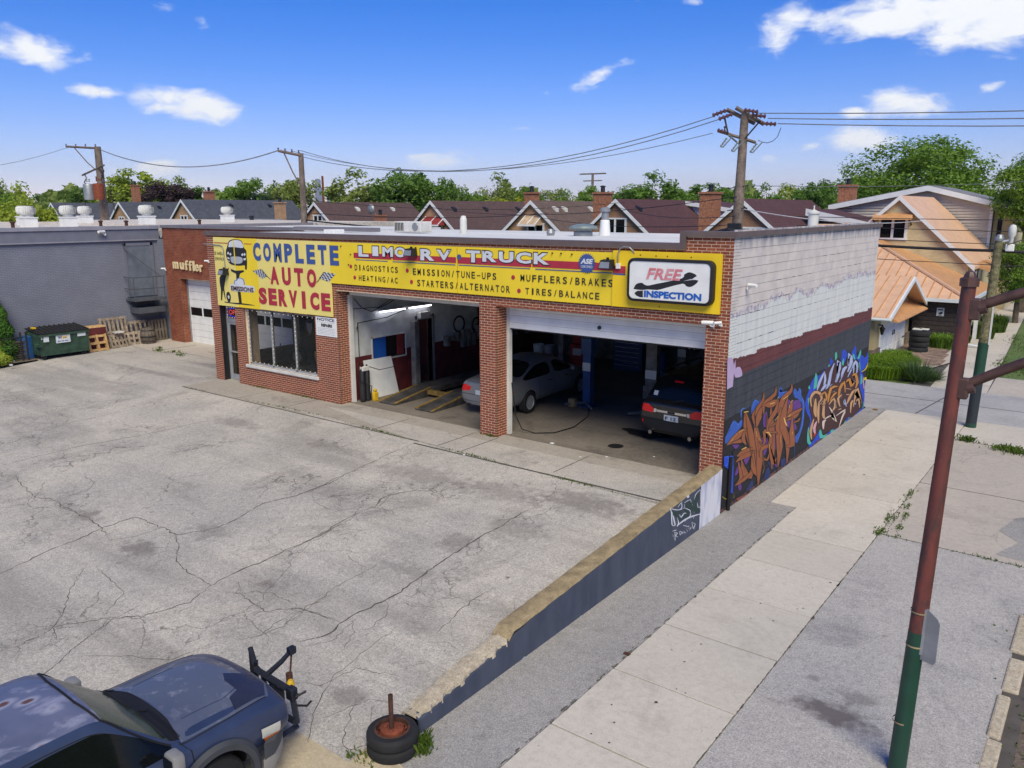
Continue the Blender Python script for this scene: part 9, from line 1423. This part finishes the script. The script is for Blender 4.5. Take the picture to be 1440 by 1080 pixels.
t = thing('blue_drum', 'blue plastic drum right of the tool chest', 'drum', (-6.2, 9.0, 0)); b = MB(); b.lathe([(0, 0), (.32, 0), (.34, .3), (.34, .33), (.33, .35), (.34, .65), (.34, .68), (.33, .95), (.28, 1.0), (0, 1.0)], 20); b.obj('drum', 'blue_plastic', t, smooth=True)
t = thing('red_jack', 'red floor machine among the clutter behind the silver car', 'machine', (-9.0, 8.5, 0)); b = MB(); b.bbox(-.35, .35, -.25, .25, .1, 1.1, .04); b.bbox(-.25, .2, -.2, .2, 1.1, 1.5, .04); b.obj('housing', 'red_paint', t); b = MB(); b.bbox(-.2, .15, -.27, -.24, .7, .95, .01); b.obj('dial_plate', 'off_white', t)
for k, (x, mt) in enumerate(((-10.4, 'off_white'), (-9.95, 'grey_metal'))): t = thing('bucket', ['white', 'grey'][k]+' bucket on the floor behind the silver car', 'bucket', (x, 7.8, .65)); b = MB(); b.lathe([(0, 0), (.17, 0), (.2, .4), (.18, .4), (.16, .02)], 16); b.obj('pail', mt, t)
b = MB(); b.box(-10.9, -9.4, 7.5, 8.1, 0, .65); tag(b.obj('low_bench', 'shop_dark'), 'low dark bench carrying two buckets', 'bench')
# car up on the rear lift: underside, bumper and a hanging wheel
rc = thing('raised_car', 'car raised on the rear lift of the right bay, wheel hanging in the dark', 'car', (-3.2, 8.6, 1.75)); b = MB(); b.bbox(-1.9, 1.9, -.75, .75, .0, .62, .12); b.obj('body', 'black_car_paint', rc, smooth=True); b = MB(); b.bbox(-1.2, 1.0, -.6, .6, .6, 1.1, .15); b.obj('cabin', 'car_glass', rc, smooth=True)
for x in (-1.15, 1.15):
    e = bpy.data.objects.new('wheel', None); C.objects.link(e); e.parent = rc; e.location = (x, -.78, -.1); e.rotation_euler = (0, 0, R(-90)); b = MB(); b.lathe([(.2, -.1), (.3, -.1), (.33, -.05), (.33, .05), (.3, .1), (.2, .1)], 26, axis='x'); b.obj('tyre', 'rubber', e, loc=(0, 0, 0), smooth=True); b = MB(); b.lathe([(0, .06), (.06, .08)], 12, axis='x')
    for k in range(6): t_ = 2*math.pi*k/6; b.hexa([(.05, .04*math.cos(t_)-.03*math.sin(t_), .04*math.sin(t_)+.03*math.cos(t_)), (.05, .04*math.cos(t_)+.03*math.sin(t_), .04*math.sin(t_)-.03*math.cos(t_)), (.06, .21*math.cos(t_)+.03*math.sin(t_), .21*math.sin(t_)-.03*math.cos(t_)), (.06, .21*math.cos(t_)-.03*math.sin(t_), .21*math.sin(t_)+.03*math.cos(t_))]*1+[(.08, .04*math.cos(t_)-.03*math.sin(t_), .04*math.sin(t_)+.03*math.cos(t_)), (.08, .04*math.cos(t_)+.03*math.sin(t_), .04*math.sin(t_)-.03*math.cos(t_)), (.09, .21*math.cos(t_)+.03*math.sin(t_), .21*math.sin(t_)-.03*math.cos(t_)), (.09, .21*math.cos(t_)-.03*math.sin(t_), .21*math.sin(t_)+.03*math.cos(t_))])
    b.obj('rim', 'aluminium', e, loc=(0, 0, 0))
bn = thing('workbench', 'cluttered workbench along the rear right of the bay', 'workbench', (-1.9, 9.4, 0)); b = MB(); b.box(-1.3, 1.3, 0, .7, .85, .92); b.obj('bench_top', 'shop_dark', bn)
for x in (-1.2, 1.15):
    b = MB(); b.box(x, x+.08, .05, .12, 0, .85); b.obj('leg', 'dark_metal', bn)
b = MB(); rg = random.Random(8)
for k in range(14): x = rg.uniform(-1.2, 1.1); b.box(x, x+rg.uniform(.06, .2), .1, .3, .92, .92+rg.uniform(.08, .35))
tag(b.obj('bench_clutter', 'grey_metal', loc=(-1.9, 9.4, 0)), 'cans and parts crowded on the rear workbench', 'parts')
b = MB(); rg = random.Random(18)
for k in range(60):
    x = rg.uniform(-11.5, -5); z = rg.uniform(.9, 2.6); s = rg.uniform(.05, .16); b.box(x, x+s, 11.1, 11.3, z, z+s*rg.uniform(.6, 2))
tag(b.obj('shelf_clutter', 'grey_metal'), 'parts and bottles on the back wall shelves', 'parts'); b = MB()
for z in (.85, 1.5, 2.1): b.box(-11.6, -4.9, 11.0, 11.45, z, z+.04)
tag(b.obj('wall_shelf', 'shop_dark'), 'dark shelves along the back wall of the shop', 'shelf')
ho = thing('air_hose', 'thin black air hose lying in a loop on the shop floor by the door track', 'hose', (-5.6, 1.5, .03), world=True); b = MB(); b.tube([(-6.1, .5, 1.4), (-6.05, .6, .5), (-5.95, .75, .1), (-5.6, .85, .03), (-5.2, 1.2, .03), (-5.1, 2.0, .03), (-5.4, 3.2, .03), (-5.9, 4.1, .05)], .014, 6); b.obj('hose', 'ink', ho)
b = MB(); b.bbox(-.12, .12, -.1, .1, 0, .28, .05); tag(b.obj('brown_rag', 'cardboard', loc=(-6.45, 4.0, 0)), 'brown rag bundle at the foot of the blue lift post', 'rag')
for x, y, s in ((-4.7, .35, .05), (-3.0, .2, .03), (-3.5, -.2, .03), (-5.9, -1.7, .03), (-2.1, .9, .025)): b = MB(); b.bbox(-s, s, -s*.7, s*.7, 0, s*.5, s*.2); tag(b.obj('litter', 'white_paint', loc=(x, y, .012 if y > -1.6 else lotz(y))), 'small crumpled white scrap on the concrete by the open bays', 'litter', 'scraps on the apron')
b = MB(); b.lathe([(0, .012), (.2, .012), (.2, .009)], 20); b.lathe([(.16, .0125), (.18, .016), (.2, .0125)], 20); tag(b.obj('drain_cover', 'dark_metal', loc=(-3.3, 1.15, 0)), 'round dark drain cover in the floor of the right bay', 'drain cover')
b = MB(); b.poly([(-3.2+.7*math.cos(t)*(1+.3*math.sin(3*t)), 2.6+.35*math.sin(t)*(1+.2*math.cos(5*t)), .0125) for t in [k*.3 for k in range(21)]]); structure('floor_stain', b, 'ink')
# office things seen through the glass
of = thing('tyre_display', 'dark tyres standing inside the office window', 'tyres', (-15.8, 1.6, 0)); 
for k, x in enumerate((-.5, .3)):
    e = bpy.data.objects.new('wheel', None); C.objects.link(e); e.parent = of; e.location = (x, .3*k, .85); e.rotation_euler = (0, 0, R(-75)); b = MB(); b.lathe([(.2, -.1), (.3, -.1), (.33, -.05), (.33, .05), (.3, .1), (.2, .1)], 24, axis='x'); b.obj('tyre', 'rubber', e, loc=(0, 0, 0), smooth=True); b = MB(); b.lathe([(0, .05), (.19, .08), (.2, .05)], 20, axis='x'); b.obj('rim', 'grey_metal', e, loc=(0, 0, 0))
b = MB(); b.box(-.8, .8, -.2, .4, 0, .52); b.obj('plinth', 'shop_dark', of)
t = thing('desk', 'dark office desk and chair behind the front window', 'desk', (-14.6, 2.4, 0)); b = MB(); b.box(-.9, .9, -.4, .4, .7, .76); b.box(-.85, -.78, -.35, .35, 0, .7); b.box(.78, .85, -.35, .35, 0, .7); b.obj('desk_top', 'shop_dark', t); b = MB(); b.bbox(-.3, .2, -1.0, -.5, .42, .5, .03); b.bbox(-.3, .2, -1.05, -.98, .5, 1.1, .03); b.obj('chair', 'black_plastic', t)
b = MB(); b.hexa([(-13.75, .35, .78), (-13.38, .35, .78), (-13.38, .4, .78), (-13.7, .4, .78), (-13.85, .32, 1.45), (-13.4, .32, 1.42), (-13.4, .35, 1.42), (-13.85, .35, 1.45)]); tag(b.obj('cardboard_sheet', 'cardboard'), 'brown cardboard sheet standing in the right corner of the front window', 'cardboard')
t = thing('window_shield', 'dark shield shaped poster high in the front window', 'poster', (-14, .3, 2.2)); b = MB(); b.slab([(-.22, .0, .25), (.22, .0, .25), (.2, .0, -.1), (0, 0, -.3), (-.2, 0, -.1)], (0, .01, 0)); b.obj('poster', 'paint_dmaroon', t); b = MB(); b.slab([(-.14, -.006, .15), (.14, -.006, .15), (.12, -.006, -.06), (0, -.006, -.2), (-.12, -.006, -.06)], (0, .003, 0)); b.obj('poster_print', 'grey_metal', t)
# ================================================================== tyres, plants, weeds, small things
ts = thing('tyre_stack', 'stack of four black tyres topped with rubbish beside the brown board gate', 'tyres', (-.85, 24.9, H0));
for k in range(4): tyre(ts, k*.26, .43, .26, x=random.uniform(-.03, .03), y=random.uniform(-.03, .03))
b = MB(); b.bbox(-.3, .1, -.2, .15, 1.04, 1.12, .03); b.bbox(-.05, .35, -.1, .25, 1.06, 1.12, .02); tag(b.obj('rubbish', 'off_white', loc=(-.85, 24.9, H0)), 'pale rubbish lying on top of the tyre stack', 'rubbish')
pv = MB(); pv.poly([(-1.75, 21.3, H0+.03), (.45, 21.0, H0+.03), (.9, 23.0, H0+.03), (.3, 27.9, H0+.03), (-1.75, 27.9, H0+.03)]); pvo = structure('paver_drive', pv, 'drive_concrete')
simple('paver', (150, 128, 112), .9, var=.2, scale=6, obj=False); simple('paver_dark', (128, 108, 96), .9, var=.2, obj=False)
pm_ = []
for nm in ('paver', 'paver_dark'):
    b = MB(); b.box(-.15, .15, -.07, .07, 0, .03); me = bpy.data.meshes.new('paver'); me.from_pydata(b.v, [], b.f); me.materials.append(MATS[nm]); pm_.append(me)
cnt = 0
for j in range(34):
    for i in range(9):
        x = -1.6+i*.32+(.16 if j % 2 else 0); y = 21.6+j*.155
        if x > .5+(.02 if y < 23 else -(y-23)*.1) or cnt >= 298: continue
        o = bpy.data.objects.new('paver', random.choice(pm_)); C.objects.link(o); o.parent = pvo; o.location = (x, y, H0+.03+random.uniform(0, .008)); o.rotation_euler = (0, 0, random.uniform(-.03, .03)); cnt += 1
def blades(n, R_, h, mt, name, par=None, loc=(0, 0, 0), seed=1, droop=.5, w=.02, ell=(1, 1), stiff=False):
    rg = random.Random(seed); b = MB()
    for i in range(n):
        a = rg.uniform(0, 6.28); r_ = R_*rg.random()**.5*(.35 if stiff else 1); base = Vector((r_*math.cos(a)*ell[0], r_*math.sin(a)*ell[1], 0)); a2 = a+rg.gauss(0, .9 if not stiff else .2); d = Vector((math.cos(a2), math.sin(a2), 0)); hh = h*rg.uniform(.6, 1.1); el_ = rg.uniform(.15, 1.4) if stiff else 0
        s = d.cross(Vector((0, 0, 1)))*w*rg.uniform(.6, 1.2)
        if stiff: p1 = base+(d*math.cos(el_)+Vector((0, 0, math.sin(el_))))*hh*.55; p2 = base+(d*math.cos(el_)+Vector((0, 0, math.sin(el_))))*hh-Vector((0, 0, .08*hh*(1.4-el_)))
        else: p1 = base+Vector((0, 0, hh*.75))+d*hh*.2; p2 = base+Vector((0, 0, hh*(1-droop*.55)))+d*hh*droop
        b.add([base-s, base+s, p1+s*.8, p2, p1-s*.8], [(0, 1, 2, 4), (4, 2, 3)])
    return b.obj(name, mt, par, loc=loc)
o = blades(5200, 1, .62, 'leaf_lily', 'daylilies', loc=(-1.0, 19.3, H0), seed=4, ell=(1.15, 2.1), w=.022); o['kind'] = 'stuff'; o['label'] = 'dense bed of bright green daylily leaves by the alley'
t = thing('yucca', 'spiky grey green yucca at the right end of the daylily bed', 'yucca', (.45, 18.0, H0)); blades(420, .8, .95, 'leaf_yucca', 'leaves', t, seed=5, stiff=True, w=.022)
t = thing('yucca', 'smaller yucca clump just right of the big spiky one', 'yucca', (.95, 18.6, H0)); blades(160, .5, .6, 'leaf_yucca', 'leaves', t, seed=6, stiff=True, w=.018)
for i, (x, y, r_, h, lb) in enumerate([(-.1, 26.9, .7, .8, 'leafy green shrub at the foot of the board gate'), (.9, 31.5, .5, 1.0, 'tall grassy clump beside the far sidewalk'), (1.0, 34.5, .6, 1.1, 'second grassy clump farther along the far sidewalk'), (.3, 29.4, .35, .45, 'yellow green plant below the house sill band'), (-1.2, 22.3, .5, .5, 'low green plant before the white garage door')]):
    t = thing('shrub', lb, 'shrub', (x, y, H0)); blades(700, r_, h, 'leaf_green' if i in (0, 4) else 'leaf_weed', 'leaves', t, seed=30+i, w=.03)
for k in range(9): b = MB(); rg = random.Random(60+k); x = .55-.03*(36+k*1.9-17); y = 36+k*1.9; b.bbox(-.5, .35, -.5, .5, 0, .1, .03); tag(b.obj('stepping_stone', 'old_concrete', loc=(x, y, -.72)), ['nearest', 'second', 'third', 'fourth', 'fifth', 'sixth', 'seventh', 'eighth', 'farthest'][k]+' pale flat stone in the row beside the far sidewalk', 'stepping stone', 'stepping stones beside the far sidewalk')
vn = thing('white_van', 'white vehicle parked far off beyond the house, half hidden by boughs', 'van', (3.2, 68, -.75), R(92)); b = MB(); b.bbox(-2.4, 2.4, -.9, .9, .35, 1.2, .15); b.obj('body', 'white_car', vn, smooth=True); b = MB(); b.bbox(-2.3, 1.2, -.82, .82, 1.15, 1.85, .15); b.obj('cabin', 'white_car', vn, smooth=True); b = MB(); b.box(-1.8, 1.0, -.84, .84, 1.28, 1.68); b.obj('side_window', 'car_glass', vn)
for x in (-1.5, 1.5):
    for y in (-.85, .85): b = MB(); b.lathe([(0, -.1), (.2, -.12), (.22, -.1), (.36, -.1), (.36, .1), (.2, .1), (0, .12)], 18, (x, y, .36), 'y'); b.obj('wheel', 'rubber', vn)
# gum, grit and broken edges of the sidewalk
rg = random.Random(44); b = MB()
for k in range(60):
    x, y = rg.uniform(1.3, 2.95), rg.uniform(-9, 12); s = rg.uniform(.006, .02)*(1.8 if rg.random() < .15 else 1); b.poly([(x+s*math.cos(i)*rg.uniform(.6, 1.3), y+s*math.sin(i)*rg.uniform(.6, 1.3), -.6665) for i in (0, .9, 1.8, 2.7, 3.6, 4.5, 5.4)])
structure('sidewalk_gum', b, 'oil_stain'); b = MB()
for x0, y0, y1, s in ((1.2, -13, 1.35, 1), (3.05, -13, 12, 1), (.61, 1.4, 12, -1), (3.07, -13, .9, -1), (1.19, -13, 1.35, -1)):
    y = y0
    while y < y1: L = rg.uniform(.04, .2); w_ = abs(rg.gauss(0, .018)); b.poly([(x0, y, -.666), (x0+s*w_, y+L*.3, -.666), (x0+s*w_*.7, y+L*.8, -.666), (x0, y+L, -.666)][::s]); y += L*rg.uniform(.9, 3)
structure('chipped_edges', b, 'crack')
# weeds in joints: stuff
def weedline(name, pts, n, h, z, label, spread=.05, seed=1, mt='leaf_weed'):
    rg = random.Random(seed); b = MB()
    for i in range(n):
        k = rg.randrange(len(pts)-1); t_ = rg.random(); a = pts[k]; c_ = pts[k+1]; cl_ = math.sin((k+t_)*7.3+seed)*.5+.5
        if rg.random() > .25+.75*cl_: continue
        x = a[0]+(c_[0]-a[0])*t_+rg.gauss(0, spread); y = a[1]+(c_[1]-a[1])*t_+rg.gauss(0, spread); zz = z(x, y) if callable(z) else z
        for q in range(3): an = rg.uniform(0, 6.28); hh = h*rg.uniform(.2, 1.0)*(.3+cl_*.7); d = Vector((math.cos(an), math.sin(an), 0)); s = d.cross(Vector((0, 0, 1)))*.009; p = Vector((x, y, zz)); b.add([p-s, p+s, p+d*hh*.25+s*.6+Vector((0, 0, hh*.7)), p+d*hh*.5+Vector((0, 0, hh*.8))], [(0, 1, 2, 3)])
    o = b.obj(name, mt); o['kind'] = 'stuff'; o['label'] = label; return o
lz = lambda x, y: lotz(y)+.004
weedline('apron_weeds', [(-18.5, -1.5), (-12, -1.3), (-7.6, -1.55), (-4, -1.7), (-.4, -1.85)], 700, .06, lz, 'thin weeds along the edge of the concrete apron', .03, 2); weedline('pillar_weeds', [(-6.8, -.04), (-6.2, -.04)], 90, .09, .01, 'weeds at the foot of the middle pillar', .03, 3); weedline('wall_weeds', [(-17.4, -.04), (-15, -.04), (-12.4, -.04)], 240, .08, .01, 'weeds at the foot of the window wall', .03, 4)
weedline('tyre_weeds', [(.1, -9.55), (.28, -9.75), (.2, -9.65)], 150, .24, -.67, 'broad weeds between the wheel stack and the low wall', .06, 5); weedline('tyre_weeds', [(-.35, -10.3), (-.1, -10.35)], 50, .12, -.67, 'weeds in front of the wheel stack', .06, 6)
weedline('walk_weeds', [(3.06, .8), (3.06, 2), (3.06, 4.2)], 260, .09, -.67, 'green weeds growing in the joint beside the sidewalk', .05, 7); weedline('walk_weeds', [(3.4, .9), (3.3, 1.6), (3.25, 2.6), (3.15, 3.2)], 160, .08, -.67, 'weeds in a wandering crack of the driveway', .04, 8); weedline('walk_weeds', [(3.1, .92), (6, .82)], 160, .06, -.67, 'weeds in the seam between driveway and asphalt', .03, 9)
weedline('alley_weeds', [(3.1, 9.7), (3.6, 9.62)], 130, .25, -.67, 'tuft of weeds at the sidewalk corner near the alley', .09, 10); weedline('alley_weeds', [(4.0, 9.45), (5.2, 9.0), (6.6, 8.2)], 800, .22, -.68, 'ragged weeds along the alley side of the driveway', .16, 11); weedline('verge_grass', [(6.4, -6.5), (6.5, -4.5), (6.3, -2), (6.5, -.3)], 900, .08, -.7, 'sparse moss and grass in the soil beyond the kerb', .3, 12); weedline('lawn_grass', [(4.5, 21.2), (4.4, 26), (4.0, 38)], 7000, .13, -.71, 'rough grass of the parkway lawn', .85, 23); weedline('verge_grass', [(2.85, 20.8), (2.6, 24), (2.2, 34)], 900, .1, -.7, 'grass edge along the far sidewalk', .1, 13)
weedline('wing_weeds', [(-26.5, 2.2), (-25.8, 1.7), (-24.8, 2.1), (-23.8, 1.6)], 300, .12, .01, 'grass in the broken concrete before the wing door', .08, 14); weedline('joint_weeds', [(1.2, -14), (1.2, -9), (1.2, -5), (1.2, 1)], 60, .03, -.675, 'tiny weeds along the inner sidewalk joint', .015, 15)
def stain(name, x, y, rx, ry, z, mt, label, seed=1, rot=0):
    rg = random.Random(seed); b = MB()
    for k in range(150):
        a = rg.uniform(0, 6.28); r_ = abs(rg.gauss(0, .42)); px, py = rx*r_*math.cos(a), ry*r_*math.sin(a); s = rg.uniform(.01, .035); n = 6; zz = z(x, y+py) if callable(z) else z
        qx = x+px*math.cos(rot)-py*math.sin(rot); qy = y+px*math.sin(rot)+py*math.cos(rot); b.poly([(qx+s*math.cos(2*math.pi*i/n)*rg.uniform(.6, 1.3), qy+s*math.sin(2*math.pi*i/n)*rg.uniform(.6, 1.3), zz+k*1e-5) for i in range(n)])
    structure(name, b, mt)
for nm in ('park_asphalt', 'lot_asphalt'):   # soaked oil patches where cars stood
    mm_ = MATS[nm]; t = mm_.node_tree; bs = t.nodes['Principled BSDF']; lk = bs.inputs['Base Color'].links[0].from_socket
    ge = t.nodes.new('ShaderNodeNewGeometry'); nz = t.nodes.new('ShaderNodeTexNoise'); nz.inputs['Scale'].default_value = 5; nz.inputs['Detail'].default_value = 6; t.links.new(ge.outputs['Position'], nz.inputs['Vector']); cur = lk
    for cx_, cy_, rx_, ry_, kk in ([(4.05, -5.9, .55, .32, .9), (4.3, -5.3, .3, .16, .5), (3.6, -5.2, .12, .1, .5)] if nm.startswith('park') else [(-3.0, -5.3, .5, .45, .5), (-3.1, -6.6, .9, .25, .4), (-8.1, -8.8, .5, .35, .6), (-10.6, -8.6, .5, .3, .6), (-7.5, -7.6, .6, .4, .4), (-1.9, -2.6, 1.3, .6, .55), (-6.0, -3.2, 1.5, .6, .4), (-3.8, -3.0, 1.2, .5, .4), (-2.4, -4.2, .8, .5, .35), (-9.3, -3.0, 1.6, .25, .3), (-13.3, -3.0, 1.2, .35, .4), (-22, -.8, 3.5, .25, .35), (-21, 1.2, 2.5, .3, .4), (-24, -2.4, 4, .22, .25), (-1.3, -9.6, .35, .25, .5), (-4.8, -8.3, .2, .15, .6)]):
        def q(op, a, b_=None, c_=None):
            n = t.nodes.new('ShaderNodeMath'); n.operation = op
            for i, v_ in enumerate((a, b_, c_)):
                if v_ is None: continue
                if isinstance(v_, (int, float)): n.inputs[i].default_value = v_
                else: t.links.new(v_, n.inputs[i])
            return n.outputs[0]
        sp = t.nodes.new('ShaderNodeSeparateXYZ'); t.links.new(ge.outputs['Position'], sp.inputs[0]); X_ = q('MULTIPLY', q('SUBTRACT', sp.outputs[0], cx_), 1/rx_); Y_ = q('MULTIPLY', q('SUBTRACT', sp.outputs[1], cy_), 1/ry_)
        r2_ = q('ADD', q('MULTIPLY', X_, X_), q('MULTIPLY', Y_, Y_)); f_ = q('SUBTRACT', q('ADD', q('EXPONENT', q('MULTIPLY', r2_, -1)), q('MULTIPLY', q('SUBTRACT', nz.outputs[0], .5), 1.6)), .32); f_ = q('MULTIPLY', q('MINIMUM', q('MAXIMUM', q('MULTIPLY', f_, 2), 0), 1), kk)
        mx_ = t.nodes.new('ShaderNodeMixRGB'); t.links.new(f_, mx_.inputs[0]); t.links.new(cur, mx_.inputs[1]); mx_.inputs[2].default_value = (*lin((98, 90, 88)), 1); cur = mx_.outputs[0]
    t.links.new(cur, bs.inputs['Base Color'])
for x, y, z, s, mt, lb in ((-27.3, -3.4, .02, .07, 'white_paint', 'crumpled white paper on the ground left of the dumpster'), (-28.1, -3.0, .03, .06, 'white_paint', 'white litter at the foot of the fence'), (.35, 12.0, H0, .08, 'safety_yellow', 'orange leaf on the asphalt at the far building corner'), (1.18, -6.25, H0, .05, 'dark_rust', 'dark clod lying at the edge of the sidewalk')):
    b = MB(); b.bbox(-s, s, -s*.7, s*.7, 0, s*.5, s*.2); tag(b.obj('litter', mt, loc=(x, y, z)), lb, 'litter')
# ================================================================== air
hz = MB(); hz.box(-9100, 6100, -3100, 14100, -2.5, 470)
m = bpy.data.materials.new('haze'); m.use_nodes = True; m.node_tree.nodes.clear(); vo = m.node_tree.nodes.new('ShaderNodeVolumePrincipled'); vo.inputs['Density'].default_value = 6.5e-5; vo.inputs['Color'].default_value = (.86, .93, 1, 1); mo = m.node_tree.nodes.new('ShaderNodeOutputMaterial'); m.node_tree.links.new(vo.outputs[0], mo.inputs['Volume']); MATS['haze'] = m
o = hz.obj('haze', 'haze'); o['kind'] = 'stuff'; o['label'] = 'pale air that fades far things'
